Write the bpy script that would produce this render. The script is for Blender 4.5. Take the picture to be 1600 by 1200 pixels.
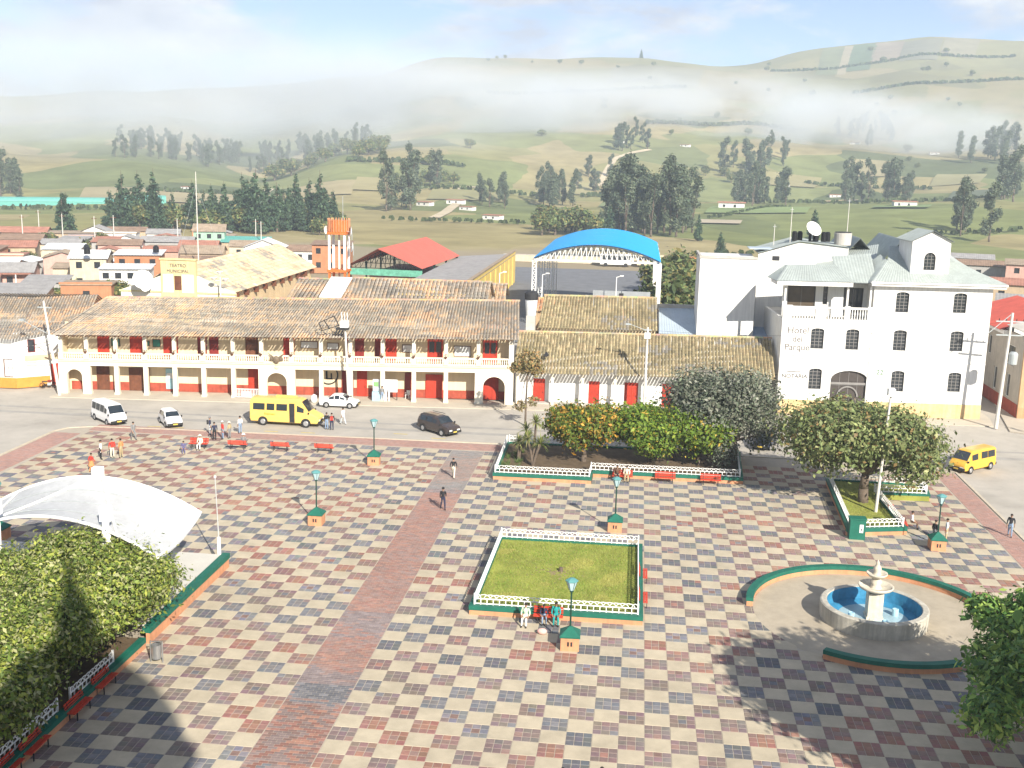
import bpy, bmesh, math, random
import numpy as np
from mathutils import Vector, Matrix, noise as mnoise
random.seed(7); RNG = np.random.default_rng(7)
SC = bpy.context.scene; COL = SC.collection
for o in list(bpy.data.objects): bpy.data.objects.remove(o)
PI = math.pi; rad = math.radians
# ------------------------------------------------------------------ camera, sky, sun, exposure
CAM = Vector((5.96, -47.19, 25.95))
cam_d = bpy.data.cameras.new('camera'); cam = bpy.data.objects.new('camera', cam_d); COL.objects.link(cam)
cam_d.sensor_width = 36; cam_d.lens = 38.76; cam_d.clip_end = 20000; cam_d.clip_start = .3
CR = ((0.99298, 0.11606, 0.0229), (0.04521, -0.19344, -0.98007), (-0.10932, 0.97422, -0.19733))
cam.matrix_world = Matrix(((CR[0][0], -CR[1][0], -CR[2][0], CAM.x), (CR[0][1], -CR[1][1], -CR[2][1], CAM.y),
                           (CR[0][2], -CR[1][2], -CR[2][2], CAM.z), (0, 0, 0, 1)))
SC.camera = cam
SUN_EL = rad(30.5); SUN_TO = Vector((math.cos(SUN_EL) * .515, -math.cos(SUN_EL) * .857, math.sin(SUN_EL)))   # towards the sun
sun_d = bpy.data.lights.new('sun', 'SUN'); sun = bpy.data.objects.new('sun', sun_d); COL.objects.link(sun)
sun_d.energy = 5.0; sun_d.angle = rad(.53); sun_d.color = (1, .93, .82)
sun.rotation_euler = SUN_TO.to_track_quat('Z', 'Y').to_euler(); sun.location = (60, -120, 90)
W = bpy.data.worlds.new('World'); SC.world = W; W.use_nodes = True
nt = W.node_tree; nt.nodes.clear()
def N(t, ty, **kw):
    n = t.nodes.new(ty)
    for k, v in kw.items():
        if k in n.inputs: n.inputs[k].default_value = v
        else: setattr(n, k, v)
    return n
sky = N(nt, 'ShaderNodeTexSky', sky_type='NISHITA', sun_disc=False, sun_elevation=SUN_EL, sun_rotation=math.atan2(SUN_TO.x, SUN_TO.y), altitude=2600, air_density=1.0, dust_density=.3)
tc = N(nt, 'ShaderNodeTexCoord')
cmb = N(nt, 'ShaderNodeMapping'); cmb.inputs['Scale'].default_value = (1, 1, 2.6); cmb.inputs['Location'].default_value = (.35, .2, .0); nt.links.new(tc.outputs['Generated'], cmb.inputs['Vector'])
cn = N(nt, 'ShaderNodeTexNoise', Scale=6.5, Detail=10, Roughness=.57, Distortion=.25); nt.links.new(cmb.outputs[0], cn.inputs['Vector'])
cr = N(nt, 'ShaderNodeValToRGB'); cr.color_ramp.elements[0].position = .44; cr.color_ramp.elements[1].position = .57
cr.color_ramp.elements[0].color = (.0, .0, .0, 1); cr.color_ramp.elements[1].color = (1, 1, 1, 1); nt.links.new(cn.outputs['Fac'], cr.inputs[0])
cn2 = N(nt, 'ShaderNodeTexNoise', Scale=9.5, Detail=7, Roughness=.6); nt.links.new(cmb.outputs[0], cn2.inputs['Vector'])
cc = N(nt, 'ShaderNodeValToRGB'); cc.color_ramp.elements[0].position = .40; cc.color_ramp.elements[1].position = .62
cc.color_ramp.elements[0].color = (3.3, 3.5, 4.5, 1); cc.color_ramp.elements[1].color = (5.9, 6.0, 6.4, 1); nt.links.new(cn2.outputs['Fac'], cc.inputs[0])
mixs = N(nt, 'ShaderNodeMix', data_type='RGBA'); nt.links.new(cr.outputs[0], mixs.inputs['Factor']); tint = N(nt, 'ShaderNodeVectorMath', operation='MULTIPLY'); tint.inputs[1].default_value = (.66, .74, .90); nt.links.new(sky.outputs[0], tint.inputs[0]); nt.links.new(tint.outputs[0], mixs.inputs['A']); nt.links.new(cc.outputs[0], mixs.inputs['B'])
bg = N(nt, 'ShaderNodeBackground', Strength=.075); nt.links.new(mixs.outputs['Result'], bg.inputs[0])
wo = N(nt, 'ShaderNodeOutputWorld'); nt.links.new(bg.outputs[0], wo.inputs['Surface'])
SC.view_settings.view_transform = 'Standard'; SC.view_settings.look = 'None'; SC.view_settings.gamma = 1
SC.view_settings.exposure = 1.0; SC.view_settings.use_curve_mapping = False
SC.cycles.use_denoising = True; SC.cycles.denoiser = 'OPENIMAGEDENOISE'
SC.cycles.max_bounces = 6; SC.cycles.diffuse_bounces = 3; SC.cycles.glossy_bounces = 2; SC.cycles.transmission_bounces = 3
SC.cycles.transparent_max_bounces = 6; SC.cycles.volume_bounces = 1; SC.cycles.caustics_reflective = False; SC.cycles.caustics_refractive = False

# ------------------------------------------------------------------ helpers
class MB:
    """collects polygons and builds ONE mesh object"""
    def __init__(s): s.v = []; s.f = []; s.c = []
    def poly(s, pts, col=None):
        n = len(s.v); s.v += [tuple(p) for p in pts]; s.f.append(tuple(range(n, n + len(pts)))); s.c.append(col); return s
    def grid(s, rows, col=None, closed=False, flip=False):
        n = len(s.v); m = len(rows[0])
        for r in rows: s.v += [tuple(p) for p in r]
        for i in range(len(rows) - 1):
            for j in range(m if closed else m - 1):
                k = (j + 1) % m; q = (n + i * m + j, n + i * m + k, n + (i + 1) * m + k, n + (i + 1) * m + j)
                s.f.append(q[::-1] if flip else q); s.c.append(col)
        return s
    def box(s, a, b, col=None, rz=0, at=None):
        x0, y0, z0 = a; x1, y1, z1 = b
        P = [(x0, y0, z0), (x1, y0, z0), (x1, y1, z0), (x0, y1, z0), (x0, y0, z1), (x1, y0, z1), (x1, y1, z1), (x0, y1, z1)]
        if at is not None:
            c, sn = math.cos(rz), math.sin(rz); P = [(at[0] + x * c - y * sn, at[1] + x * sn + y * c, at[2] + z) for x, y, z in P]
        n = len(s.v); s.v += P
        for q in ((0, 3, 2, 1), (4, 5, 6, 7), (0, 1, 5, 4), (1, 2, 6, 5), (2, 3, 7, 6), (3, 0, 4, 7)):
            s.f.append(tuple(n + i for i in q)); s.c.append(col)
        return s
    def prism(s, pts, z0, z1, col=None):
        n = len(s.v); m = len(pts); s.v += [(x, y, z0) for x, y in pts] + [(x, y, z1) for x, y in pts]
        s.f.append(tuple(n + m + i for i in range(m))); s.f.append(tuple(n + m - 1 - i for i in range(m))); s.c += [col, col]
        for i in range(m):
            j = (i + 1) % m; s.f.append((n + i, n + j, n + m + j, n + m + i)); s.c.append(col)
        return s
    def tube(s, p, q, r0, r1=None, n=8, col=None):
        r1 = r0 if r1 is None else r1; p = Vector(p); q = Vector(q); d = (q - p).normalized()
        u = d.orthogonal().normalized(); w = d.cross(u); k = len(s.v)
        for c, r in ((p, r0), (q, r1)):
            for i in range(n):
                a = 2 * PI * i / n; s.v.append(tuple(c + (u * math.cos(a) + w * math.sin(a)) * r))
        for i in range(n):
            j = (i + 1) % n; s.f.append((k + i, k + j, k + n + j, k + n + i)); s.c.append(col)
        s.f.append(tuple(k + n - 1 - i for i in range(n))); s.f.append(tuple(k + n + i for i in range(n))); s.c += [col, col]
        return s
    def path(s, pts, r0, r1=None, n=6, col=None):
        r1 = r0 if r1 is None else r1; m = len(pts) - 1
        for i in range(m): s.tube(pts[i], pts[i + 1], r0 + (r1 - r0) * i / m, r0 + (r1 - r0) * (i + 1) / m, n, col)
        return s
    def bar(s, p, q, w, h=None, col=None, up=(0, 0, 1)):
        h = w if h is None else h; p = Vector(p); q = Vector(q); d = (q - p).normalized(); a = Vector(up)
        if abs(d.dot(a)) > .98: a = Vector((0, 1, 0))
        u = d.cross(a).normalized() * w / 2; v = u.cross(d).normalized() * h / 2; k = len(s.v)
        s.v += [tuple(c + x) for c in (p, q) for x in (-u - v, u - v, u + v, -u + v)]
        for f in ((3, 2, 1, 0), (4, 5, 6, 7), (0, 1, 5, 4), (1, 2, 6, 5), (2, 3, 7, 6), (3, 0, 4, 7)):
            s.f.append(tuple(k + i for i in f)); s.c.append(col)
        return s
    def lathe(s, prof, n=24, c=(0, 0, 0), col=None, a0=0, a1=2 * PI):
        full = abs(a1 - a0 - 2 * PI) < 1e-4; m = n if full else n + 1
        rows = [[(c[0] + r * math.cos(a0 + (a1 - a0) * i / n), c[1] + r * math.sin(a0 + (a1 - a0) * i / n), c[2] + z) for i in range(m)] for r, z in prof]
        return s.grid(rows, col, closed=full)
    def ball(s, c, r, n=8, col=None):
        rx, ry, rz = (r, r, r) if not hasattr(r, '__len__') else r
        rows = [[(c[0] + rx * math.cos(b) * math.cos(2 * PI * i / n), c[1] + ry * math.cos(b) * math.sin(2 * PI * i / n), c[2] + rz * math.sin(b)) for i in range(n)]
                for b in [(-.499 + k / (n // 2)) * PI if k < n // 2 else .499 * PI for k in range(n // 2 + 1)]]
        return s.grid(rows, col, closed=True)
    def mesh(s, name, m=None, smooth=False):
        me = bpy.data.meshes.new(name); me.from_pydata(s.v, [], s.f)
        if any(c is not None for c in s.c):
            at = me.color_attributes.new('Col', 'FLOAT_COLOR', 'CORNER')
            cs = np.array([(c if c is not None else (.5, .5, .5)) for c in s.c], dtype=np.float32)
            tot = np.array([len(f) for f in s.f]); cl = np.repeat(cs, tot, axis=0)
            at.data.foreach_set('color', np.concatenate([cl, np.ones((len(cl), 1), np.float32)], 1).ravel())
        if smooth: me.polygons.foreach_set('use_smooth', [True] * len(me.polygons))
        if m: me.materials.append(m)
        me.update(); return me
    def build(s, name, m, parent=None, smooth=False, **tags):
        return obj(name, s.mesh(name, m, smooth), parent, **tags)
def obj(name, me, parent=None, loc=None, rz=None, **tags):
    o = bpy.data.objects.new(name, me); COL.objects.link(o)
    if parent is not None: o.parent = parent
    if loc is not None: o.location = loc
    if rz is not None: o.rotation_euler.z = rz
    for k, v in tags.items(): o[k] = v
    return o
def thing(name, label, cat, loc=(0, 0, 0), rz=0, group=None):
    o = obj(name, None, None, loc, rz); o.empty_display_size = .3; o['label'] = label; o['category'] = cat
    if group: o['group'] = group
    return o
def tag(o, label, cat, group=None):
    o['label'] = label; o['category'] = cat
    if group: o['group'] = group
    return o
def kids(o): return KIDS.get(o.name, [])
KIDS = {}
def dup(root, loc, rz=0, label=None, scale=None, group=None):
    ch = [c for c in bpy.data.objects if c.parent is root] if root.name not in KIDS else KIDS[root.name]
    KIDS[root.name] = ch
    r = root.copy(); COL.objects.link(r); r.location = loc; r.rotation_euler = (0, 0, rz)
    if scale: r.scale = scale if hasattr(scale, '__len__') else (scale,) * 3
    if label: r['label'] = label
    if group: r['group'] = group
    for c in ch:
        d = c.copy(); COL.objects.link(d); d.parent = r
        if c.name not in KIDS: KIDS[c.name] = [g for g in bpy.data.objects if g.parent is c]
        for g in KIDS[c.name]:
            e = g.copy(); COL.objects.link(e); e.parent = d
    return r

MATS = {}
def mat(name, col=(.5, .5, .5), rough=.85, var=.14, scale=1.5, bump=0., bscale=8., metal=0., attr=False, spec=.3, coord='Object', streak=0., coat=0., wear=0.):
    if name in MATS: return MATS[name]
    m = bpy.data.materials.new(name); m.use_nodes = True; t = m.node_tree; b = t.nodes['Principled BSDF']
    b.inputs['Roughness'].default_value = rough; b.inputs['Metallic'].default_value = metal; b.inputs['Specular IOR Level'].default_value = spec
    if coat: b.inputs['Coat Weight'].default_value = coat; b.inputs['Coat Roughness'].default_value = .1
    co = N(t, 'ShaderNodeTexCoord').outputs['Object'] if coord == 'Object' else N(t, 'ShaderNodeNewGeometry').outputs['Position']
    base = None
    if attr:
        base = N(t, 'ShaderNodeAttribute', attribute_name='Col').outputs['Color']
    n1 = N(t, 'ShaderNodeTexNoise', Scale=scale, Detail=5, Roughness=.65); t.links.new(co, n1.inputs['Vector'])
    mr = N(t, 'ShaderNodeMapRange'); mr.inputs['From Min'].default_value = .3; mr.inputs['From Max'].default_value = .7
    mr.inputs['To Min'].default_value = 1 - var; mr.inputs['To Max'].default_value = 1 + var; t.links.new(n1.outputs['Fac'], mr.inputs['Value'])
    fac = mr.outputs[0]
    if streak:
        mp = N(t, 'ShaderNodeMapping'); mp.inputs['Scale'].default_value = (3.2, 3.2, .22); t.links.new(co, mp.inputs['Vector'])
        n3 = N(t, 'ShaderNodeTexNoise', Scale=1.1, Detail=6, Roughness=.7); t.links.new(mp.outputs[0], n3.inputs['Vector'])
        m3 = N(t, 'ShaderNodeMapRange'); m3.inputs['From Min'].default_value = .38; m3.inputs['From Max'].default_value = .68
        m3.inputs['To Min'].default_value = 1 - streak; m3.inputs['To Max'].default_value = 1.02; t.links.new(n3.outputs['Fac'], m3.inputs['Value'])
        mm = N(t, 'ShaderNodeMath', operation='MULTIPLY'); t.links.new(fac, mm.inputs[0]); t.links.new(m3.outputs[0], mm.inputs[1]); fac = mm.outputs[0]
    if wear:                                                          # trodden dirt: broad stains and small dark spots
        for sc_, lo, hi, dk in ((.13, .42, .66, 1 - wear), (.55, .50, .72, 1 - wear * .8), (3.4, .66, .74, 1 - wear * 1.2)):
            n5 = N(t, 'ShaderNodeTexNoise', Scale=sc_, Detail=6, Roughness=.7); t.links.new(co, n5.inputs['Vector'])
            m5 = N(t, 'ShaderNodeMapRange'); m5.inputs['From Min'].default_value = lo; m5.inputs['From Max'].default_value = hi; m5.inputs['To Min'].default_value = 1.03; m5.inputs['To Max'].default_value = dk; t.links.new(n5.outputs['Fac'], m5.inputs['Value'])
            mm = N(t, 'ShaderNodeMath', operation='MULTIPLY'); t.links.new(fac, mm.inputs[0]); t.links.new(m5.outputs[0], mm.inputs[1]); fac = mm.outputs[0]
    vm = N(t, 'ShaderNodeVectorMath', operation='SCALE'); t.links.new(fac, vm.inputs['Scale'])
    if base is not None: t.links.new(base, vm.inputs[0])
    else: vm.inputs[0].default_value = col
    t.links.new(vm.outputs[0], b.inputs['Base Color'])
    if bump:
        n2 = N(t, 'ShaderNodeTexNoise', Scale=bscale, Detail=4); t.links.new(co, n2.inputs['Vector'])
        bp = N(t, 'ShaderNodeBump', Strength=bump, Distance=.03); t.links.new(n2.outputs['Fac'], bp.inputs['Height']); t.links.new(bp.outputs[0], b.inputs['Normal'])
    MATS[name] = m; return m
def leaf_mat(name, trans=.16):
    if name in MATS: return MATS[name]
    m = bpy.data.materials.new(name); m.use_nodes = True; t = m.node_tree; b = t.nodes['Principled BSDF']
    a = N(t, 'ShaderNodeAttribute', attribute_name='Col'); t.links.new(a.outputs['Color'], b.inputs['Base Color'])
    b.inputs['Roughness'].default_value = .55; b.inputs['Specular IOR Level'].default_value = .25
    tr = N(t, 'ShaderNodeBsdfTranslucent'); t.links.new(a.outputs['Color'], tr.inputs['Color'])
    mx = N(t, 'ShaderNodeMixShader', Fac=trans); out = t.nodes['Material Output']
    t.links.new(b.outputs[0], mx.inputs[1]); t.links.new(tr.outputs[0], mx.inputs[2]); t.links.new(mx.outputs[0], out.inputs['Surface'])
    MATS[name] = m; return m
def glass_mat(name='window_glass', col=(.03, .035, .04)):
    return mat(name, col, rough=.08, var=.2, spec=.6)
white = mat('white_wall', (.76, .755, .725), .9, .06, .6, .15, 6, streak=.16)
cream = mat('cream_wall', (.74, .62, .42), .9, .07, .5, .15, 6, streak=.10)
cream_light = mat('cream_trim', (.80, .74, .60), .85, .05, .8, streak=.05)
redp = mat('red_paint', (.46, .045, .022), .6, .18, 1.2, streak=.2)
reddark = mat('dark_red_paint', (.22, .025, .02), .6, .18, 1.2)
dado = mat('faded_red_dado', (.40, .085, .05), .9, .25, 1.5, .2, streak=.25)
orange = mat('orange_plaster', (.60, .29, .155), .9, .14, 1.1, .15, streak=.15)
green = mat('green_paint', (.012, .125, .085), .6, .15, 2.0)
greend = mat('dark_green_metal', (.01, .05, .035), .45, .1)
whitep = mat('white_paint', (.82, .82, .79), .6, .06)
dark = mat('dark_iron', (.03, .03, .032), .6, .2)
brown = mat('brown_wood', (.16, .06, .03), .7, .25, 2, streak=.2)
greym = mat('galvanised_sheet', (.46, .50, .50), .45, .12, .7, metal=.25, streak=.15)
concrete = mat('concrete', (.46, .44, .40), .95, .16, .8, .3)
pole_m = mat('pole_concrete', (.60, .58, .53), .9, .1, 1.5)
attrm = mat('painted_surface', attr=True, rough=.85, var=.1)
tile_m = mat('clay_tile', attr=True, rough=.95, var=.22, scale=.45, bump=.2, bscale=12)
glass = glass_mat()
leafm = leaf_mat('leaf')
barkm = mat('bark', (.13, .10, .075), .95, .25, 4, .5, 10)
bench_red = mat('bench_red_paint', (.55, .06, .03), .55, .15, 3)

# ------------------------------------------------------------------ terrain
TT = [(-38.46, [0, 0, -2.2, 0.1, 11.2, 27.2, 49.7, 78.1, 98.5]), (-30.95, [0, 0, -2.1, 0.9, 15.2, 34.0, 59.6, 87.7, 110.8]), (-25.37, [0, 0, -1.8, 2.5, 20.8, 39.9, 67.7, 98.4, 124.2]),
      (-19.40, [0, 0, -1.8, 0.8, 8.2, 28.2, 65.2, 109.1, 142.7]), (-14.42, [0, 0, 1.1, 10.4, 28.2, 39.6, 79.6, 127.2, 159.4]), (-9.98, [0, 0, 2.0, 11.6, 31.3, 53.8, 100.8, 162.1, 201.8]),
      (-5.18, [0, 0, 1.1, 6.7, 25.6, 56.0, 103.5, 161.0, 200.4]), (-0.40, [0, 0, 2.4, 5.0, 27.3, 58.0, 105.7, 163.4, 206.5]), (4.31, [0, 0, 3.9, 6.3, 19.2, 53.7, 92.8, 151.7, 197.5]),
      (8.80, [0, 0, 5.5, 8.1, 16.2, 46.4, 83.3, 148.1, 226.0]), (13.11, [0, 0, 7.1, 9.9, 15.7, 42.2, 87.9, 156.5, 239.9]), (17.25, [0, 0, 8.7, 11.7, 19.9, 46.5, 91.8, 155.7, 229.5]), (24.75, [0, 0, 11.9, 15.2, 23.3, 48.7, 91.8, 152.4, 220.7])]
TB = np.array([b for b, _ in TT]); TZ = np.array([z + [190 if b > -16 else z[-1], 150 if b > -16 else 100] for b, z in TT]); TR = np.array([300, 450, 600, 750, 900, 1100, 1350, 1650, 2000, 2500, 4500.])
def smooth_i(x): return x * x * (3 - 2 * x) * .5 + x * .5
def th(x, y):
    """height of the ground"""
    px, py = x - CAM.x, y - CAM.y; r = math.hypot(px, py)
    if r <= 440: return 0.
    b = min(max(math.degrees(math.atan2(px, py)), TB[0]), TB[-1] - 1e-6); i = int(np.searchsorted(TB, b, 'right')) - 1; i = min(max(i, 0), len(TB) - 2)
    fb = (b - TB[i]) / (TB[i + 1] - TB[i]); fb = fb * fb * (3 - 2 * fb)
    r2 = min(r, 4499); j = min(max(int(np.searchsorted(TR, r2, 'right')) - 1, 0), len(TR) - 2); fr = smooth_i((r2 - TR[j]) / (TR[j + 1] - TR[j]))
    z = (TZ[i, j] * (1 - fr) + TZ[i, j + 1] * fr) * (1 - fb) + (TZ[i + 1, j] * (1 - fr) + TZ[i + 1, j + 1] * fr) * fb
    a = min(max((r - 470) / 400, 0), 1)
    z += a * (9 * mnoise.noise(Vector((x / 210, y / 210, 3.1))) + 4 * mnoise.noise(Vector((x / 75, y / 75, 8.2))))
    return z
def polar(b, r): return CAM.x + r * math.sin(rad(b)), CAM.y + r * math.cos(rad(b))
def make_terrain():
    rr = [0, 60, 140, 240, 340] + list(np.arange(430, 1300, 18)) + list(np.arange(1300, 2200, 28)) + [2260, 2360, 2480, 2640]
    bs = list(np.arange(-180, -42, 12)) + list(np.arange(-42, 30, .6)) + list(np.arange(30, 180, 12)) + [180]
    m = MB()
    rows = [[(polar(b, r)[0], polar(b, r)[1], (th(*polar(b, r)) if -60 < b < 45 else max(0, min((r - 500) * .05, 60))) - .12) for b in bs] for r in rr]
    m.grid(rows)
    M = bpy.data.materials.new('field_ground'); M.use_nodes = True; t = M.node_tree; b = t.nodes['Principled BSDF']; b.inputs['Roughness'].default_value = 1; b.inputs['Specular IOR Level'].default_value = 0
    pos = N(t, 'ShaderNodeNewGeometry').outputs['Position']
    nd = N(t, 'ShaderNodeTexNoise', Scale=.006, Detail=3); t.links.new(pos, nd.inputs['Vector'])
    sc_ = N(t, 'ShaderNodeVectorMath', operation='SCALE', Scale=90.); t.links.new(nd.outputs['Color'], sc_.inputs[0])
    addv = N(t, 'ShaderNodeVectorMath', operation='ADD'); t.links.new(pos, addv.inputs[0]); t.links.new(sc_.outputs[0], addv.inputs[1])
    mp = N(t, 'ShaderNodeMapping'); mp.inputs['Scale'].default_value = (1 / 75, 1 / 100, 0); mp.inputs['Rotation'].default_value = (0, 0, .35); t.links.new(addv.outputs[0], mp.inputs['Vector'])
    vo = N(t, 'ShaderNodeTexVoronoi', voronoi_dimensions='2D', distance='CHEBYCHEV', Scale=1.); t.links.new(mp.outputs[0], vo.inputs['Vector'])
    sx = N(t, 'ShaderNodeSeparateColor'); t.links.new(vo.outputs['Color'], sx.inputs[0])
    ra = N(t, 'ShaderNodeValToRGB'); ra.color_ramp.interpolation = 'CONSTANT'; e = ra.color_ramp.elements
    for k, (p_, c_) in enumerate([(0, (.185, .21, .085)), (.22, (.29, .25, .125)), (.42, (.15, .175, .075)), (.53, (.25, .24, .105)), (.66, (.33, .28, .15)), (.82, (.205, .225, .095)), (.93, (.10, .125, .06))]):
        q = e[k] if k < 2 else e.new(p_); q.position = p_; q.color = (*c_, 1)
    t.links.new(sx.outputs[0], ra.inputs[0])
    n1 = N(t, 'ShaderNodeTexNoise', Scale=.035, Detail=7, Roughness=.65); t.links.new(pos, n1.inputs['Vector'])
    m1 = N(t, 'ShaderNodeMapRange'); m1.inputs['From Min'].default_value = .3; m1.inputs['From Max'].default_value = .7; m1.inputs['To Min'].default_value = .72; m1.inputs['To Max'].default_value = 1.25; t.links.new(n1.outputs['Fac'], m1.inputs['Value'])
    vs = N(t, 'ShaderNodeVectorMath', operation='SCALE'); t.links.new(ra.outputs[0], vs.inputs[0]); t.links.new(m1.outputs[0], vs.inputs['Scale'])
    # dry tan wash on the hills, bare earth in the town
    sp = N(t, 'ShaderNodeSeparateXYZ'); t.links.new(pos, sp.inputs[0])
    hz = N(t, 'ShaderNodeMapRange'); hz.inputs['From Min'].default_value = 12; hz.inputs['From Max'].default_value = 130; hz.inputs['To Min'].default_value = .05; hz.inputs['To Max'].default_value = .62; t.links.new(sp.outputs['Z'], hz.inputs['Value'])
    mixa = N(t, 'ShaderNodeMix', data_type='RGBA'); t.links.new(hz.outputs[0], mixa.inputs['Factor']); t.links.new(vs.outputs[0], mixa.inputs['A']); mixa.inputs['B'].default_value = (.225, .195, .115, 1)
    # dusty lots: a disc round the town
    vd = N(t, 'ShaderNodeVectorMath', operation='DISTANCE'); t.links.new(pos, vd.inputs[0]); vd.inputs[1].default_value = (-70, 110, 0)
    n4 = N(t, 'ShaderNodeTexNoise', Scale=.02, Detail=4); t.links.new(pos, n4.inputs['Vector'])
    m4 = N(t, 'ShaderNodeMath', operation='MULTIPLY_ADD'); m4.inputs[1].default_value = 120; t.links.new(n4.outputs['Fac'], m4.inputs[0]); t.links.new(vd.outputs['Value'], m4.inputs[2])
    md = N(t, 'ShaderNodeMapRange'); md.inputs['From Min'].default_value = 225; md.inputs['From Max'].default_value = 245; md.inputs['To Min'].default_value = .85; md.inputs['To Max'].default_value = 0; t.links.new(m4.outputs[0], md.inputs['Value'])
    mixb = N(t, 'ShaderNodeMix', data_type='RGBA'); t.links.new(md.outputs[0], mixb.inputs['Factor']); t.links.new(mixa.outputs['Result'], mixb.inputs['A']); mixb.inputs['B'].default_value = (.30, .255, .185, 1)
    t.links.new(mixb.outputs['Result'], b.inputs['Base Color'])
    m.build('terrain', M, kind='structure', smooth=True)
make_terrain()
# ------------------------------------------------------------------ roads, plaza, paving
def flat_stuff(): pass
road_m = mat('worn_road', (.40, .37, .32), .95, .08, .25, .25, 5, coord='W', wear=.12)
pave_m = mat('cement_pavement', (.47, .42, .34), .95, .10, .4, .2, 6, coord='W')
mortar = mat('paving_joint', (.40, .35, .28), .95, .1, 2., coord='W')
slab_m = mat('cream_paving', (.445, .385, .28), .9, .13, .7, .25, 14, coord='W', wear=.10)
brick_m = mat('brick_paving', attr=True, rough=.9, var=.16, scale=3.0, bump=.2, bscale=20, coord='W', wear=.10)
MB().poly([(-150, -75, -.10), (75, -75, -.10), (75, 112, -.10), (-150, 112, -.10)]).build('road', road_m, kind='structure')
m = MB()
for (x, y, w, d, c) in [(-15, 56.2, 150, .9, .33), (-10, 58.6, 120, .6, .36)]:
    n = 60; m.grid([[(x - w / 2 + w * i / n, y + (i - 30) * .03 + d * .5 * s + .25 * mnoise.noise(Vector((i * .4, s, 2))), -.096) for i in range(n + 1)] for s in (-1, 1)])
m.build('road_stain', mat('road_wear', (.33, .315, .285), .95, .15, .5, coord='W'), kind='structure')
yel = mat('faded_yellow_marking', (.52, .42, .16), .9, .25, 3)
m = MB()
for x, y in [(-40.2, 52.6), (-37.9, 52.6), (-28.6, 53.0), (-25.0, 53.2), (-12.3, 53.6), (-16.2, 54.6)]: m.poly([(x - .7, y - .13, -.094), (x + .7, y - .1, -.094), (x + .68, y + .16, -.094), (x - .66, y + .12, -.094)])
m.build('road_marking', yel, kind='structure')
m = MB(); m.prism([(-56.5, 62.6), (-7, 67.3), (-6.8, 71), (-56.5, 70)], -.09, .0); m.prism([(-6.7, 67.4), (21, 69.3), (43.6, 70.2), (44.3, 73.8), (44.3, 90), (20, 90), (-6.7, 74)], -.09, .0)
m.build('pavement', pave_m, kind='structure')
m = MB(); m.prism([(44.6, 68.2), (47.2, 66.5), (75, 62), (75, 112), (50, 112), (47.6, 84)], -.09, .03); m.build('pavement', pave_m, kind='structure')
kerb_m = mat('kerb_stone', (.50, .44, .34), .9, .12, 1.5)
OUT = [(-48.3, -30), (34.55, -30), (34.55, 50.4), (33.4, 51.7), (31.5, 52.4), (-5, 52.35), (-38, 51.4), (-45.8, 50.9), (-47.6, 50.0), (-48.3, 48.6)]
MB().prism(OUT, -.30, 0.0).build('plaza', mortar, kind='structure'); plaza = bpy.data.objects['plaza']
m = MB()
for i in range(len(OUT)):
    a, b = Vector((*OUT[i], 0)), Vector((*OUT[(i + 1) % len(OUT)], 0))
    if i == 0: continue
    L = (b - a).length; n = max(1, int(L / 1.0)); d = (b - a) / n
    for k in range(n): m.bar(a + d * k + d * .01, a + d * (k + 1) - d * .01, .22, .13, up=(0, 0, 1))
m.build('kerb', kerb_m, plaza, kind='stuff')
PAL = {'red': (.275, .145, .115), 'brown': (.245, .16, .135), 'grey': (.18, .175, .18), 'dark': (.15, .15, .16), 'rust': (.31, .17, .125), 'mauve': (.225, .17, .155)}
def region(x, y): return 1.3 * mnoise.noise(Vector((x / 22, y / 4.6, 1.7))) + .35 * mnoise.noise(Vector((x / 4, y / 3, 5.1)))
def pick(v, r):
    if v > .18: w = ('red', 'brown', 'brown', 'rust', 'mauve')
    elif v > -.12: w = ('brown', 'mauve', 'grey', 'red', 'mauve', 'dark')
    else: w = ('grey', 'grey', 'dark', 'mauve', 'dark')
    c = PAL[w[int(r.random() * len(w))]]; k = .82 + .36 * r.random(); return tuple(q * k for q in c)
def inview(x, y):
    p = Vector((x, y, 0)) - CAM; f = p.dot(Vector(CR[2])); u = p.dot(Vector(CR[0])) / f; v = p.dot(Vector(CR[1])) / f
    return abs(u) < .475 and abs(v) < .36
def blocked(x, y):
    if -2.9 < x < 7.1 and 12.6 < y < 25.2: return True
    if -5.4 < x < 15.9 and 42.9 < y < 52.2 or -5.4 < x < 2.8 and 40.8 < y < 44: return True
    if (x - 20.7) ** 2 + (y - 16.2) ** 2 < 6.7 ** 2: return True
    if x < -20.1 and y < 17.0: return True
    if 22.6 < x < 25.9 and 32 < y < 44: return True
    return False
def pad_tile(m, x, y, s, top, cols, g=.0):
    """nine raised brick pads of one dark tile"""
    k = s / 3; e = .014
    for i in range(3):
        for j in range(3):
            x0, y0 = x + i * k + e, y + j * k + e; x1, y1 = x + (i + 1) * k - e, y + (j + 1) * k - e; c = cols[i * 3 + j]; h = top; b = .012
            m.grid([[(x0, y0, 0.001), (x1, y0, .001), (x1, y1, .001), (x0, y1, .001)], [(x0 + b, y0 + b, h), (x1 - b, y0 + b, h), (x1 - b, y1 - b, h), (x0 + b, y1 - b, h)]], c, closed=True)
            m.poly([(x0 + b, y0 + b, h), (x1 - b, y0 + b, h), (x1 - b, y1 - b, h), (x0 + b, y1 - b, h)], c)
R2 = random.Random(3); S = 1.2
var_tiles = {}
def tile_cols(v, r):
    b = pick(v, r); return [pick(v, r) if r.random() < .22 else tuple(q * r.uniform(.9, 1.1) for q in b) for _ in range(9)]
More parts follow.
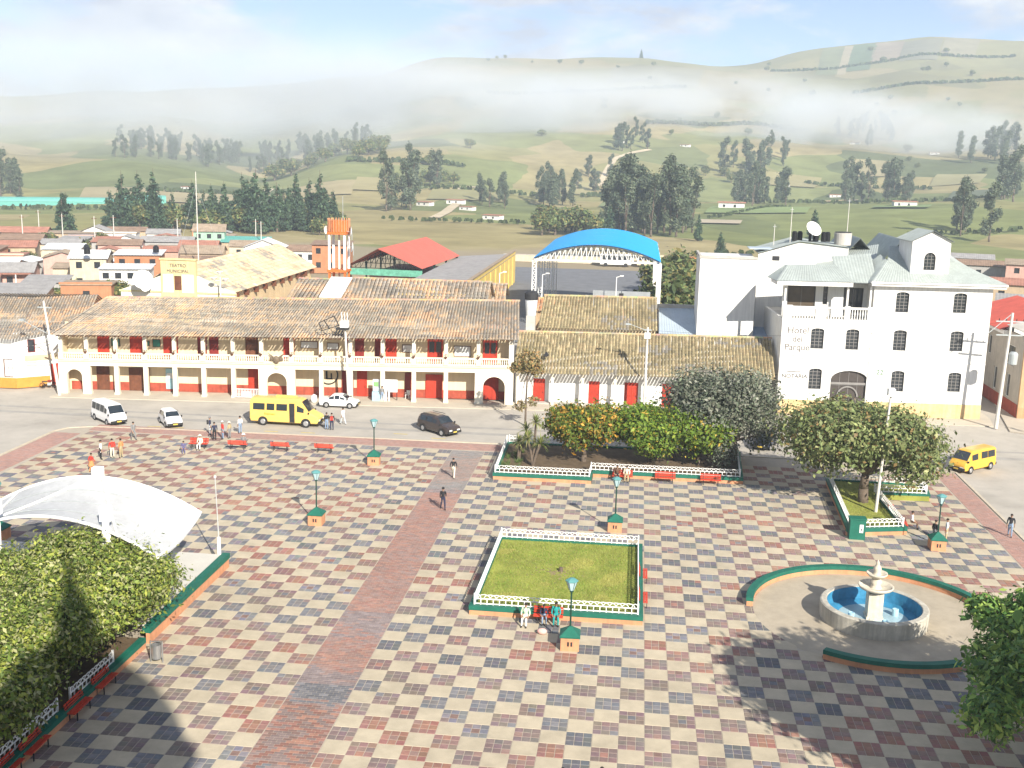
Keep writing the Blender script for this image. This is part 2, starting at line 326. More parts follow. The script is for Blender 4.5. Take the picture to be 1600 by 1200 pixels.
for key, v in (('r', .4), ('m', 0), ('g', -.4)):
    for k in range(5):
        m = MB(); pad_tile(m, -.6, -.6, 1.2, .016, tile_cols(v, R2)); var_tiles[key, k] = m.mesh('brick_panel', brick_m)
m = MB(); e = .592; b = .58; m.grid([[(-e, -e, .001), (e, -e, .001), (e, e, .001), (-e, e, .001)], [(-b, -b, .015), (b, -b, .015), (b, b, .015), (-b, b, .015)]], closed=True).poly([(-b, -b, .015), (b, -b, .015), (b, b, .015), (-b, b, .015)])
slab_me = m.mesh('paving_slab', slab_m)
cells = []
for v in range(-12, 42):
    y = (v + .5) * S
    if y > 49.3: continue
    for u in range(-6, 28):
        x = (u + .5) * S
        if x < 32.6 and not blocked(x, y): cells.append((x, y, (u + v) % 2 == 0))
    for k in range(-30, 0):
        x = -10.22 + (k + .5) * S
        if x > -45.4 and not blocked(x, y): cells.append((x, y, (k + v) % 2 != 0))
cells.sort(key=lambda c: (0 if inview(c[0], c[1]) else 1, (c[0] - CAM.x) ** 2 + (c[1] - CAM.y) ** 2))
cnt = {True: 0, False: 0}; far_d = MB(); far_s = MB()
for x, y, dk in cells:
    cnt[dk] += 1; v = region(x, y); rt = R2
    if cnt[dk] <= 290:
        if dk: obj('brick_panel', var_tiles['r' if v > .15 else 'm' if v > -.15 else 'g', R2.randrange(5)], plaza, (x, y, 0), R2.choice((0, PI / 2, PI)))
        else: obj('paving_slab', slab_me, plaza, (x, y, R2.uniform(0, .004)), R2.choice((0, PI / 2)))
    elif dk: pad_tile(far_d, x - .6, y - .6, 1.2, .016, tile_cols(v, R2))
    else:
        h = .013 + R2.random() * .005; far_s.grid([[(x - e, y - e, .001), (x + e, y - e, .001), (x + e, y + e, .001), (x - e, y + e, .001)], [(x - b, y - b, h), (x + b, y - b, h), (x + b, y + b, h), (x - b, y + b, h)]], closed=True).poly([(x - b, y - b, h), (x + b, y - b, h), (x + b, y + b, h), (x - b, y + b, h)])
far_d.build('brick_panels', brick_m, plaza, kind='stuff'); far_s.build('paving_slabs', slab_m, plaza, kind='stuff')
# brick walkway and borders: running-bond bricks with open joints
def brick_strip(x0, x1, y0, y1, along_y, col_fn, near_obj=0, name='brick'):
    far = MB(); W_, H_ = (.40, .20); n_o = 0
    if along_y: nx, ny = int(round((x1 - x0) / W_)), int((y1 - y0) / H_); wx, hy = (x1 - x0) / nx, H_
    else: nx, ny = int((x1 - x0) / W_), int(round((y1 - y0) / H_)); wx, hy = W_, (y1 - y0) / ny
    for j in range(ny):
        off = (j % 2) * .5
        for i in range(-1 if off else 0, nx):
            a = max(x0, x0 + (i + off) * wx); c = min(x1, x0 + (i + off + 1) * wx); y = y0 + j * hy
            cx, cy = (a + c) / 2, y + hy / 2; col = col_fn(cx, cy); h = .013 + R2.random() * .005
            if near_obj and n_o < near_obj and inview(cx, cy) and c - a > wx * .9:
                n_o += 1; v = region(cx, cy); obj(name, BRK['r' if v > .15 else 'm' if v > -.15 else 'g', R2.randrange(6)], walkway, (cx, cy, h - .016)); continue
            if n_o or not near_obj or not inview(cx, cy) or True:
                a += .008; c -= .008; t0, t1 = y + .008, y + hy - .008
                far.grid([[(a, t0, 0), (c, t0, 0), (c, t1, 0), (a, t1, 0)], [(a + .006, t0 + .006, h), (c - .006, t0 + .006, h), (c - .006, t1 - .006, h), (a + .006, t1 - .006, h)]], col, closed=True)
                far.poly([(a + .006, t0 + .006, h), (c - .006, t0 + .006, h), (c - .006, t1 - .006, h), (a + .006, t1 - .006, h)], col)
    return far
BRK = {}
for key, v in (('r', .4), ('m', 0), ('g', -.4)):
    for k in range(6):
        m = MB(); c = pick(v, R2); a, t = .202, .092
        m.grid([[(-a, -t, 0), (a, -t, 0), (a, t, 0), (-a, t, 0)], [(-a + .006, -t + .006, .016), (a - .006, -t + .006, .016), (a - .006, t - .006, .016), (-a + .006, t - .006, .016)]], c, closed=True)
        m.poly([(-a + .006, -t + .006, .016), (a - .006, -t + .006, .016), (a - .006, t - .006, .016), (-a + .006, t - .006, .016)], c); BRK[key, k] = m.mesh('brick', brick_m)
joint = MB(); joint.prism([(-10.2, -12), (-7.22, -12), (-7.22, 49.4), (-10.2, 49.4)], -.01, .002)
walkway = joint.build('brick_walkway', mortar, kind='structure')
def wcol(x, y):
    v = region(x, y)
    v += .12
    if 12 < y < 36: v = .4
    c = pick(v, R2)
    if y > 37: return tuple(.5 * q + .5 * g for q, g in zip(c, (.30, .27, .24)))
    return tuple(.72 * q + .28 * g for q, g in zip(c, (.38, .24, .20)))
brick_strip(-10.19, -7.23, -9, 49.3, True, wcol, 290).build('bricks', brick_m, walkway, kind='stuff')
def bcol(x, y):
    c = pick(.3, R2); return tuple(.45 * q + .55 * g for q, g in zip(c, (.40, .25, .21)))
j2 = MB().prism([(32.5, -12), (34.35, -12), (34.35, 50.2), (32.5, 50.2)], -.01, .002).build('brick_border', mortar, kind='structure')
brick_strip(32.52, 34.32, -8, 50.2, True, bcol).build('bricks', brick_m, j2, kind='stuff')
j3 = MB().prism([(-45.4, 49.5), (-5.5, 49.5), (-5.5, 51.9), (-38, 51.1), (-45.4, 50.6)], -.01, .002).build('brick_border', mortar, kind='structure')
brick_strip(-45.4, -5.5, 49.52, 51.9, False, bcol).build('bricks', brick_m, j3, kind='stuff')
j4 = MB().prism([(-48.1, 20), (-45.42, 20), (-45.42, 50.5), (-47.2, 49.8), (-48.1, 48.5)], -.01, .002).build('brick_border', mortar, kind='structure')
brick_strip(-48.05, -45.45, 20, 48.4, True, bcol).build('bricks', brick_m, j4, kind='stuff')
# ------------------------------------------------------------------ garden beds
grass_c = [(.26, .33, .055), (.33, .37, .075), (.20, .30, .05), (.40, .38, .11), (.28, .31, .08)]
lawn_soil = mat('lawn_soil', (.27, .28, .06), 1., .3, .7, .3, 8, coord='W')
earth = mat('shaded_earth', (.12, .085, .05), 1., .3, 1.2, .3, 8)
def blades(poly_fn, x0, y0, x1, y1, z, n, h=.10, pal=grass_c, w=.02):
    V = []; C = []
    pts = []
    while len(pts) < n:
        x, y = R2.uniform(x0, x1), R2.uniform(y0, y1)
        if poly_fn(x, y): pts.append((x, y))
    m = MB()
    for x, y in pts:
        a = R2.uniform(0, 2 * PI); s = h * R2.uniform(.4, 1.2) * (1 + .5 * mnoise.noise(Vector((x, y, 0)))); c, sn = math.cos(a) * w, math.sin(a) * w; t = R2.uniform(-.6, .6) * s; u = R2.uniform(-.6, .6) * s
        v = mnoise.noise(Vector((x / 2.2, y / 2.2, 4))); cl = pal[3 if v > .28 else R2.choice((0, 1, 2, 4)) if v > -.2 else R2.choice((0, 2, 2))]; k = R2.uniform(.75, 1.25)
        m.poly([(x - c, y - sn, z), (x + c, y + sn, z), (x + t, y + u, z + s)], tuple(q * k for q in cl))
    return m
def inside(poly, x, y):
    r = False; j = len(poly) - 1
    for i in range(len(poly)):
        if (poly[i][1] > y) != (poly[j][1] > y) and x < (poly[j][0] - poly[i][0]) * (y - poly[i][1]) / (poly[j][1] - poly[i][1]) + poly[i][0]: r = not r
        j = i
    return r
def garden_bed(label, poly, name='garden_bed', hw=.30, hc=.26, t=.30, soil=lawn_soil, nblades=0, openings=()):
    cx = sum(p[0] for p in poly) / len(poly); cy = sum(p[1] for p in poly) / len(poly)
    r = thing(name, label, 'garden bed', (cx, cy, 0)); P = [(x - cx, y - cy) for x, y in poly]
    for i in range(len(P)):
        if i in openings: continue
        a, b = Vector((*P[i], 0)), Vector((*P[(i + 1) % len(P)], 0)); d = (b - a).normalized(); nrm = Vector((-d.y, d.x, 0)) * t / 2; a2 = a + nrm + d * .0; b2 = b + nrm - d * t
        MB().bar(a2 + Vector((0, 0, hw / 2)), b2 + Vector((0, 0, hw / 2)), t, hw).build('wall', orange, r)
        MB().bar(a2 + Vector((0, 0, hw + hc / 2)) - d * .03, b2 + Vector((0, 0, hw + hc / 2)) + d * .0, t + .05, hc).build('coping', green, r)
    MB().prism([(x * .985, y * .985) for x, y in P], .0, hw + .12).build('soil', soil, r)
    if nblades:
        xs = [p[0] for p in P]; ys = [p[1] for p in P]
        blades(lambda x, y: inside([(q[0] * .95, q[1] * .95) for q in P], x, y), min(xs), min(ys), max(xs), max(ys), hw + .11, nblades).build('grass', leafm, r, kind='stuff')
    return r
def picket_fence(label, pts, z=.56, h=.62, closed=False, sp=.36, group=None):
    o0 = pts[0]; r = thing('picket_fence', label, 'fence', (o0[0], o0[1], z), 0, group)
    seg = list(zip(pts, pts[1:] + ([pts[0]] if closed else []))); seg = seg if closed else seg[:len(pts) - 1]
    for a, b in seg:
        A = Vector((a[0] - o0[0], a[1] - o0[1], 0)); B = Vector((b[0] - o0[0], b[1] - o0[1], 0)); L = (B - A).length; d = (B - A) / L; n = max(2, int(L / sp)); st = L / n
        m = MB()
        for zz in (.06, h * .58): m.bar(A + Vector((0, 0, zz)), B + Vector((0, 0, zz)), .05, .055)
        m.build('rail', whitep, r)
        p = MB(); q = MB()
        for i in range(n + 1):
            c = A + d * st * i; p.bar(c, c + Vector((0, 0, h * .62)), .05, .05)
        for i in range(n):                                             # interlaced hoops over the top rail
            c = A + d * st * (i + .5); rw = st * (1.0 if 0 < i < n - 1 else .5)
            pr = None
            for k in range(9):
                t = PI * k / 8; pt = c + d * rw * math.cos(t) + Vector((0, 0, h * .6 + h * .4 * math.sin(t)))
                if pr is not None: q.bar(pr, pt, .035, .035, up=(d.y, -d.x, 0))
                pr = pt
        p.build('pickets', whitep, r, kind='stuff'); q.build('hoops', whitep, r, kind='stuff')
    for a in pts:
        MB().box((a[0] - o0[0] - .045, a[1] - o0[1] - .045, 0), (a[0] - o0[0] + .045, a[1] - o0[1] + .045, h + .06)).build('post', whitep, r)
    return r
garden_bed('low orange walled lawn bed with green coping in mid plaza', [(-2.95, 12.6), (7.1, 12.7), (7.05, 25.2), (-2.85, 25.1)], nblades=26000)
picket_fence('white hooped fence enclosing the square lawn bed', [(-2.68, 12.9), (6.82, 12.98), (6.78, 24.92), (-2.6, 24.85)], closed=True)
B2 = [(-5.3, 40.55), (2.85, 40.75), (2.9, 42.9), (15.4, 43.1), (15.9, 51.9), (-5.5, 51.4)]
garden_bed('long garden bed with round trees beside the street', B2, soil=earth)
picket_fence('white hooped fence along the stepped front of the tree bed', [(-5.4, 51.0), (-5.15, 40.8), (2.68, 41.0), (2.74, 43.15), (15.15, 43.35), (15.6, 51.6)])
picket_fence('white hooped fence behind the tree bed facing the street', [(-5.2, 51.2), (15.5, 51.65)])
B3 = [(21.8, 31.1), (26.2, 32.2), (25.9, 40.9), (30.0, 41.1), (30.4, 44.3), (22.4, 44.6)]
garden_bed('wedge shaped bed around the broad tree near the fountain', B3, soil=lawn_soil, nblades=5000)
picket_fence('white hooped fence round the wedge shaped tree bed', [(22.05, 31.4), (25.95, 32.45), (25.65, 41.15), (29.75, 41.35), (30.1, 44.05), (22.6, 44.3)], closed=True)
# small blemish in the lawn: bare patch with a stump
m = MB(); m.lathe([(.16, 0), (.13, .22), (.10, .30), (.0, .31)], 9); m.build('tree_stump', barkm); tag(bpy.data.objects['tree_stump'], 'small weathered stump in the middle of the square lawn', 'stump'); bpy.data.objects['tree_stump'].location = (1.9, 19.4, .40)
m = MB()
for k in range(60):
    a, q = R2.uniform(0, 2 * PI), abs(R2.gauss(0, .7)); m.ball((1.6 + 1.5 * q * math.cos(a), 19.2 + q * math.sin(a), .43), (.09, .07, .02), 6)
m.build('bare_soil', mat('bare_soil', (.26, .19, .12), 1), kind='stuff')
# green cabinet at the bed corner
r = thing('utility_cabinet', 'green metal cabinet standing at the corner of the tree bed', 'cabinet', (22.35, 30.75, 0))
MB().box((-.55, -.35, 0), (.55, .35, 1.5)).build('body', green, r); MB().prism([(-.6, -.4), (.6, -.4), (.6, .4), (-.6, .4)], 1.5, 1.58).build('lid', green, r)
MB().box((.12, -.37, .55), (.38, -.352, 1.15)).build('notice_plate', whitep, r); MB().box((.20, -.385, .72), (.30, -.371, .84)).build('keyhole', dark, r)
# ------------------------------------------------------------------ fountain and its ring
FC = (20.7, 16.2)
r = thing('fountain_court', 'round cement court ringed by a low orange wall', 'fountain court', (*FC, 0))
MB().lathe([(0, .022), (6.95, .022), (7.15, .0)], 72).build('floor', mat('grey_cement', (.40, .345, .26), .95, .14, .7, .25, 9), r)
def ring_wall(a0, a1):
    a0, a1 = rad(a0), rad(a1); n = max(8, int((a1 - a0) * 16))
    MB().lathe([(7.02, 0), (7.02, .32), (7.38, .32), (7.38, 0)], n, a0=a0, a1=a1).build('wall', orange, r)
    w = MB().lathe([(6.98, .322), (6.98, .56), (7.42, .56), (7.42, .322), (6.98, .322)], n, a0=a0, a1=a1)
    for a in (a0, a1): w.poly([(q * math.cos(a), q * math.sin(a), z) for q, z in ((6.98, .322), (7.42, .322), (7.42, .56), (6.98, .56))])
    w.build('coping', green, r)
    for a in (a0, a1): MB().poly([(q * math.cos(a), q * math.sin(a), z) for q, z in ((7.02, 0), (7.38, 0), (7.38, .32), (7.02, .32))]).build('wall_end', orange, r)
ring_wall(-8, 176); ring_wall(238, 296)
bstone = mat('basin_cement', (.52, .49, .41), .9, .16, 1.2, .2, streak=.3); bluep = mat('blue_basin_paint', (.04, .21, .36), .5, .3, 1.5); bluef = mat('pale_blue_floor', (.32, .45, .50), .4, .16, 1.0)
fstone = mat('fountain_stone', (.66, .60, .48), .8, .15, 3., .2, streak=.2)
r = thing('fountain', 'tiered stone fountain in a blue painted round basin', 'fountain', (20.6, 15.9, .02))
MB().lathe([(3.05, 0), (3.08, .95), (3.0, 1.0), (2.72, 1.0), (2.68, .96)], 64).build('basin_wall', bstone, r, smooth=False)
MB().lathe([(2.679, .955), (2.62, .24), (2.0, .12)], 64).build('basin_lining', bluep, r); MB().lathe([(2.02, .122), (0, .125)], 48).build('basin_floor', bluef, r)
MB().box((-.42, -.42, .12), (.42, .42, 1.75)).box((-.48, -.48, .12), (.48, .48, .3)).build('pedestal', fstone, r)
MB().lathe([(.3, 1.75), (.55, 1.80), (.95, 1.98), (1.02, 2.12), (.98, 2.16), (.9, 2.06), (.3, 1.98)], 28).build('lower_bowl', fstone, r, smooth=True)
MB().lathe([(.34, 1.98), (.24, 2.2), (.36, 2.42), (.20, 2.55), (.22, 2.62)], 16).build('stem', fstone, r, smooth=True)
MB().lathe([(.22, 2.6), (.42, 2.66), (.60, 2.84), (.60, 2.92), (.54, 2.88), (.2, 2.8)], 24).build('upper_bowl', fstone, r, smooth=True)
MB().lathe([(.26, 2.8), (.16, 2.98), (.24, 3.12), (.20, 3.28), (.09, 3.42), (.12, 3.48), (.0, 3.72)], 14).build('finial', fstone, r, smooth=True)
for a in (200, 20, 285): MB().lathe([(.19, 0), (.19, .42), (.13, .44), (.12, .40), (0, .40)], 14, (1.45 * math.cos(rad(a)), 1.45 * math.sin(rad(a)), .12)).build('spout', mat('spout_blue', (.36, .56, .66), .5), r)
# ------------------------------------------------------------------ stage with its shell canopy
r = thing('stage', 'raised cement stage with an orange side wall and green edge', 'stage', (-19.5, 17.4, 0))
MB().prism([(0, 0), (-16, 0), (-16, -9.5), (0, -9.5)], .0, .86).build('platform', mat('stage_floor', (.58, .56, .50), .9, .08, .6, .1), r)
MB().box((-.02, -11.6, 0), (.18, .1, .62)).build('wall', orange, r); MB().box((-.22, -11.6, .622), (.24, .14, .95)).build('coping', green, r)
MB().box((-16, .02, 0), (-.24, .16, .80)).build('wall', orange, r)
r = thing('canopy', 'white arched shell canopy over the stage', 'canopy', (-26.7, 12.0, 0)); cm = mat('canopy_sheet', (.50, .51, .51), .6, .10, .8, streak=.10)
def shell(x, f):                                                      # f 0 = far arch, 1 = near arch
    h = 6.45 * (1 - .03 * f); w = 6.6; y = 3.2 - 6.2 * f
    z = 4.3 + 1.95 * (1 - (x / w) ** 2) - f * .55 * (1 + .2 * (x / w) ** 2) - .35 * math.sin(PI * f); return Vector((x, y, z))
nx = 26
rows = [[shell(-6.6 + 13.2 * i / nx, f) for i in range(nx + 1)] for f in (0, .15, .3, .45, .6, .75, .9, 1)]
m = MB().grid(rows); m.grid([[p + Vector((0, 0, -.06)) for p in q] for q in rows], flip=True)
m.build('membrane', cm, r, smooth=True)
for f in (0, 1): MB().path([shell(-6.6 + 13.2 * i / 20, f) + Vector((0, 0, .02)) for i in range(21)], .09).build('arch_tube', whitep, r)
for a, b in ((-.2, -4.4), (.3, 4.2)):
    MB().path([shell(a * (1 - t) + b * t, t) + Vector((0, 0, .07)) for t in [k / 8 for k in range(9)]], .07).build('rib', whitep, r)
for x0 in (-6.5, 6.5): MB().path([shell(x0, t) for t in (0, .33, .66, 1)], .08).build('rib', whitep, r)
for x0 in (-5.2, 5.2): MB().path([shell(x0, t) + Vector((0, 0, .06)) for t in (0, .33, .66, 1)], .05).build('rib', whitep, r)
for s in (-3.1, 3.5):
    for dx in (-.55, .0, .55): MB().tube((s + dx, -3.4 - abs(dx) * .5, .86), (s + dx * .25, -2.8, 6.2 if dx == 0 else 5.2), .20 if dx == 0 else .12, .20 if dx == 0 else .1, 10).build('pylon', whitep, r)
    MB().box((s - .3, -3.0, 5.6), (s + .3, -2.6, 6.5)).build('pylon_cap', whitep, r)
MB().box((-.28, 3.0, 6.2), (.32, 3.45, 6.9)).build('loudspeaker', whitep, r)
for f in (.25, .5, .75): MB().path([shell(-6.5 + 13 * i / 20, f) + Vector((0, 0, .03)) for i in range(21)], .025, n=5).build('seam_tube', greym, r)
r = thing('flagpole', 'slim flagpole with white foot at the stage corner', 'flagpole', (-20.0, 17.6, 0))
MB().tube((0, 0, .80), (0, 0, 1.95), .13, .11).build('base', whitep, r); MB().tube((0, 0, 1.95), (-.12, 0, 5.9), .045, .03).build('pole', mat('grey_paint', (.42, .43, .42), .5), r); MB().ball((-.12, 0, 5.95), .09, 8).build('finial', whitep, r)
# ------------------------------------------------------------------ building helpers
TILEC = [(.27, .228, .178), (.295, .24, .182), (.245, .212, .17), (.215, .188, .155), (.31, .24, .17), (.265, .232, .19), (.32, .24, .165), (.195, .175, .15)]
TILEY = [(.27, .225, .13), (.24, .20, .12), (.30, .245, .14), (.20, .17, .10), (.26, .205, .12)]
def tile_roof(parent, e0, e1, r0, r1, rib=.33, course=.42, pal=TILEC, name='roof_tiles', lift=.0, fine=True, mb=None):
    """clay tile slope: half-round cover tiles, every course lapping over the one below; e = eave ends, r = ridge ends"""
    e0, e1, r0, r1 = map(Vector, (e0, e1, r0, r1)); n = max(2, int((e1 - e0).length / rib)); L = ((r0 - e0).length + (r1 - e1).length) / 2; c = max(2, int(L / course))
    nr = (e1 - e0).cross(r0 - e0).normalized(); m = mb or MB(); prof = [(0, -.02), (.18, .0), (.32, .075), (.5, .105), (.68, .075), (.82, 0.0)]
    jit = [R2.uniform(-.015, .015) for _ in range(n + 1)]
    for j in range(c):
        ta, tb = j / c, min(1, (j + 1.12) / c)
        A = e0.lerp(r0, ta), e1.lerp(r1, ta); B = e0.lerp(r0, tb), e1.lerp(r1, tb)
        for i in range(n):
            col = pal[int(R2.random() * len(pal))]; g = mnoise.noise(Vector(((e0.x + i * rib) / 6, j * course / 2.2, e0.y))); k = (1 + .35 * g) * R2.uniform(.82, 1.18)
            if g > .22 and pal is TILEC and R2.random() < .6: col = (.37, .245, .155)
            if g < -.3 and R2.random() < .6: col = (.23, .21, .175)
            col = tuple(q * (.55 * k + .45) * 1.3 for q in col)
            m.grid([[P[0].lerp(P[1], (i + u) / n) + nr * (h + w + jit[i] + lift) for u, h in prof] for P, w in ((A, .05), (B, .0))], col)
            if fine: m.poly([A[0].lerp(A[1], (i + u) / n) + nr * (h + .05 + jit[i] + lift) for u, h in prof], col)
    if mb is None: return m.build(name, tile_m, parent, kind='stuff')
    return m
def sheet_roof(parent, e0, e1, r0, r1, m_=None, pitch=.3, name='roof_sheet', amp=.03):
    e0, e1, r0, r1 = map(Vector, (e0, e1, r0, r1)); n = max(4, min(160, int((e1 - e0).length / pitch) * 2)); nr = (e1 - e0).cross(r0 - e0).normalized(); m = MB()
    rows = [[a.lerp(b, i / n) + nr * (amp if i % 2 else 0) for i in range(n + 1)] for a, b in ((e0, e1), (e0.lerp(r0, .5), e1.lerp(r1, .5)), (r0, r1))]
    m.grid(rows); m.grid([[p - nr * .05 for p in q] for q in rows], flip=True); return m.build(name, m_ or greym, parent)
def ridge_cap(parent, a, b, col=(.42, .30, .19)):
    a, b = Vector(a), Vector(b); n = max(1, int((b - a).length / .45)); m = MB()
    for i in range(n): m.tube(a.lerp(b, i / n), a.lerp(b, (i + 1.1) / n), .15, .13, 8, tuple(q * R2.uniform(.8, 1.2) for q in col))
    return m.build('ridge_tiles', tile_m, parent, kind='stuff')
def open_wall(parent, x0, x1, z0, z1, y, t, ops, m_, name='wall', arch=()):
    """wall in the local xz plane (front face at y, thickness t inwards) with real openings"""
    xs = sorted({x0, x1, *[o[0] for o in ops], *[o[1] for o in ops]}); m = MB()
    for a, b in zip(xs, xs[1:]):
        c = (a + b) / 2; hs = sorted([(o[2], o[3]) for o in ops if o[0] < c < o[1]]); z = z0
        for lo, hi in hs:
            if lo > z + .001: m.box((a, y, z), (b, y + t, lo))
            z = hi
        if z1 > z + .001: m.box((a, y, z), (b, y + t, z1))
    for (ax0, ax1, sp, top) in arch:                                    # spandrels that round the head of an opening
        n = 10; cx, w = (ax0 + ax1) / 2, (ax1 - ax0) / 2; pr = None
        for k in range(n + 1):
            a = PI * k / n; p = (cx - w * math.cos(a), sp + (top - sp) * math.sin(a))
            if pr:
                q = [(pr[0], y, pr[1]), (p[0], y, p[1]), (p[0], y, top), (pr[0], y, top)]
                m.poly(q); m.poly([(u[0], y + t, u[2]) for u in q][::-1]); m.poly([(pr[0], y, pr[1]), (pr[0], y + t, pr[1]), (p[0], y + t, p[1]), (p[0], y, p[1])])
            pr = p
    return m.build(name, m_, parent)
def window(parent, x0, x1, z0, z1, y, nx=3, nz=5, frame=dark, pane=None, fw=.07, bar=.035, name='window'):
    """frame ring with panes set behind glazing bars"""
    m = MB()
    for a, b in (((x0, y, z0), (x0 + fw, y + .08, z1)), ((x1 - fw, y, z0), (x1, y + .08, z1)), ((x0 + fw, y, z0), (x1 - fw, y + .08, z0 + fw)), ((x0 + fw, y, z1 - fw), (x1 - fw, y + .08, z1))): m.box(a, b)
    f = m.build(name, frame, parent)
    MB().poly([(x0 + .01, y + .06, z0 + .01), (x1 - .01, y + .06, z0 + .01), (x1 - .01, y + .06, z1 - .01), (x0 + .01, y + .06, z1 - .01)]).build('pane', pane or glass, f)
    g = MB()
    for i in range(1, nx): x = x0 + (x1 - x0) * i / nx; g.box((x - bar / 2, y + .02, z0 + fw), (x + bar / 2, y + .055, z1 - fw))
    for i in range(1, nz): z = z0 + (z1 - z0) * i / nz; g.box((x0 + fw, y + .015, z - bar / 2), (x1 - fw, y + .05, z + bar / 2))
    if nx > 1 or nz > 1: g.build('glazing_bars', bar_m, f)
    return f
bar_m = mat('glazing_bar', (.22, .21, .20), .6)
def door(parent, x0, x1, z0, z1, y, m_, panels=2, name='door', glaz=False):
    d = MB().box((x0, y, z0), (x1, y + .07, z1)).build(name, m_, parent); fr = MB()
    for a, b in (((x0 - .1, y - .03, z0), (x0, y + .07, z1 + .1)), ((x1, y - .03, z0), (x1 + .1, y + .07, z1 + .1)), ((x0, y - .03, z1), (x1, y + .07, z1 + .1))): fr.box(a, b)
    fr.build('door_frame', m_, d); p = MB(); w = (x1 - x0) / panels
    for i in range(panels):
        for lo, hi in ((.06, .42), (.47, .94)):
            if glaz and lo > .4: continue
            p.box((x0 + w * i + .08, y - .022, z0 + (z1 - z0) * lo), (x0 + w * (i + 1) - .08, y - .002, z0 + (z1 - z0) * hi))
    p.build('door_panel', m_, d)
    if glaz:
        for i in range(panels): MB().box((x0 + w * i + .1, y - .02, z0 + (z1 - z0) * .46), (x0 + w * (i + 1) - .1, y - .002, z0 + (z1 - z0) * .93)).build('pane', glass, d)
    MB().box((x1 - .16, y - .06, z0 + 1.0), (x1 - .10, y - .024, z0 + 1.12)).build('handle', dark, d); return d
def lettering(parent, text, loc, size, m_, rot=(PI / 2, 0, 0), align='LEFT', name='lettering'):
    c = bpy.data.curves.new(name, 'FONT'); c.body = text; c.size = size; c.align_x = align; c.extrude = .008; c.materials.append(m_)
    tmp = bpy.data.objects.new('tmp_text', c); me = bpy.data.meshes.new_from_object(tmp); bpy.data.objects.remove(tmp); bpy.data.curves.remove(c); me.name = name
    if not me.materials: me.materials.append(m_)
    o = obj(name, me, parent); o.location = loc; o.rotation_euler = rot; return o
bal_prof = [(.05, 0), (.07, .06), (.045, .14), (.085, .30), (.05, .46), (.07, .52), (.07, .56)]
BAL = MB().lathe(bal_prof, 6).mesh('baluster', cream_light, True)
BALW = MB().lathe(bal_prof, 6).mesh('baluster', white, True)
# ------------------------------------------------------------------ the long arcaded building
AL = 49.4; AZ = math.atan2(4.99, 49.1)
arc = thing('arcade_building', 'long cream two storey building with red doors behind its arcade', 'building', (-56.3, 64.62, 0), AZ)
def zf(s): return .945 + .105 * s / AL
PX_ = [0.2, 3.0, 6.2, 9.4, 12.6, 15.75, 19.0, 22.1, 25.4, 28.6, 31.8, 35.3, 38.7, 42.2, 45.7, 49.2]
ARCH = {0, 7, 14}
for i, s in enumerate(PX_):
    k = zf(s); wide = any(b in ARCH for b in (i - 1, i)); hw = .34 if wide else .22
    MB().box((s - hw, 0, 0), (s + hw, .48, 3.30 * k)).box((s - hw - .05, -.05, 0), (s + hw + .05, .53, .22)).build('pier', cream_light, arc)
    MB().box((s - .19, .02, 4.05 * k), (s + .19, .40, 6.95 * k)).box((s - .26, -.04, 4.04 * k), (s + .26, .46, 4.80 * k)).box((s - .25, -.02, 6.72 * k), (s + .25, .44, 6.95 * k)).build('post', cream_light, arc)
for b in range(15):
    s0, s1 = PX_[b], PX_[b + 1]; k = zf((s0 + s1) / 2)
    if b in ARCH:
        a, c = s0 + .34, s1 - .34; w = (c - a) / 2; m = MB(); n = 14; pr = None; top = 3.30 * k; sp = top - w * .95 - .22
        a, c = a + .22, c - .22; w = (c - a) / 2
        m.box((a - .22, .0, 0), (a, .48, top)).box((c, .0, 0), (c + .22, .48, top))
        for q in range(n + 1):
            t = PI * q / n; p = ((a + c) / 2 - w * math.cos(t), sp + w * .95 * math.sin(t))
            if pr:
                m.poly([(pr[0], 0, pr[1]), (p[0], 0, p[1]), (p[0], 0, top), (pr[0], 0, top)]); m.poly([(pr[0], .48, pr[1]), (pr[0], .48, top), (p[0], .48, top), (p[0], .48, p[1])]); m.poly([(pr[0], 0, pr[1]), (pr[0], .48, pr[1]), (p[0], .48, p[1]), (p[0], 0, p[1])])
            pr = p
        m.build('arch', cream_light, arc)
# beams, slab, balustrade, follow the slight rise of the street
def band(z0, z1, y0, y1, m_, name, s0=-.1, s1=AL + .05):
    m = MB(); n = 15
    for i in range(n):
        a, b = s0 + (s1 - s0) * i / n, s0 + (s1 - s0) * (i + 1) / n; ka, kb = zf(a), zf(b)
        m.grid([[(a, y0, z0 * ka), (a, y1, z0 * ka), (a, y1, z1 * ka), (a, y0, z1 * ka)], [(b, y0, z0 * kb), (b, y1, z0 * kb), (b, y1, z1 * kb), (b, y0, z1 * kb)]], closed=True, flip=True)
        if i == 0: m.poly([(a, y0, z0 * ka), (a, y0, z1 * ka), (a, y1, z1 * ka), (a, y1, z0 * ka)])
        if i == n - 1: m.poly([(b, y0, z0 * kb), (b, y1, z0 * kb), (b, y1, z1 * kb), (b, y0, z1 * kb)])
    return m.build(name, m_, arc)
band(3.30, 3.78, -.02, .50, cream_light, 'beam'); band(3.785, 4.0, -.14, 3.2, cream, 'balcony_slab'); band(4.66, 4.80, .08, .34, cream_light, 'balustrade_rail'); band(4.005, 4.10, .06, .36, cream_light, 'balustrade_plinth'); band(6.96, 7.20, .0, .42, brown, 'wall_plate')
for b in range(15):
    s0, s1 = PX_[b] + .3, PX_[b + 1] - .3; n = max(3, int((s1 - s0) / .24)); k = zf((s0 + s1) / 2)
    for i in range(n): o = obj('baluster', BAL, arc, (s0 + (s1 - s0) * (i + .5) / n, .21, 4.09 * k)); o.scale = (1, 1, k)
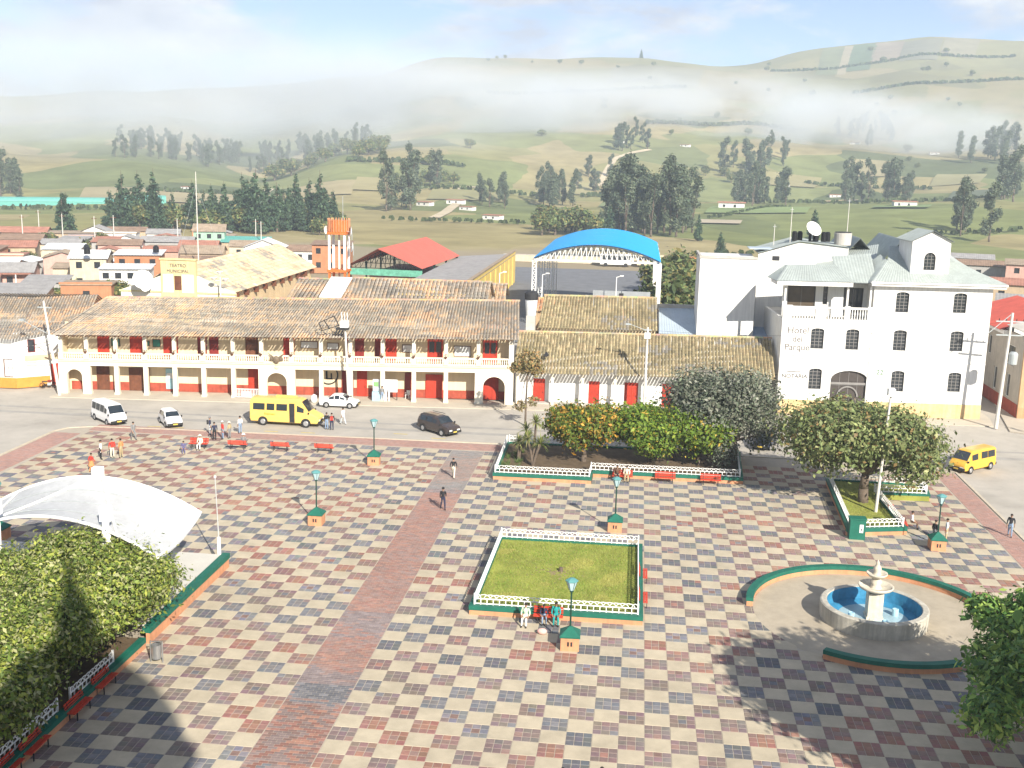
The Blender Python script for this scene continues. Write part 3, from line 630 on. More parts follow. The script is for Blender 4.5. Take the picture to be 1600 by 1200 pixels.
# back walls
GW, UW = 2.3, 2.1
open_wall(arc, 0, AL, 0, 3.95, GW, .3, [], cream); open_wall(arc, 0, AL, 4.0, 7.6, UW, .3, [], cream)
MB().box((.3, GW - .06, 0.02), (AL - .1, GW - .003, .95)).build('dado', dado, arc)
MB().box((-.1, .5, 0), (.15, 8.6, 7.0 * zf(0))).build('side_wall', cream, arc); MB().box((AL - .12, .5, 0), (AL + .12, 8.6, 7.5)).build('side_wall', white, arc)
MB().box((0, 8.3, 0), (AL, 8.6, 7.0)).build('back_wall', cream, arc)
for x0, x1, m_ in [(3.6, 4.7, redp), (7.2, 8.7, redp), (10.9, 12.3, redp), (14.7, 15.5, reddark), (16.0, 16.8, reddark), (20.0, 21.2, brown), (24.2, 25.2, redp), (31.0, 31.6, reddark), (32.1, 32.9, reddark), (34.3, 35.1, reddark), (35.5, 36.5, redp)]:
    door(arc, x0, x1, 4.05, 4.05 + 2.45, UW - .07, m_)
for x0, x1 in [(40.1, 41.6), (46.2, 47.6)]: door(arc, x0, x1, 4.05, 6.6, UW - .07, redp, glaz=True)
boardg = mat('green_board', (.03, .22, .16), .6); boardw = mat('white_board', (.66, .68, .68), .6); boardb = mat('pale_blue_sign', (.35, .58, .66), .5)
for x0, x1, z0, z1, m_ in [(5.0, 6.0, 5.0, 5.9, boardg), (9.0, 9.3, 5.1, 5.7, boardg), (9.6, 10.5, 5.0, 5.9, boardg), (26.0, 27.9, 5.3, 6.1, boardw), (28.9, 30.2, 5.2, 6.0, boardw), (37.2, 38.4, 5.1, 6.0, boardw), (42.9, 44.8, 4.8, 6.0, boardw)]:
    f = MB().box((x0, UW - .05, z0), (x1, UW - .003, z1)).build('notice_board', brown, arc); MB().box((x0 + .07, UW - .07, z0 + .07), (x1 - .07, UW - .052, z1 - .07)).build('board_face', m_, f)
for x0, x1, h, m_ in [(3.3, 4.5, 2.7, brown), (6.9, 9.0, 2.5, brown), (20.2, 21.8, 2.8, redp), (30.6, 31.7, 3.0, reddark), (32.3, 33.2, 2.9, redp), (37.6, 38.3, 2.7, reddark), (39.9, 41.6, 2.6, redp), (46.3, 47.8, 2.8, redp)]:
    door(arc, x0, x1, .03, h, GW - .14, m_, 2 if x1 - x0 > 1 else 1)
f = MB().box((10.9, GW - .12, .3), (12.3, GW - .061, 2.6)).build('shop_sign', boardb, arc); MB().box((11.0, GW - .14, 1.5), (11.9, GW - .122, 2.1)).build('sign_panel', boardw, f)
# black ring emblem on the inner wall
m = MB(); m.lathe([(1.10, 0), (1.10, .03), (.96, .03), (.96, 0)], 40); e = m.build('ring_emblem', dark, arc); e.location = (29.0, GW - .065, 2.35); e.rotation_euler = (PI / 2, 0, 0)
MB().box((-.3, -.5, .0), (-.1, .45, .025)).box((-.1, -.5, 0), (.5, -.38, .025)).box((.25, -.38, 0), (.4, .2, .025)).build('emblem_bars', dark, e)
# horned crest on the balcony front
cst = mat('crest_bronze', (.16, .12, .08), .6, .3, 6); m = MB(); m.ball((0, -.1, 0), (.35, .2, .45), 10); m.tube((-.25, -.1, .2), (-.9, -.1, .75), .13, .02); m.tube((.25, -.1, .2), (.9, -.1, .75), .13, .02); m.ball((-.45, -.05, .1), (.3, .1, .22), 8); m.ball((.45, -.05, .1), (.3, .1, .22), 8)
e = m.build('crest', cst, arc); e.location = (23.8, -.15, 4.35); MB().ball((23.8, -.1, 3.5), (.28, .1, .22), 8).build('medallion', cream, arc)
# hanging flower baskets on the posts
for i, s in enumerate(PX_[1:15]):
    k = zf(s); p = MB().lathe([(.05, 0), (.17, .18), (.18, .22)], 8).build('flower_basket', brown, arc); p.location = (s, -.2, 4.75 * k)
    m = MB()
    for q in range(26): a = R2.uniform(0, 6.28); rr = R2.uniform(.05, .26); z = .2 + R2.uniform(0, .28); c = (rr * math.cos(a), rr * math.sin(a)); m.poly([(c[0], c[1], z), (c[0] + R2.uniform(-.1, .1), c[1] + .1, z + .03), (c[0] + .09, c[1] - .03, z + .1)], R2.choice([(.05, .09, .03), (.09, .12, .03), (.3, .05, .03)]))
    m.build('plant', leafm, p)
# roof
E0, E1 = (-.3, -.95, 6.92 * .945), (AL + .75, -.95, 6.92 * 1.05); RA, RB = (3.6, 5.9, 9.95), (AL + .6, 5.2, 10.75)
tile_roof(arc, E0, E1, RA, RB); tile_roof(arc, (AL + .6, 11.4, 7.0), (-.3, 11.8, 6.6), RB, RA, fine=False); tile_roof(arc, (-.5, 11.6, 6.6), (-.5, -.9, 6.5), (3.55, 6.1, 9.95), (3.5, 5.8, 9.95), fine=False)
ridge_cap(arc, RA, RB); MB().poly([(AL + .1, -.6, 7.0), (AL + .1, 5.2, 10.6), (AL + .1, 11.2, 7.0)]).build('gable', white, arc)
m = MB()
for i in range(110): s = .1 + i * .45; m.box((s, -.85, 6.92 * zf(s) - .14), (s + .09, .35, 6.92 * zf(s) - .04))
m.build('rafter_ends', brown, arc, kind='stuff')
# white railing in the door bay
r = thing('railing', 'white bar railing in front of a red arcade door', 'railing', (-37.2, 66.3, 0), AZ); rl = MB().box((0, 0, 1.0), (2.6, .05, 1.06)).box((0, 0, .1), (2.6, .05, .16)); rl.build('rail', whitep, r)
for i in range(16): obj('bar', MB().box((0, 0, .16), (.05, .05, 1.0)).mesh('bar', whitep), r, (.04 + i * .166, 0, 0))
MB().box((.8, -.03, .2), (1.8, -.008, .75)).build('plate', boardw, r)
# ------------------------------------------------------------------ low tiled row on the right
low = thing('tiled_row_house', 'low white row with red doors under a long clay tile roof', 'building', (-6.9, 70.4, 0), .004)
LL = 27.6
open_wall(low, 0, LL, 0, 4.3, 1.2, .3, [(1.9, 3.2, 0, 2.7), (8.0, 9.2, 0, 2.6), (11.9, 13.4, 0, 2.7), (16.0, 17.3, 0, 2.7), (21.5, 22.7, 0, 2.6)], white)
for x0, x1 in [(1.9, 3.2), (8.0, 9.2), (11.9, 13.4), (16.0, 17.3), (21.5, 22.7)]: door(low, x0 + .1, x1 - .1, .03, 2.5, 1.3, redp)
for s in [.3, 4.1, 7.4, 10.9, 14.2, 17.9, 20.9, 24.0, 27.3]: MB().box((s - .14, -.1, 0), (s + .14, .2, 3.75)).build('post', cream_light, low)
for x0, x1 in [(4.7, 7.0), (9.6, 10.7), (14.6, 15.6), (18.3, 20.5)]: MB().box((x0, 1.13, 1.0), (x1, 1.197, 2.3)).build('whitewash_panel', whitep, low)
MB().box((0, .2, .0), (LL, 1.15, .12)).build('step', concrete, low)
tile_roof(low, (-.2, -.9, 3.55), (LL + .2, -.9, 3.95), (-.2, 5.2, 7.15), (LL + .2, 5.2, 7.5), rib=.36, pal=TILEY); ridge_cap(low, (-.2, 5.25, 7.2), (LL + .2, 5.25, 7.55), (.40, .33, .2))
tile_roof(low, (LL + .2, 10.5, 4.2), (-.2, 10.5, 3.8), (LL + .2, 5.25, 7.5), (-.2, 5.25, 7.15), rib=.6, pal=TILEY, fine=False); MB().box((0, 9.8, 0), (LL, 10.1, 4.2)).build('back_wall', white, low)
MB().box((-.05, .3, 0), (.15, 10, 3.7)).build('side_wall', white, low); MB().poly([(0, -.5, 3.7), (0, 5.2, 7.1), (0, 10.3, 3.8)]).build('gable', white, low)
r = MB().prism([(0, -.25), (.28, .1), (0, .75), (-.28, .1)], 0, .06).build('roof_hatch_or_shadow', dark, None); tag(r, 'dark diamond shaped plate standing for a lamp shadow on the low tiled row', 'roof light'); r.location = (-3.6, 70.9, 5.32); r.rotation_euler = (.53, 0, 0)  # dark plate stands in for a lamp-shaped cast shadow on the tiles
rear = thing('rear_tiled_house', 'clay tiled house standing behind the low tiled row', 'building', (-5.4, 80.6, 0))
tile_roof(rear, (0, -.7, 7.0), (13.9, -.7, 7.15), (.2, 4.3, 10.25), (13.7, 4.3, 10.4), rib=.36, pal=TILEY); tile_roof(rear, (13.9, 9.5, 7.1), (0, 9.5, 7.0), (13.7, 4.3, 10.4), (.2, 4.3, 10.25), rib=.6, pal=TILEY, fine=False)
ridge_cap(rear, (.2, 4.3, 10.3), (13.7, 4.3, 10.45), (.42, .34, .2)); MB().box((.2, 0, 0), (13.6, 8.9, 7.0)).build('wall', cream, rear); MB().poly([(.25, -.4, 7.0), (.25, 4.3, 10.2), (.25, 9.2, 7.0)]).poly([(13.62, -.4, 7.1), (13.62, 9.2, 7.1), (13.62, 4.3, 10.3)]).build('gable', cream, rear)
# narrow lane between with a water tank on a post
r = thing('water_tank', 'white water tank with black lid between the tiled roofs', 'water tank', (-5.9, 76.2, 0)); MB().box((-.5, -.5, 0), (.5, .5, 9.0)).build('stand', concrete, r); MB().lathe([(0, 9), (.55, 9.0), (.7, 10.6), (.7, 10.8)], 16).build('tank', boardw, r); MB().lathe([(.78, 10.8), (.78, 11.5), (.5, 11.75), (0, 11.8)], 16).build('lid', dark, r)
# grey sheet roofs beside it
gs = thing('sheet_roof_house', 'low house under pale grey sheet roofs beside the white wall', 'building', (8.6, 79.5, 0))
MB().box((0, 0, 0), (12.0, 9, 7.0)).build('wall', concrete, gs); bluegrey = mat('blue_grey_sheet', (.46, .54, .60), .5, .08, .5, metal=.2)
sheet_roof(gs, (0, -.4, 7.05), (7.6, -.4, 7.1), (0, 7.5, 9.1), (6.2, 7.5, 9.2), bluegrey); sheet_roof(gs, (7.7, -.6, 7.2), (12.2, -.6, 7.1), (6.3, 7.5, 9.15), (12.2, 7.5, 9.0), mat('blue_sheet', (.30, .40, .55), .5, .1, .6, metal=.2)); MB().box((-.2, 7.3, 8.9), (7.0, 7.8, 9.5)).build('parapet', concrete, gs)
# blank white wall block
bl = thing('blank_wall_block', 'tall white block with a blank wall next to the hotel', 'building', (12.8, 78.6, 0)); MB().box((0, 0, 0), (6.3, 8, 15.9)).build('wall', white, bl); MB().box((-.1, -.1, 15.9), (6.3, .3, 16.15)).box((-.1, .3, 15.9), (.15, 8, 16.15)).build('parapet_cap', concrete, bl)
# ------------------------------------------------------------------ the white hotel
hotel = thing('hotel', 'white three storey hotel with arched windows and a dormer', 'hotel', (21.4, 71.78, 0), math.atan2(1.61, 21.65)); HL = 21.71; HH = 14.1
WINS = [(3.25, 2.75, 5.0), (12.0, 2.75, 5.0), (18.0, 2.9, 5.0), (3.15, 7.15, 9.35), (7.3 - .45, 7.15, 9.35), (11.85, 7.2, 9.4), (17.8, 7.3, 9.45), (11.75, 11.3, 13.45), (17.75, 11.4, 13.5)]
ops = [(x, x + 1.35, z0, z1) for x, z0, z1 in WINS] + [(5.6, 9.5, 0.0, 4.85)]
o1 = [o for o in ops if o[0] < 9.4]; o2 = [o for o in ops if o[0] > 9.4]
open_wall(hotel, 0, 9.4, 0, 10.35, 0, .4, o1, white, arch=[(o[0], o[1], o[3] - .25, o[3]) for o in o1[:-1]] + [(5.6, 9.5, 3.9, 4.85)])
open_wall(hotel, 9.4, HL, 0, HH, 0, .4, o2, white, arch=[(o[0], o[1], o[3] - .25, o[3]) for o in o2])
for x, z0, z1 in WINS:
    f = window(hotel, x + .02, x + 1.33, z0 + .02, z1 - .02, .16, 3, 6, bar=.045)
    MB().box((x - .06, -.07, z0 - .09), (x + 1.41, .1, z0 - .003)).build('sill', white, f)
f = window(hotel, 5.65, 9.45, .05, 4.8, .25, 4, 3, pane=mat('gate_dark', (.06, .05, .045), .6), name='gateway'); MB().box((5.7, .15, 3.3), (9.4, .24, 3.55)).build('gate_beam', bar_m, f)
MB().lathe([(1.15, 0), (1.15, .06), (1.0, .06), (1.0, 0)], 20, a0=0, a1=PI).build('gate_arch', bar_m, f); bpy.data.objects['gate_arch'].location = (7.5, .22, 2.0); bpy.data.objects['gate_arch'].rotation_euler = (PI / 2, 0, 0)
MB().box((-.02, -.05, 0), (5.55, -.003, 1.55)).box((9.55, -.05, 0), (HL + .02, -.003, 1.55)).build('yellow_dado', mat('yellow_dado', (.68, .50, .26), .9, .2, 1., streak=.2), hotel)
m = MB(); m.box((-.03, -.06, 5.92), (HL + .02, -.002, 6.02)); m.box((-.03, -.06, 10.12), (9.38, -.002, 10.24)); m.build('string_course', white, hotel)
MB().box((-.0, .4, 0), (.3, 13, 10.3)).box((HL - .3, .4, 0), (HL, 14, HH)).box((.3, 12.7, 0), (HL - .3, 13, HH)).box((9.4, .4, 10.3), (9.7, 12, HH)).build('side_wall', white, hotel)
# roof terrace behind a balustrade
MB().box((.3, .4, 10.0), (9.4, 12.7, 10.3)).build('terrace_floor', concrete, hotel); MB().box((0, .02, 11.45), (9.38, .34, 11.65)).build('terrace_rail', white, hotel)
for a, b in ((0, 1.0), (3.45, 4.0), (3.98, 4.6), (6.5, 7.1), (8.9, 9.38)): MB().box((a, .0, 10.352), (b, .36, 11.75)).build('terrace_pier', white, hotel)
for a, b in ((1.1, 3.4), (4.7, 6.4), (7.2, 8.85)):
    n = int((b - a) / .26)
    for i in range(n): o = obj('baluster', BALW, hotel, (a + (b - a) * (i + .5) / n, .18, 10.36)); o.scale = (1.1, 1.1, 1.95)
open_wall(hotel, .4, 9.4, 10.3, 13.9, 2.6, .25, [(.9, 3.9, 11.2, 13.6), (4.7, 5.2, 11.6, 13.6), (6.9, 9.0, 10.4, 13.5)], white)
window(hotel, .92, 3.88, 11.22, 13.58, 2.68, 2, 1, pane=mat('terrace_glass', (.09, .07, .05), .15)); window(hotel, 4.72, 5.18, 11.62, 13.58, 2.68, 1, 3); window(hotel, 6.92, 8.98, 10.42, 13.48, 2.68, 2, 1)
for x in (.15, 6.7, 9.1): MB().box((x - .1, .1, 11.65), (x + .1, .3, 13.95)).build('terrace_post', white, hotel)
MB().box((-.9, -.5, 13.9), (7.0, 3.0, 14.35)).build('fascia', white, hotel); palesheet = mat('pale_sheet_roof', (.40, .445, .42), .6, .10, .6, metal=.1, streak=.15)
sheet_roof(hotel, (-1.0, -.55, 14.36), (7.0, -.55, 14.4), (.9, 3.6, 15.7), (6.0, 3.6, 15.9), palesheet); sheet_roof(hotel, (-1.0, 5, 14.2), (-1.0, -.55, 14.36), (.9, 5, 15.6), (.9, 3.6, 15.7), palesheet); sheet_roof(hotel, (5.5, -.4, 14.37), (9.6, -.1, 14.3), (6.0, 5.5, 16.6), (10.2, 5.5, 17.0), palesheet)
# main roof: hip with box gutter, dormer with an arched window
MB().box((8.9, -.75, HH), (HL + 1.1, .5, HH + .16)).box((8.8, -.85, HH + .24), (HL + 1.2, .5, HH + .46)).build('eave_board', white, hotel); MB().box((8.95, -.7, HH + .16), (HL + 1.05, .45, HH + .24)).build('gutter', dark, hotel)
sheet_roof(hotel, (8.85, -.8, HH + .47), (HL + 1.15, -.8, HH + .47), (11.4, 3.2, 16.5), (HL - 3.2, 3.2, 16.5), palesheet); sheet_roof(hotel, (HL + 1.15, -.8, HH + .47), (HL + 1.15, 9, HH + .47), (HL - 3.2, 3.2, 16.5), (HL - 3.2, 7, 17.6), palesheet); sheet_roof(hotel, (8.85, 7, HH + .47), (8.85, -.8, HH + .47), (11.4, 6, 16.9), (11.4, 3.2, 16.5), palesheet)
sheet_roof(hotel, (11.4, 3.2, 16.5), (HL - 3.2, 3.2, 16.5), (12.5, 6.5, 17.8), (HL - 3.2, 7, 17.7), palesheet)
D0, D1, DY = 13.2, 17.2, .9
open_wall(hotel, D0, D1, 15.0, 18.9, DY, .3, [(14.55, 15.75, 15.75, 17.6)], white, 'dormer', arch=[(14.55, 15.75, 17.0, 17.6)]); window(hotel, 14.57, 15.73, 15.77, 17.58, DY + .12, 3, 5)
for q in (D0, D1 - .3): MB().box((q, DY + .3, 15.0), (q + .3, 5.5, 18.9)).build('dormer_side', white, hotel)
MB().poly([(D0, DY, 18.9), (D1, DY, 18.9), ((D0 + D1) / 2, DY, 19.75)]).build('dormer_gable', white, hotel); MB().box((D0 - .3, DY - .3, 14.95), (D1 + .5, DY + .2, 15.2)).build('dormer_sill', white, hotel)
sheet_roof(hotel, (D0 - .3, 6, 18.75), (D0 - .3, DY - .3, 18.75), ((D0 + D1) / 2, 6, 19.9), ((D0 + D1) / 2, DY - .3, 19.9), palesheet); sheet_roof(hotel, (D1 + .3, DY - .3, 18.75), (D1 + .3, 6, 18.75), ((D0 + D1) / 2, DY - .3, 19.9), ((D0 + D1) / 2, 6, 19.9), palesheet)
faded = mat('faded_lettering', (.13, .115, .11), .9, .6, 6); inkm = mat('dark_lettering', (.025, .02, .016), .9, .3, 6)
for tx, z, s in (('Hotel', 8.75, 1.0), ('del', 7.85, .9), ('Parque', 6.95, .95)): lettering(hotel, tx, (1.75, -.012, z), s, faded, align='CENTER')
lettering(hotel, 'NOTARIA', (.35, -.012, 3.9), .62, inkm); MB().box((.9, -.014, 4.55), (2.3, -.003, 4.62)).build('painted_line', inkm, hotel); lettering(hotel, '22', (10.35, -.012, 4.55), .75, mat('green_lettering', (.02, .13, .05), .8))
MB().box((.9, -.014, 6.35), (1.6, -.003, 6.42)).box((1.5, -.014, 6.05), (2.6, -.003, 6.12)).build('painted_line', faded, hotel)
# rear blocks of the hotel
hr = thing('hotel_annex', 'white rear block behind the hotel under sloping grey sheets', 'building', (19.5, 82.0, 0)); MB().prism([(0, 0), (10, 0), (10, 9), (0, 9)], 0, 14.5).build('wall', white, hr)
MB().poly([(0, -.01, 14.5), (10, -.01, 14.5), (10, -.01, 17.3), (4.5, -.01, 17.7), (0, -.01, 16.3)]).build('wall_top', white, hr); sheet_roof(hr, (0, -.2, 16.35), (0, 8, 16.4), (4.6, -.2, 17.8), (4.6, 8, 17.8), palesheet); sheet_roof(hr, (10, 8, 17.3), (10, -.2, 17.3), (4.6, 8, 17.8), (4.6, -.2, 17.8), palesheet); MB().box((1.6, -.05, 15.6), (2.4, -.012, 16.1)).build('vent_window', dark, hr)
MB().box((-.7, .3, 15.9), (3.8, 3.2, 16.0)).build('roof_panel', bluegrey, hr); hr_p = bpy.data.objects['roof_panel']; hr_p.location = (-.3, 0, .9)
hg = thing('gabled_shed', 'twin grey gable roofs rising behind the hotel', 'building', (31.0, 88.0, 0))
MB().box((-2, 0, 0), (9, 10, 15)).build('wall', white, hg)
for x0 in (-2.2, 2.6):
    sheet_roof(hg, (x0, 11, 15.2), (x0, -2.5, 15.2), (x0 + 2.6, 11, 18.2), (x0 + 2.6, -2.5, 18.2), palesheet); sheet_roof(hg, (x0 + 5.4, -2.5, 15.2), (x0 + 5.4, 11, 15.2), (x0 + 2.6, -2.5, 18.2), (x0 + 2.6, 11, 18.2), palesheet)
sheet_roof(hg, (-6, -9, 15.0), (1, -9, 16.2), (-2.5, 0, 16.4), (3, 0, 17.4), palesheet)
tankb = mat('black_plastic', (.012, .012, .014), .4); ta = None
for i, x in enumerate((23.7, 24.35, 25.6, 26.2, 27.0, 27.5)):
    lab = 'leftmost black plastic water tank on the hotel roof'
    if i == 0:
        ta = thing('roof_tank', lab, 'water tank', (x, 84.2, 17.75), 0, 'black tanks on the hotel roof'); MB().lathe([(0, 0), (.30, 0), (.30, .95), (.22, 1.05)], 12).build('tank', tankb, ta); MB().lathe([(.22, 1.05), (.22, 1.12), (0, 1.14)], 12).build('lid', tankb, ta)
    else: dup(ta, (x, 84.2 + .3 * (i % 2), 17.75), 0, '%s black plastic water tank from the left on the hotel roof' % ('', 'second', 'third', 'fourth', 'fifth', 'rightmost')[i])
r = thing('cement_tank', 'round grey cement tank at the end of the roof tanks', 'water tank', (29.3, 85, 17.4)); MB().lathe([(0, 0), (.95, 0), (1.0, 1.35), (.95, 1.4)], 20).build('tank', concrete, r); MB().lathe([(.95, 1.4), (.9, 1.5), (0, 1.55)], 20).build('lid', dark, r)
def dish(label, loc, d, rz, tilt=55, group=None):
    r = thing('satellite_dish', label, 'satellite dish', loc, rz, group); MB().tube((0, 0, -1.2), (0, 0, .0), .05).build('mast', greym, r)
    m = MB(); pr = [(d / 2 * k / 6, (k / 6) ** 2 * d * .16) for k in range(7)]; m.lathe(pr, 20); o = m.build('reflector', whitep, r, smooth=True); o.rotation_euler = (rad(tilt), 0, 0)
    q = MB().tube((0, 0, 0), (0, 0, d * .42), .02).ball((0, 0, d * .42), .07, 6).build('feed', greym, r); q.rotation_euler = (rad(tilt), 0, 0); return r
dish('large white dish among the tanks on the hotel roof', (25.6, 83.6, 19.1), 1.9, .5)
for x, y, z, h, lab in ((23.2, 84, 17.4, 4.2, 'thin grey mast left of the hotel roof tanks'), (21.6, 86, 16.9, 2.6, 'short wooden mast on the hotel annex roof'), (29.9, 86, 17.5, 5.2, 'pale thin mast beside the cement roof tank')):
    r = thing('roof_mast', lab, 'mast', (x, y, z)); MB().tube((0, 0, 0), (0, 0, h), .05, .03, 6).build('pole', pole_m, r); MB().box((-.2, -.03, h - .3), (.2, .03, h - .25)).build('crossbar', greym, r)
# ------------------------------------------------------------------ corner building across the right street
rb = thing('corner_house', 'ochre corner house with a red sheet roof across the side street', 'building', (47.3, 74.6, 0))
och = mat('ochre_wall', (.50, .34, .19), .9, .12, .8, streak=.15)
open_wall(rb, 0, 14, 0, 9.4, 0, .3, [(1.0, 2.2, 1.4, 3.8), (5, 6.2, 1.4, 3.8), (1.0, 2.2, 5.4, 7.6), (5, 6.2, 5.4, 7.6)], och); MB().box((-.02, -.04, 0), (14, -.002, 1.2)).build('dado', orange, rb)
for x in (1.0, 5):
    for z in (1.4, 5.4): window(rb, x + .02, x + 1.18, z + .02, z + 2.38, .12, 2, 3, frame=whitep)
sw = obj('side_wing', None, rb); sw.rotation_euler.z = -PI / 2; sw.location = (0, 22.3, 0)
open_wall(sw, 0, 22, 0, 8.8, 0, .3, [(17.6, 18.8, 1.6, 4.2), (13, 14.2, 1.6, 4.2), (8, 9.2, 1.6, 4.2), (16.5, 19.5, 5.2, 7.4), (10, 11.2, 5.2, 7.4)], mat('pale_side_wall', (.52, .47, .40), .9, .12, .8, streak=.2)); MB().box((-.0, -.05, 0), (22, -.002, 1.45)).build('dado', dado, sw)
for x0, x1, z0, z1 in [(17.6, 18.8, 1.6, 4.2), (13, 14.2, 1.6, 4.2), (8, 9.2, 1.6, 4.2), (16.5, 19.5, 5.2, 7.4), (10, 11.2, 5.2, 7.4)]: window(sw, x0 + .02, x1 - .02, z0 + .02, z1 - .02, .1, 2, 2, frame=whitep)
sheet_roof(rb, (-1.0, 22.6, 8.9), (-1.0, 5.6, 8.9), (6, 22.6, 11.0), (6, 5.6, 11.0), mat('red_sheet', (.50, .10, .07), .6, .15, .8)); sheet_roof(rb, (-.4, 5.4, 9.5), (-.4, -.6, 9.5), (6, 5.4, 10.6), (6, -.6, 10.6), concrete); MB().box((-.6, 5.3, 8.4), (-.2, 22.4, 8.85)).build('eave_board', whitep, rb)
# corner house on the left
lc = thing('corner_house', 'white corner house with orange dado and old tile roof', 'building', (-62.2, 65.9, 0))
open_wall(lc, -18, 0, 0, 5.9, 0, .3, [(-3.9, -2.5, 1.2, 3.3), (-1.4, -.3, 1.2, 3.3), (-6.5, -5.2, 0, 2.8), (-9.5, -8.2, 1.2, 3.3)], white); MB().box((-18, -.05, 0), (0, -.002, 1.15)).build('dado', mat('orange_dado', (.60, .26, .05), .85, .15, 1), lc)
for x0, x1 in ((-3.88, -2.52), (-1.38, -.32), (-9.48, -8.22)): window(lc, x0, x1, 1.22, 3.28, .08, 2, 2, frame=brown, pane=boardw)
door(lc, -6.4, -5.3, .02, 2.7, .1, redp)
sw = obj('side_wing', None, lc); SL = 6.6; sd = math.atan2(4.2, 5.1); sw.rotation_euler.z = sd
open_wall(sw, .02, SL, 0, 6.2, 0, .3, [(1.4, 2.2, 3.9, 5.4), (3.7, 4.6, 0.02, 2.5)], white); MB().box((0, -.05, 0), (3.58, -.002, 1.15)).box((4.72, -.05, 0), (SL, -.002, 1.15)).build('dado', MATS['orange_dado'], sw)
window(sw, 1.42, 2.18, 3.92, 5.38, .08, 1, 2, frame=reddark); door(sw, 3.75, 4.55, .03, 2.4, .08, redp, 1); MB().box((1.0, -.08, 3.0), (4.9, -.003, 3.6)).build('sign_band', mat('sign_tan', (.55, .45, .3), .8, .2), sw)
tile_roof(lc, (-18, -1.0, 5.6), (.3, -1.0, 5.6), (-18, 6.5, 9.3), (-1.5, 6.5, 9.3), fine=False); tile_roof(lc, (.3, -1.0, 5.6), (6.0, 4.6, 6.5), (-1.5, 6.5, 9.3), (5.5, 9, 9.6), fine=False); tile_roof(lc, (5, 16, 6), (-18, 14, 6), (5.5, 9, 9.6), (-18, 6.5, 9.3), fine=False)
MB().prism([(-18, .35), (-.3, .35), (4.6, 4.8), (4.6, 14), (-18, 14)], 0, 5.5).build('inner_wall', white, lc)
# ------------------------------------------------------------------ town behind the square
wm = {k: mat(k + '_house_wall', c, .9, .12, .8, streak=.15) for k, c in dict(pink=(.58, .36, .30), tan=(.48, .37, .25), beige=(.60, .52, .38), brick=(.46, .21, .11), whitew=(.74, .73, .69), grey=(.40, .39, .37), greenw=(.34, .50, .38), rose=(.50, .31, .24)).items()}
rm = {'grey': mat('grey_sheet', (.30, .29, .28), .8, .2, .8), 'white': mat('white_sheet', (.66, .67, .66), .6, .1, .8), 'tan': mat('old_tan_roof', (.32, .25, .18), .95, .25, .7), 'red': mat('rust_roof', (.36, .17, .12), .9, .25, .7), 'teal': mat('teal_sheet', (.11, .36, .31), .6, .1, .8), 'brown': mat('brown_roof', (.25, .17, .12), .9, .25, .7)}
def house(label, x, y, w, d, h, rz, wall, roof, rise=1.2, kind='gable', wins=2, storeys=1, awning=None, group=None):
    r = thing('house', label, 'house', (x, y, th(x, y)), rz, group); hw = w / 2; W_ = wm[wall]; Rf = rm[roof]; sh = h / storeys
    ops = []
    for s in range(storeys):
        for i in range(wins):
            cx = -hw + w * (i + .5) / wins
            if s == 0 and i == wins - 1 and wins > 1: ops.append((cx - .5, cx + .5, 0.02, 2.1, 'd'))
            else: ops.append((cx - .55, cx + .55, s * sh + sh * .38, s * sh + sh * .78, 'w'))
    open_wall(r, -hw, hw, 0, h, 0, .25, [o[:4] for o in ops], W_)
    MB().box((-hw, .25, 0), (-hw + .25, d, h)).box((hw - .25, .25, 0), (hw, d, h)).box((-hw + .25, d - .25, 0), (hw - .25, d, h)).build('outer_walls', W_, r, kind='stuff')
    for a, b, c, e, t in ops:
        if t == 'w': MB().box((a, .12, c), (b, .16, e)).build('window', glass, r)
        else: MB().box((a, .1, c), (b, .18, e)).build('door', brown, r)
    o = .4
    if kind == 'gable':
        sheet_roof(r, (-hw - o, -o, h - .05), (hw + o, -o, h - .05), (-hw - o, d / 2, h + rise), (hw + o, d / 2, h + rise), Rf, .5, 'roof'); sheet_roof(r, (hw + o, d + o, h - .05), (-hw - o, d + o, h - .05), (hw + o, d / 2, h + rise), (-hw - o, d / 2, h + rise), Rf, .5, 'roof')
        MB().poly([(-hw, .0, h), (-hw, d / 2, h + rise - .12), (-hw, d, h)]).poly([(hw, 0, h), (hw, d, h), (hw, d / 2, h + rise - .12)]).build('gable', W_, r)
    elif kind == 'front':
        sheet_roof(r, (-hw - o, d + o, h - .05), (-hw - o, -o, h - .05), (0, d + o, h + rise), (0, -o, h + rise), Rf, .5, 'roof'); sheet_roof(r, (hw + o, -o, h - .05), (hw + o, d + o, h - .05), (0, -o, h + rise), (0, d + o, h + rise), Rf, .5, 'roof')
        MB().poly([(-hw, 0, h), (hw, 0, h), (0, 0, h + rise - .12)]).build('gable', W_, r)
    elif kind == 'shed': sheet_roof(r, (-hw - o, -o, h + .05), (hw + o, -o, h + .05), (-hw - o, d + o, h + rise), (hw + o, d + o, h + rise), Rf, .5, 'roof'); MB().poly([(-hw, 0, h), (-hw, d, h + rise), (-hw, d, h)]).poly([(hw, 0, h), (hw, d, h), (hw, d, h + rise)]).build('gable', W_, r)
    else: MB().box((-hw - .2, -.2, h + .003), (hw + .2, d + .2, h + .18)).build('roof', Rf, r); MB().box((-hw - .2, -.2, h + .18), (hw + .2, 0, h + .5)).build('parapet', W_, r)
    if awning: MB().box((-hw, -1.6, h * .92), (hw, 0, h * .97)).build('awning', rm[awning], r); [MB().box((q - .09, -1.5, 0), (q + .09, -1.32, h * .92)).build('post', whitep, r) for q in (-hw + .2, -hw / 3, hw / 3, hw - .2)]
    return r
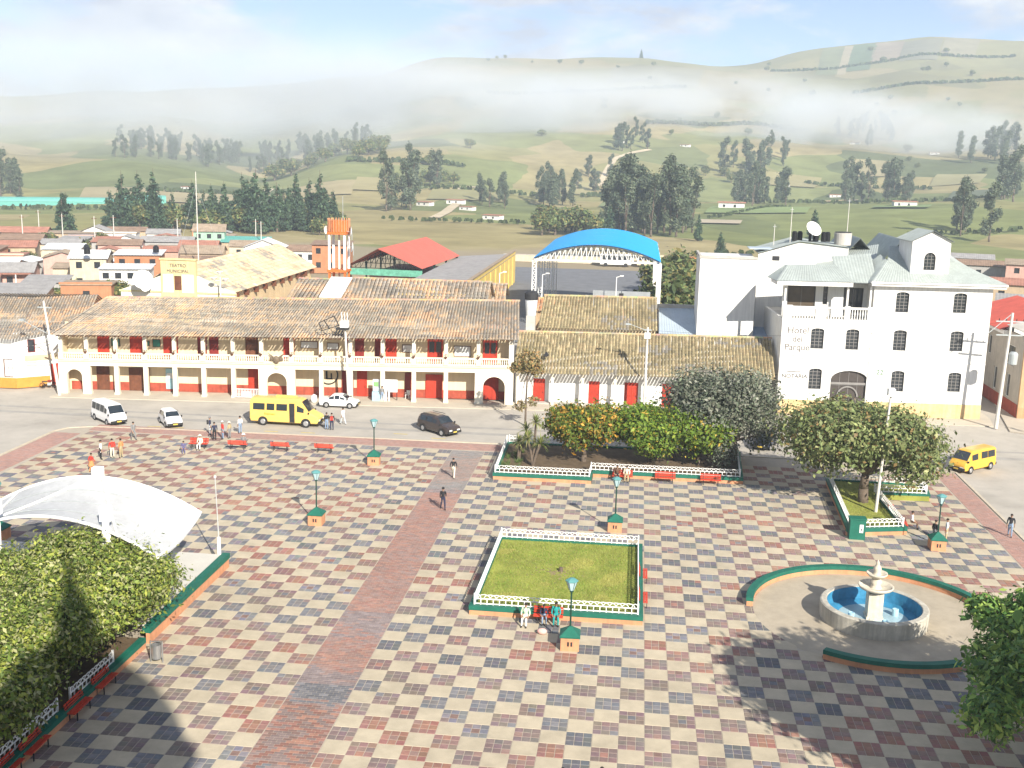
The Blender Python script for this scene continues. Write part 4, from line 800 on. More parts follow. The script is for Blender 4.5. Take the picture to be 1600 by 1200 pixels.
HS = [('pink house with a lattice porch under a dark grey roof', -111, 147, 8, 8, 3.6, .35, 'pink', 'grey', 1.5, 'gable', 3, 1, 'red'), ('bare beige gable house beside the pink porch house', -104, 158, 8, 9, 3.6, .3, 'beige', 'tan', .7, 'gable', 1, 1, None),
      ('house with green trimmed carport and white roof sheets', -98, 152, 6.6, 8, 6.2, .3, 'beige', 'white', 1.3, 'gable', 2, 2, None), ('orange brick upper house under a flat white roof', -91, 158, 8.5, 8, 6.5, .3, 'brick', 'white', .5, 'shed', 3, 2, None),
      ('plain white house with a row of small dark windows', -86, 142, 8.5, 7, 5.4, .3, 'whitew', 'white', .4, 'shed', 4, 2, None), ('raw brick yard building with a parapet behind the arcade roof', -85, 126, 8, 6, 4.3, .3, 'brick', 'tan', .3, 'flat', 1, 1, None),
      ('low shed with a wide corrugated grey roof by the frame edge', -92, 116, 9, 8, 3.4, .3, 'tan', 'grey', 1.2, 'shed', 2, 1, None), ('tan house with a dark open garage in its front', -92, 192, 9, 9, 4.2, .25, 'tan', 'tan', 1.5, 'gable', 2, 1, None),
      ('broad white house with a pale gable roof below the conifers', -82, 205, 9, 9, 4.8, .2, 'whitew', 'white', 1.9, 'front', 2, 1, None), ('long white row with a brown roof next to the pale gable house', -75, 215, 10, 7, 3.5, .2, 'whitew', 'brown', 1.3, 'gable', 4, 1, None),
      ('two storey house in orange over cream near the water tower', -64, 199, 8.5, 7, 6.4, .15, 'brick', 'brown', .6, 'shed', 3, 2, None), ('long bare tan wall building at the edge of town', -153, 250, 18, 7, 3.3, .35, 'tan', 'tan', .4, 'shed', 2, 1, None),
      ('white gable front under a dark roof near the dark conifer', -150, 256, 8, 9, 3.4, .3, 'whitew', 'grey', 1.8, 'front', 1, 1, None), ('long low house with a rust red roof at the far left', -168, 247, 15, 8, 3.4, .3, 'tan', 'red', 1.4, 'gable', 3, 1, None),
      ('shed under a bright teal sheet roof by the conifer row', -98, 236, 12, 7, 3.4, .2, 'tan', 'teal', 1.2, 'shed', 1, 1, None), ('green walled two storey house with rounded brown roof', -108, 237, 8, 8, 6, .3, 'greenw', 'tan', 1.8, 'gable', 3, 2, None),
      ('small rose house with rusty roof behind the teatro', -105, 200, 8, 8, 3.6, .3, 'rose', 'red', 1.0, 'gable', 2, 1, None), ('grey block house with a flat roof left of the teatro', -119, 186, 8, 8, 3.8, .3, 'grey', 'grey', .8, 'flat', 2, 1, None),
      ('tan house with a rust roof near the left frame edge', -140, 199, 8, 9, 3.6, .4, 'tan', 'red', 1.3, 'gable', 2, 1, None), ('grey roofed house beside the long bare wall', -137, 213, 9, 8, 3.4, .3, 'beige', 'grey', 1.1, 'gable', 2, 1, None),
      ('cream house with a white shed roof in mid town', -127, 195, 8, 8, 3.7, .3, 'beige', 'white', .9, 'shed', 2, 1, None), ('long house with a brown roof and pale gable in mid town', -122, 214, 10, 8, 3.6, .3, 'pink', 'brown', 1.2, 'gable', 3, 1, None),
      ('small white hut with grey roof behind the mid town roofs', -129, 232, 7, 7, 3.4, .3, 'whitew', 'grey', 1.2, 'front', 1, 1, None), ('grey sheet roofed warehouse in front of the conifers', -116, 228, 13, 8, 3.6, .25, 'grey', 'grey', 1.2, 'gable', 2, 1, None),
      ('red roofed cottage left of the garage house', -103, 217, 9, 8, 3.6, .25, 'rose', 'red', 1.3, 'gable', 2, 1, None), ('pale house with tan roof behind the garage house', -92, 222, 9, 8, 3.6, .2, 'beige', 'tan', 1.3, 'gable', 2, 1, None),
      ('brown roofed farm shed at the far edge of town', -146, 268, 11, 7, 3.2, .3, 'tan', 'brown', 1.1, 'gable', 2, 1, None), ('white walled barn with a grey roof by the teal fields', -132, 262, 9, 7, 3.2, .3, 'whitew', 'grey', 1.2, 'gable', 2, 1, None),
      ('brick cottage with white lean-to by the left frame edge', -121, 158, 8, 8, 3.6, .35, 'brick', 'white', .9, 'shed', 2, 1, None), ('dark roofed tan house below the rust red row', -152, 221, 10, 9, 3.6, .35, 'tan', 'brown', 1.2, 'gable', 2, 1, None),
      ('tiny grey roofed house in front of the orange brick house', -98, 136, 7, 6, 3.2, .3, 'grey', 'grey', .8, 'shed', 1, 1, None),
      ('white yard house right of the hotel dormer', 90, 247, 11, 8, 4.5, -.25, 'whitew', 'grey', 1, 'gable', 3, 1, None), ('row of rough grey roofs behind the hotel corner', 85, 222, 13, 8, 4.8, -.25, 'grey', 'brown', 1, 'gable', 3, 1, None), ('salmon walled house at the right frame edge', 92, 210, 9, 8, 6, -.3, 'pink', 'tan', .8, 'shed', 2, 2, None), ('rust roofed house under the salmon house at right', 76, 168, 9, 9, 5.6, -.3, 'tan', 'red', .9, 'gable', 2, 1, None), ('grey roofed house beside the red sheet roof', 66, 130, 9, 9, 6.5, -.3, 'whitew', 'grey', .8, 'gable', 2, 2, None)]
for h_ in HS: house(*h_)
q_ = random.Random(12); seen_ = [(h_[1], h_[2]) for h_ in HS]; cn_ = dict(pink='pink', tan='tan', beige='beige', brick='brick', whitew='white', grey='grey', rose='rose')
k = 0
while k < 26:
    bb, rr_q = q_.uniform(-32.5, -20.5), q_.uniform(215, 345); x, y = polar(bb, rr_q)
    if min(math.hypot(x - a, y - b) for a, b in seen_) < 9.5 or (x > -68 and y < 145): k += .02; continue
    seen_.append((x, y)); k = int(k) + 1; wl, rf = q_.choice(list(cn_)), q_.choice(['grey', 'tan', 'red', 'brown', 'white', 'tan', 'grey'])
    house('small %s house with a %s roof among the crowded left town' % (cn_[wl], dict(red='rust red').get(rf, rf)), x, y, q_.uniform(5.5, 8.5), q_.uniform(6, 8), q_.uniform(3, 4.4), q_.uniform(.1, .5), wl, rf, q_.uniform(.5, 1.3), q_.choice(['gable', 'shed', 'front', 'flat']), q_.choice([1, 2, 2]), 1, None, 'small houses of the crowded left town')
for x, y, z, lab in ((-97, 150, 7.2, 'black tank on the green trimmed house'), (-88, 160, 7.0, 'black tank on the orange brick house'), (-118, 190, 4.2, 'black tank on the grey block house')):
    r = thing('roof_tank', lab, 'water tank', (x, y, z)); MB().lathe([(0, 0), (.6, 0), (.55, 1.1), (.3, 1.3), (0, 1.32)], 10).build('tank', mat('black_plastic'), r); MB().lathe([(.3, 1.3), (.3, 1.4), (0, 1.42)], 10).build('lid', dark, r)
# filler courtyards behind the arcade: low tiled wings
def wing(label, x, y, w, d, h, rise, rz, pal=TILEC, wall=cream):
    r = thing('tiled_wing', label, 'building', (x, y, 0), rz); hw = w / 2
    MB().box((-hw, 0, 0), (hw, d, h)).build('wall', wall, r); o = .5
    tile_roof(r, (-hw - o, -o, h), (hw + o, -o, h), (-hw - o, d / 2, h + rise), (hw + o, d / 2, h + rise), rib=.5, course=.6, pal=pal, fine=False); tile_roof(r, (hw + o, d + o, h), (-hw - o, d + o, h), (hw + o, d / 2, h + rise), (-hw - o, d / 2, h + rise), rib=.5, course=.6, pal=pal, fine=False)
    MB().poly([(-hw, 0, h), (-hw, d / 2, h + rise - .1), (-hw, d, h)]).poly([(hw, 0, h), (hw, d, h), (hw, d / 2, h + rise - .1)]).build('gable', wall, r); ridge_cap(r, (-hw - o, d / 2, h + rise), (hw + o, d / 2, h + rise)); return r
adobe = mat('adobe_wall', (.50, .36, .22), .95, .2, .8, streak=.2)
r = wing('old brown tiled wing with an open adobe gallery behind the arcade', -21.5, 88, 17, 9, 8.2, 2.6, .03, wall=adobe)
for i in range(6): MB().box((-7.5 + i * 3, -1.2, 6.8), (-7.1 + i * 3, -.9, 8.1)).build('post', brown, r)
wing('brown tiled wing with a white roof light behind the arcade', -33.0, 86, 9, 14, 8.0, 2.4, .02, wall=adobe)
MB().box((-1.4, -3, 0), (1.4, 3, .12)).build('roof_light', whitep); o = bpy.data.objects['roof_light']; tag(o, 'white translucent roof panel laid on the brown tiles', 'roof light'); o.location = (-32.2, 89.4, 9.75); o.rotation_euler = (.33, 0, 0)
wing('small brown tiled house before the yellow wall', -16.0, 98, 8, 8, 7.4, 2.2, .05); wing('low salmon house with white wing by the yellow wall', -13.5, 92, 4, 5, 7.0, 1.2, .0, wall=wm['rose'])
wing('clay roofed yard building at the foot of the blue court', 2.0, 91.0, 14, 6, 6.6, 1.2, .0, pal=TILEC, wall=concrete); wing('orange tiled lean-to next to the white water tank', -4.5, 93.5, 5, 5, 7.2, 1.4, .0, pal=[(.45, .22, .11), (.42, .26, .15)], wall=adobe)
# theatre front and its hall
tf = thing('theatre', 'cream theatre front with a raised centre and a red door', 'building', (-62.5, 92.5, 0), .0)
yw = mat('theatre_yellow', (.70, .58, .30), .9, .1, 1., streak=.15); open_wall(tf, 5.8, 10.6, 0, 12.3, -.35, .6, [(7.6, 8.6, 8.3, 10.2)], yw, 'centre_wall'); MB().box((6.1, -.40, 8.0), (7.5, -.353, 10.4)).box((8.7, -.40, 8.0), (10.3, -.353, 10.4)).build('white_field', white, tf); door(tf, 7.65, 8.55, 8.3, 10.1, -.2, brown, 1)
MB().grid([[(a, y, 0), (b, y, 0), (b, y, z1), (a, y, z0)] for a, b, z0, z1 in ((0, 5.8, 8.1, 10.2),) for y in (0, .5)], closed=True).poly([(0, 0, 0), (5.8, 0, 0), (5.8, 0, 10.2), (0, 0, 8.1)]).poly([(0, .5, 0), (0, .5, 8.1), (5.8, .5, 10.2), (5.8, .5, 0)]).build('wing_wall', cream_light, tf); MB().grid([[(10.6, y, 0), (15.8, y, 0), (15.8, y, 8.1), (10.6, y, 10.2)] for y in (0, .5)], closed=True).poly([(10.6, 0, 0), (15.8, 0, 0), (15.8, 0, 8.1), (10.6, 0, 10.2)]).poly([(10.6, .5, 0), (10.6, .5, 10.2), (15.8, .5, 8.1), (15.8, .5, 0)]).build('wing_wall', cream_light, tf); MB().box((-.2, -.12, 7.9), (16, -.003, 8.12)).box((5.7, -.5, 12.3), (10.7, .3, 12.5)).build('cornice', yw, tf)
lettering(tf, 'TEATRO', (8.2, -.42, 11.4), .6, faded, align='CENTER'); lettering(tf, 'MUNICIPAL', (8.2, -.42, 10.65), .6, faded, align='CENTER')
hall = thing('theatre_hall', 'long theatre hall with a broad pale brown tiled roof', 'building', (-62.2, 95.2, 0)); MB().box((.3, 0, 0), (12.2, 42, 7.4)).build('wall', mat('hall_wall', (.66, .50, .30), .9, .1, .6, streak=.15), hall)
TILEH = [(.42, .32, .22), (.45, .33, .22), (.38, .29, .20), (.40, .29, .19)]
tile_roof(hall, (13.0, -1, 7.35), (13.0, 43, 7.35), (6.3, -1, 11.2), (6.3, 43, 11.2), rib=.6, course=.7, pal=TILEH, fine=False); tile_roof(hall, (-.5, 43, 7.35), (-.5, -1, 7.35), (6.3, 43, 11.2), (6.3, -1, 11.2), rib=.6, course=.7, pal=TILEH, fine=False)
for i in range(11): MB().box((12.2, 1.5 + i * 4, 6.4), (12.9, 1.8 + i * 4, 7.2)).build('bracket', brown, hall)
MB().poly([(.3, -.01, 7.4), (12.2, -.01, 7.4), (6.3, -.01, 11.0)]).poly([(.3, 42.01, 7.4), (6.3, 42.01, 11.0), (12.2, 42.01, 7.4)]).build('gable', cream, hall); MB().box((12.21, 36, 3), (12.3, 37.2, 7)).build('drain_board', brown, hall)
dish('large white dish on the arcade roof ridge in front of the theatre', (-49.5, 73.0, 11.2), 1.9, -.4, 60); dish('big round white dish beside the theatre gable', (-58.7, 91.0, 9.6), 2.6, .5, 65)
r = thing('floodlight_mast', 'cluster of white floodlights on a post before the hall', 'floodlight', (-48.2, 91.2, 0)); MB().tube((0, 0, 0), (0, 0, 10.4), .09).build('mast', pole_m, r)
for x, z in ((-.8, 10.1), (.8, 10.0), (0, 10.9)): MB().lathe([(.1, -.2), (.45, .2), (.42, .22), (0, .1)], 10, (x, -.2, z)).build('lamp', whitep, r)
MB().bar((-.9, 0, 9.9), (.9, 0, 9.9), .08).build('crossbar', pole_m, r)
# water tower
wt = thing('water_tower', 'orange and white water tower carrying microwave dishes', 'water tower', (-38.0, 112, 0)); owt = mat('tower_orange', (.60, .17, .04), .8, .15, 1.5, streak=.15)
for sx in (-1.15, 1.15):
    for sy in (-1.15, 1.15):
        for z0, z1, m_ in ((0, 7.0, whitep), (7.0, 9.6, owt), (9.6, 15.0, whitep)): MB().box((sx - .15, sy - .15, z0), (sx + .15, sy + .15, z1 - .003)).build('leg', m_, wt)
MB().tube((0, 0, 0), (0, 0, 15), .16).build('riser_pipe', cream_light, wt)
for z in (7.4, 9.5, 15.0): MB().box((-1.45, -1.45, z), (1.45, 1.45, z + .35)).build('platform', owt, wt)
MB().prism([(1.55 * math.cos(k * PI / 4 + .39), 1.55 * math.sin(k * PI / 4 + .39)) for k in range(8)], 15.35, 17.0).build('tank', owt, wt)
m = MB()
for k in range(24): a = k * PI / 12; m.bar((1.6 * math.cos(a), 1.6 * math.sin(a), 15.4), (1.6 * math.cos(a), 1.6 * math.sin(a), 17.3), .09)
m.build('tank_rib', mat('pale_orange', (.62, .30, .16), .8), wt, kind='stuff'); MB().tube((.6, 0, 17), (.6, 0, 20.5), .04, n=6).build('antenna', greym, wt)
dish('microwave drum dish on the left of the water tower', (-39.9, 111.6, 15.5), 1.3, PI / 2 - .4, 80); dish('upper drum dish on the right of the water tower', (-35.9, 111.4, 15.4), 1.7, -1.2, 85); dish('lower drum dish on the right of the water tower', (-35.7, 111.4, 13.2), 1.6, -1.2, 85)
# red roofed market
mk = thing('market_hall', 'open market hall under a salmon red gable roof', 'building', (-42, 158, 0), -.06); rr_ = mat('market_roof_red', (.52, .125, .09), .7, .08, .4, streak=.05)
sheet_roof(mk, (7.5, 0, 5.8), (7.5, 32, 5.8), (0, -4, 9.6), (0, 32, 9.6), rr_); sheet_roof(mk, (-7.5, 32, 5.8), (-7.5, 0, 5.8), (0, 32, 9.6), (0, -4, 9.6), rr_)
for y in (1, 11, 21, 31):
    for x in (-7, 7): MB().box((x - .15, y, 0), (x + .15, y + .3, 5.8)).build('post', greend, mk)
    m = MB(); m.bar((-7.3, y, 5.5), (7.3, y, 5.5), .12); m.bar((-7.3, y, 5.6), (0, y, 9.3), .12); m.bar((7.3, y, 5.6), (0, y, 9.3), .12)
    for k in range(-6, 7): zt = 5.6 + 3.7 * (1 - abs(k) / 7); m.bar((k, y, 5.5), (k, y, zt), .07); m.bar((k, y, 5.5), (k + (1 if k < 0 else -1), y, 5.6 + 3.7 * (1 - abs(k + (1 if k < 0 else -1)) / 7)), .07)
    m.build('truss', greend, mk)
MB().box((-6, 10, 0), (6, 30, 3.6)).build('stalls_wall', wm['rose'], mk); MB().box((-7.4, .2, 4.2), (7.4, .3, 5.4)).build('green_screen', mat('green_net', (.12, .36, .26), .8, .3, 2), mk)
# yellow wall building
yb = thing('yellow_building', 'long yellow walled shed with a dark low roof', 'building', (-21, 128, 0)); ywl = mat('yellow_wall', (.68, .50, .15), .9, .12, .6, streak=.2)
MB().box((-12, .3, 0), (-.3, 66, 5.2)).box((-.3, 0, 0), (0, 66, 7.0)).box((-12, 0, 0), (-.3, .3, 6.0)).build('wall', ywl, yb)
for i in range(9): MB().box((.003, 4 + i * 7, 0), (.2, 4.5 + i * 7, 6.0)).build('pilaster', ywl, yb)
sheet_roof(yb, (.1, -.5, 6.25), (.1, 66.5, 6.25), (-12.5, -.5, 5.3), (-12.5, 66.5, 5.3), rm['grey']); MB().box((-.4, 0, 7.003), (.25, 66, 7.2)).build('eave', rm['tan'], yb)
# blue roofed sports court
ct = thing('sports_court_roof', 'sports court under an arched bright blue roof on white trusses', 'sports court', (-.3, 118, 0)); bl_m = mat('blue_roof', (.0, .37, .84), .5, .06, .5); hw = 9.3; DEP = 42
def arcz(x): return 11.85 + 2.25 * (1 - (x / hw) ** 2)
m = MB(); rows = [[(-hw - .2 + (2 * hw + .4) * i / 28, y, arcz((-hw - .2 + (2 * hw + .4) * i / 28) * .98) + .12) for i in range(29)] for y in (-.6, 14, 28, DEP + .5)]; m.grid(rows); m.grid([[(a, b, c - .1) for a, b, c in q] for q in rows], flip=True); m.build('roof', bl_m, ct, smooth=True)
for y in (0, 10.5, 21, 31.5, 42):
    m = MB(); m.path([(-hw + 2 * hw * i / 24, y, arcz(-hw + 2 * hw * i / 24)) for i in range(25)], .13, n=6); m.bar((-hw, y, 11.7), (hw, y, 11.7), .24)
    for i in range(24):
        x = -hw + 2 * hw * i / 24; x2 = x + 2 * hw / 24
        if i: m.bar((x, y, 11.7), (x, y, arcz(x)), .10)
        if i < 12: m.bar((x, y, 11.75 if i % 1 == 0 else 0), (x2, y, arcz(x2)), .09)
        else: m.bar((x, y, arcz(x)), (x2, y, 11.75), .09)
    m.build('truss', whitep, ct)
    for sx in (-hw, hw):
        c = MB(); 
        for d in (-.28, .28): c.box((sx + d - .07, y - .1, 0), (sx + d + .07, y + .1, 11.7))
        for k in range(16): c.bar((sx - .28, y, .3 + k * .72), (sx + .28, y, .66 + k * .72), .08); c.bar((sx + .28, y, .66 + k * .72), (sx - .28, y, 1.02 + k * .72), .08)
        c.build('column', whitep, ct)
    if y == 0: MB().box((hw - .35, -.12, 5), (hw + .35, .12, 11.6)).build('column_cladding', whitep, ct)
MB().poly([(-34, 44, .02), (15, 44, .02), (15, 112, .02), (-34, 112, .02)]).poly([(-16, -6, .02), (14, -6, .02), (14, 43.9, .02), (-16, 43.9, .02)]).build('court_floor', mat('court_asphalt', (.17, .175, .185), .9, .15, .4), ct)
r = thing('goal_wall', 'pale panelled wall with a scoreboard below the blue roof', 'wall', (2.0, 113.5, 0)); [MB().box((-2.5 + i * 4.2, 0, 5.2), (1.6 + i * 4.2, .2, 7.9)).build('panel', mat('grey_panel', (.30, .32, .33), .7), r) for i in range(2)]; MB().box((-2.6, .03, 0), (5.9, .2, 5.2)).build('wall', concrete, r); MB().box((1.35, -.15, 6.0), (1.95, -.003, 7.6)).build('scoreboard', dark, r)
for x, lab in ((-6.8, 'left white court lamp post'), (3.8, 'middle white court lamp post'), (-13.0, 'white court lamp post outside the blue roof')):
    r = thing('lamp_post', lab, 'lamp post', (x - .9, 110.5, 0)); MB().tube((0, 0, 0), (0, 0, 10.2), .08, .06).build('post', whitep, r); MB().bar((0, 0, 10.2), (.7, 0, 10.4), .08).box((.5, -.1, 10.35), (1.0, .1, 10.5)).build('lamp_head', whitep, r)
def bus_far(label, x, y, L, col): 
    r = thing('parked_bus', label, 'bus', (x, y, 0), .05); MB().box((0, 0, .5), (L, 2.3, 2.9)).box((.1, .05, 2.9), (L - .1, 2.2, 3.1)).build('body', mat('bus_' + label[:5], col, .5), r); MB().box((.4, -.02, 1.7), (L - .4, -.003, 2.5)).build('window', glass, r); [MB().tube((q, -.05, .5), (q, .25, .5), .5, n=12).build('wheel', dark, r) for q in (1.4, L - 1.4)]
bus_far('white bus parked beyond the court', -4.0, 240, 8, (.75, .74, .7)); bus_far('cream bus parked beyond the court', 5.5, 241, 7, (.65, .52, .34)); bus_far('orange lorry parked beyond the court', 15, 239, 6, (.6, .25, .1))
r = thing('yard_wall', 'low cream yard wall beyond the sports court', 'wall', (-30, 246, 0)); MB().box((0, 0, 0), (70, .25, 1.8)).build('wall', wm['beige'], r); MB().box((0, -.1, 1.803), (70, .35, 1.95)).build('coping', concrete, r)
# ploughed and fallow fields draped over the slopes
def field(b0, b1, r0, r1, c, sk=0.):
    m = MB(); nb, nr_ = 10, 10; k = len([o for o in bpy.data.objects if o.name.startswith('field')])
    m.grid([[(lambda x, y: (x, y, th(x, y) + .55 + .02 * (k % 9)))(*polar(b0 + (b1 - b0) * i / nb + sk * j / nr_, r0 + (r1 - r0) * j / nr_)) for i in range(nb + 1)] for j in range(nr_ + 1)])
    m.build('field', mat('field_soil_%d_%d_%d' % tuple(int(q * 100) for q in c), c, 1, .18, .03, coord='W'), kind='structure', smooth=True)
for a in [(8.1, 9.1, 1720, 1960, (.15, .165, .085), .3), (9.1, 9.5, 1720, 1970, (.29, .25, .16), .3), (9.5, 10.6, 1740, 1975, (.10, .14, .075), .3), (10.6, 11.9, 1800, 1975, (.24, .195, .14), .2), (11.9, 13.6, 1780, 1960, (.17, .165, .115), .2), (13.7, 15.2, 1820, 1960, (.22, .20, .13), .2), (14.6, 17.4, 770, 840, (.10, .12, .07), .3), (8.7, 10.4, 745, 800, (.34, .27, .15), .2), (11.2, 13.8, 600, 650, (.17, .235, .085), .2), (3.2, 8.2, 560, 640, (.19, .25, .09), .4), (-2.2, 1.5, 620, 690, (.20, .24, .10), .3), (-11.0, -7.0, 640, 690, (.25, .235, .11), .3), (-18.0, -14.8, 660, 760, (.34, .285, .15), .4), (-14.8, -12.0, 680, 780, (.31, .27, .13), .3), (-28.0, -24.0, 640, 740, (.30, .255, .14), .5), (-24.0, -20.8, 650, 740, (.33, .28, .16), .4), (-5.5, -2.5, 770, 830, (.30, .27, .13), .3), (5.5, 8.5, 860, 930, (.28, .25, .12), .3), (9.8, 12.2, 940, 1010, (.30, .26, .14), .3), (2.8, 5.0, 500, 520, (.42, .36, .26), .1), (13.8, 16.0, 900, 960, (.26, .24, .12), .3), (-2.0, 2.5, 1480, 1640, (.20, .19, .12), .3), (2.8, 6.4, 1420, 1560, (.25, .22, .14), .3)]: field(*a)
# thin mast with guys, poles of the town
r = thing('radio_mast', 'tall thin radio mast in the town at left', 'mast', (-86, 176, 0)); MB().tube((0, 0, 0), (0, 0, 22.5), .16, .07, 6).build('mast', pole_m, r)
for a in range(3): MB().tube((0, 0, 20), (7 * math.cos(a * 2.1), 7 * math.sin(a * 2.1), 0), .018, n=4).build('guy_wire', greym, r)
pp = thing('utility_pole', 'slim power pole among the houses at left', 'utility pole', (-170, 262, 0), 0, 'power poles in the far town'); MB().tube((0, 0, 0), (0, 0, 9), .16, .1, 6).build('pole', pole_m, pp); MB().box((-.8, -.06, 8.3), (.8, .06, 8.45)).build('crossarm', brown, pp)
for x, y in ((-154, 246), (-139, 246), (-141, 239), (-118, 240), (-99, 248), (-94, 238), (-160, 236), (66, 205)): dup(pp, (x, y, 0), R2.uniform(-.3, .3))
r = thing('greenhouse', 'long pale teal greenhouse at the foot of the left hills', 'greenhouse', (-300, 505, th(-300, 505) - .5), .5); MB().prism([(-30, 0), (30, 0), (30, 8), (-30, 8)], 0, 2.6).build('wall', rm['teal'], r); MB().grid([[(x, 4 - 4.2 * math.cos(PI * k / 12), 2.4 + 2.2 * math.sin(PI * k / 12)) for k in range(13)] for x in (-30.2, 0, 30.2)]).build('roof', rm['teal'], r)
r2 = dup(r, (-262, 530, th(-262, 530) - .5), .5, 'shorter teal greenhouse half hidden by the dark conifer', (.4, 1, 1))
# farm houses on the slopes
fh = thing('farmhouse', 'white farmhouse with orange roof on the green plain right of the grove', 'farmhouse', (0, 0, 0)); MB().box((-6, 0, 0), (6, 6, 3.0)).build('wall', wm['whitew'], fh); MB().box((-6.6, -.6, 3.0), (6.6, 3, 3.2)).box((-6.6, 3, 3.2), (6.6, 6.6, 3.4)).build('roof', rm['red'], fh); [MB().box((q, -.05, 1), (q + 1.2, -.003, 2.2)).build('window', glass, fh) for q in (-4, 1)]
x, y = polar(12.8, 640); fh.location = (x, y, th(x, y) - .3)
for i, (b, rg, s, lab) in enumerate([(-9.6, 610, 1.0, 'white farmhouse beside the dirt track'), (-9.0, 560, .8, 'small farmhouse with outbuildings below the track'), (-11.2, 590, .9, 'low farmhouse on the mound left of the track'), (7.0, 860, .9, 'white house on the slope above the flat fields'), (9.5, 820, .8, 'tiny white house on the bare mound'), (2.0, 1020, .9, 'white house on the misty slope in the middle'), (10.2, 1180, 1.0, 'pale house high on the right slope'), (6.2, 1150, .9, 'white hut below the mist on the right hill'), (13.9, 1080, .9, 'white house among the trees on the right slope'), (-22.9, 760, .8, 'lonely white hut on the left field'), (-1.2, 1010, .8, 'pale hut near the ridge track'), (4.5, 600, 1.4, 'long low glasshouse on the plain'), (-7.7, 500, .9, 'small shed on the near meadow')]):
    x, y = polar(b, rg); dup(fh, (x, y, th(x, y) - .3), R2.uniform(-.5, .3), lab, s * .8)
# dirt track
def track(label, pts, w):
    m = MB(); P = [polar(*p) for p in pts]; fine = []
    for a, b in zip(P, P[1:]):
        n = max(2, int(math.hypot(b[0] - a[0], b[1] - a[1]) / 12))
        fine += [(a[0] + (b[0] - a[0]) * k / n, a[1] + (b[1] - a[1]) * k / n) for k in range(n)]
    fine.append(P[-1]); rows = []
    for i, p in enumerate(fine):
        a = fine[max(i - 1, 0)]; b = fine[min(i + 1, len(fine) - 1)]; d = Vector((b[0] - a[0], b[1] - a[1])).normalized()
        rows.append([(p[0] - d.y * w * s, p[1] + d.x * w * s, th(p[0] - d.y * w * s, p[1] + d.x * w * s) + .35) for s in (-1, 0, 1)])
    m.grid(rows); m.build('dirt_track', mat('track_earth', (.50, .42, .29), 1, .15, .1, coord='W'), kind='structure')
track('', [(-10.6, 500), (-10.0, 540), (-9.5, 600), (-9.2, 640), (-9.4, 700), (-8.2, 740)], 2.6); track('', [(-20.2, 560), (-20.1, 640), (-19.6, 720), (-18.8, 790)], 3.0); track('', [(-2.2, 820), (-1.8, 880), (-1.4, 930), (-.6, 960), (.3, 985)], 2.5)
# ------------------------------------------------------------------ trees
def leaf_mesh(name, blobs, n, size, pal, aspect=.5, droop=.15, hollow=.55, seed=1, up=.35, flat=1.0):
    """a crown: n leaf quads through the volume of several blobs (centre, radii), denser towards their skin"""
    g = np.random.default_rng(seed); w = np.array([b[1][0] * b[1][1] * b[1][2] for b in blobs]) ** .67; w /= w.sum()
    k = g.choice(len(blobs), n, p=w); cen = np.array([b[0] for b in blobs])[k]; rad_ = np.array([b[1] for b in blobs])[k]
    d = g.normal(size=(n, 3)); d /= np.linalg.norm(d, axis=1, keepdims=True); rr = (hollow ** 3 + (1 - hollow ** 3) * g.random(n)) ** (1 / 3); rr *= 1 + .15 * g.normal(size=n)
    # clumping: push leaves into lumps
    f = np.sin(d[:, 0] * 5.1 + k) * np.sin(d[:, 1] * 4.7 + 2 * k) * np.sin(d[:, 2] * 5.3 + 3 * k); rr *= 1 + .26 * f
    p = cen + d * rad_ * rr[:, None]
    nrm = d * .9 + g.normal(size=(n, 3)) * .75; nrm[:, 2] += up; nrm /= np.linalg.norm(nrm, axis=1, keepdims=True)
    a = np.cross(nrm, g.normal(size=(n, 3))); a /= np.linalg.norm(a, axis=1, keepdims=True) + 1e-9; b = np.cross(nrm, a)
    s = size * (.45 + 1.1 * g.random(n) ** 1.5); a *= s[:, None]; b *= (s * aspect)[:, None]; dr = np.zeros((n, 3)); dr[:, 2] = -droop * s
    V = np.stack([p - a, p - b * flat, p + a + dr, p + b * flat], 1).reshape(-1, 3).astype(np.float32)
    me = bpy.data.meshes.new(name); me.vertices.add(4 * n); me.vertices.foreach_set('co', V.ravel()); me.loops.add(4 * n); me.loops.foreach_set('vertex_index', np.arange(4 * n, dtype=np.int32))
    me.polygons.add(n); me.polygons.foreach_set('loop_start', np.arange(0, 4 * n, 4, dtype=np.int32)); me.polygons.foreach_set('loop_total', np.full(n, 4, dtype=np.int32))
    P = np.array(pal); ci = g.integers(0, len(P), n); lump = (np.sin(p[:, 0] * 1.3 + seed) + np.sin(p[:, 1] * 1.7 + 2) + np.sin(p[:, 2] * 1.9)) / 3
    c = P[ci] * (.78 + .44 * g.random(n))[:, None] * (1 + .22 * lump)[:, None]; C4 = np.concatenate([np.repeat(c, 4, 0), np.ones((4 * n, 1))], 1).astype(np.float32)
    at = me.color_attributes.new('Col', 'FLOAT_COLOR', 'CORNER'); at.data.foreach_set('color', C4.ravel()); me.materials.append(leafm); me.update(); me.validate(); return me
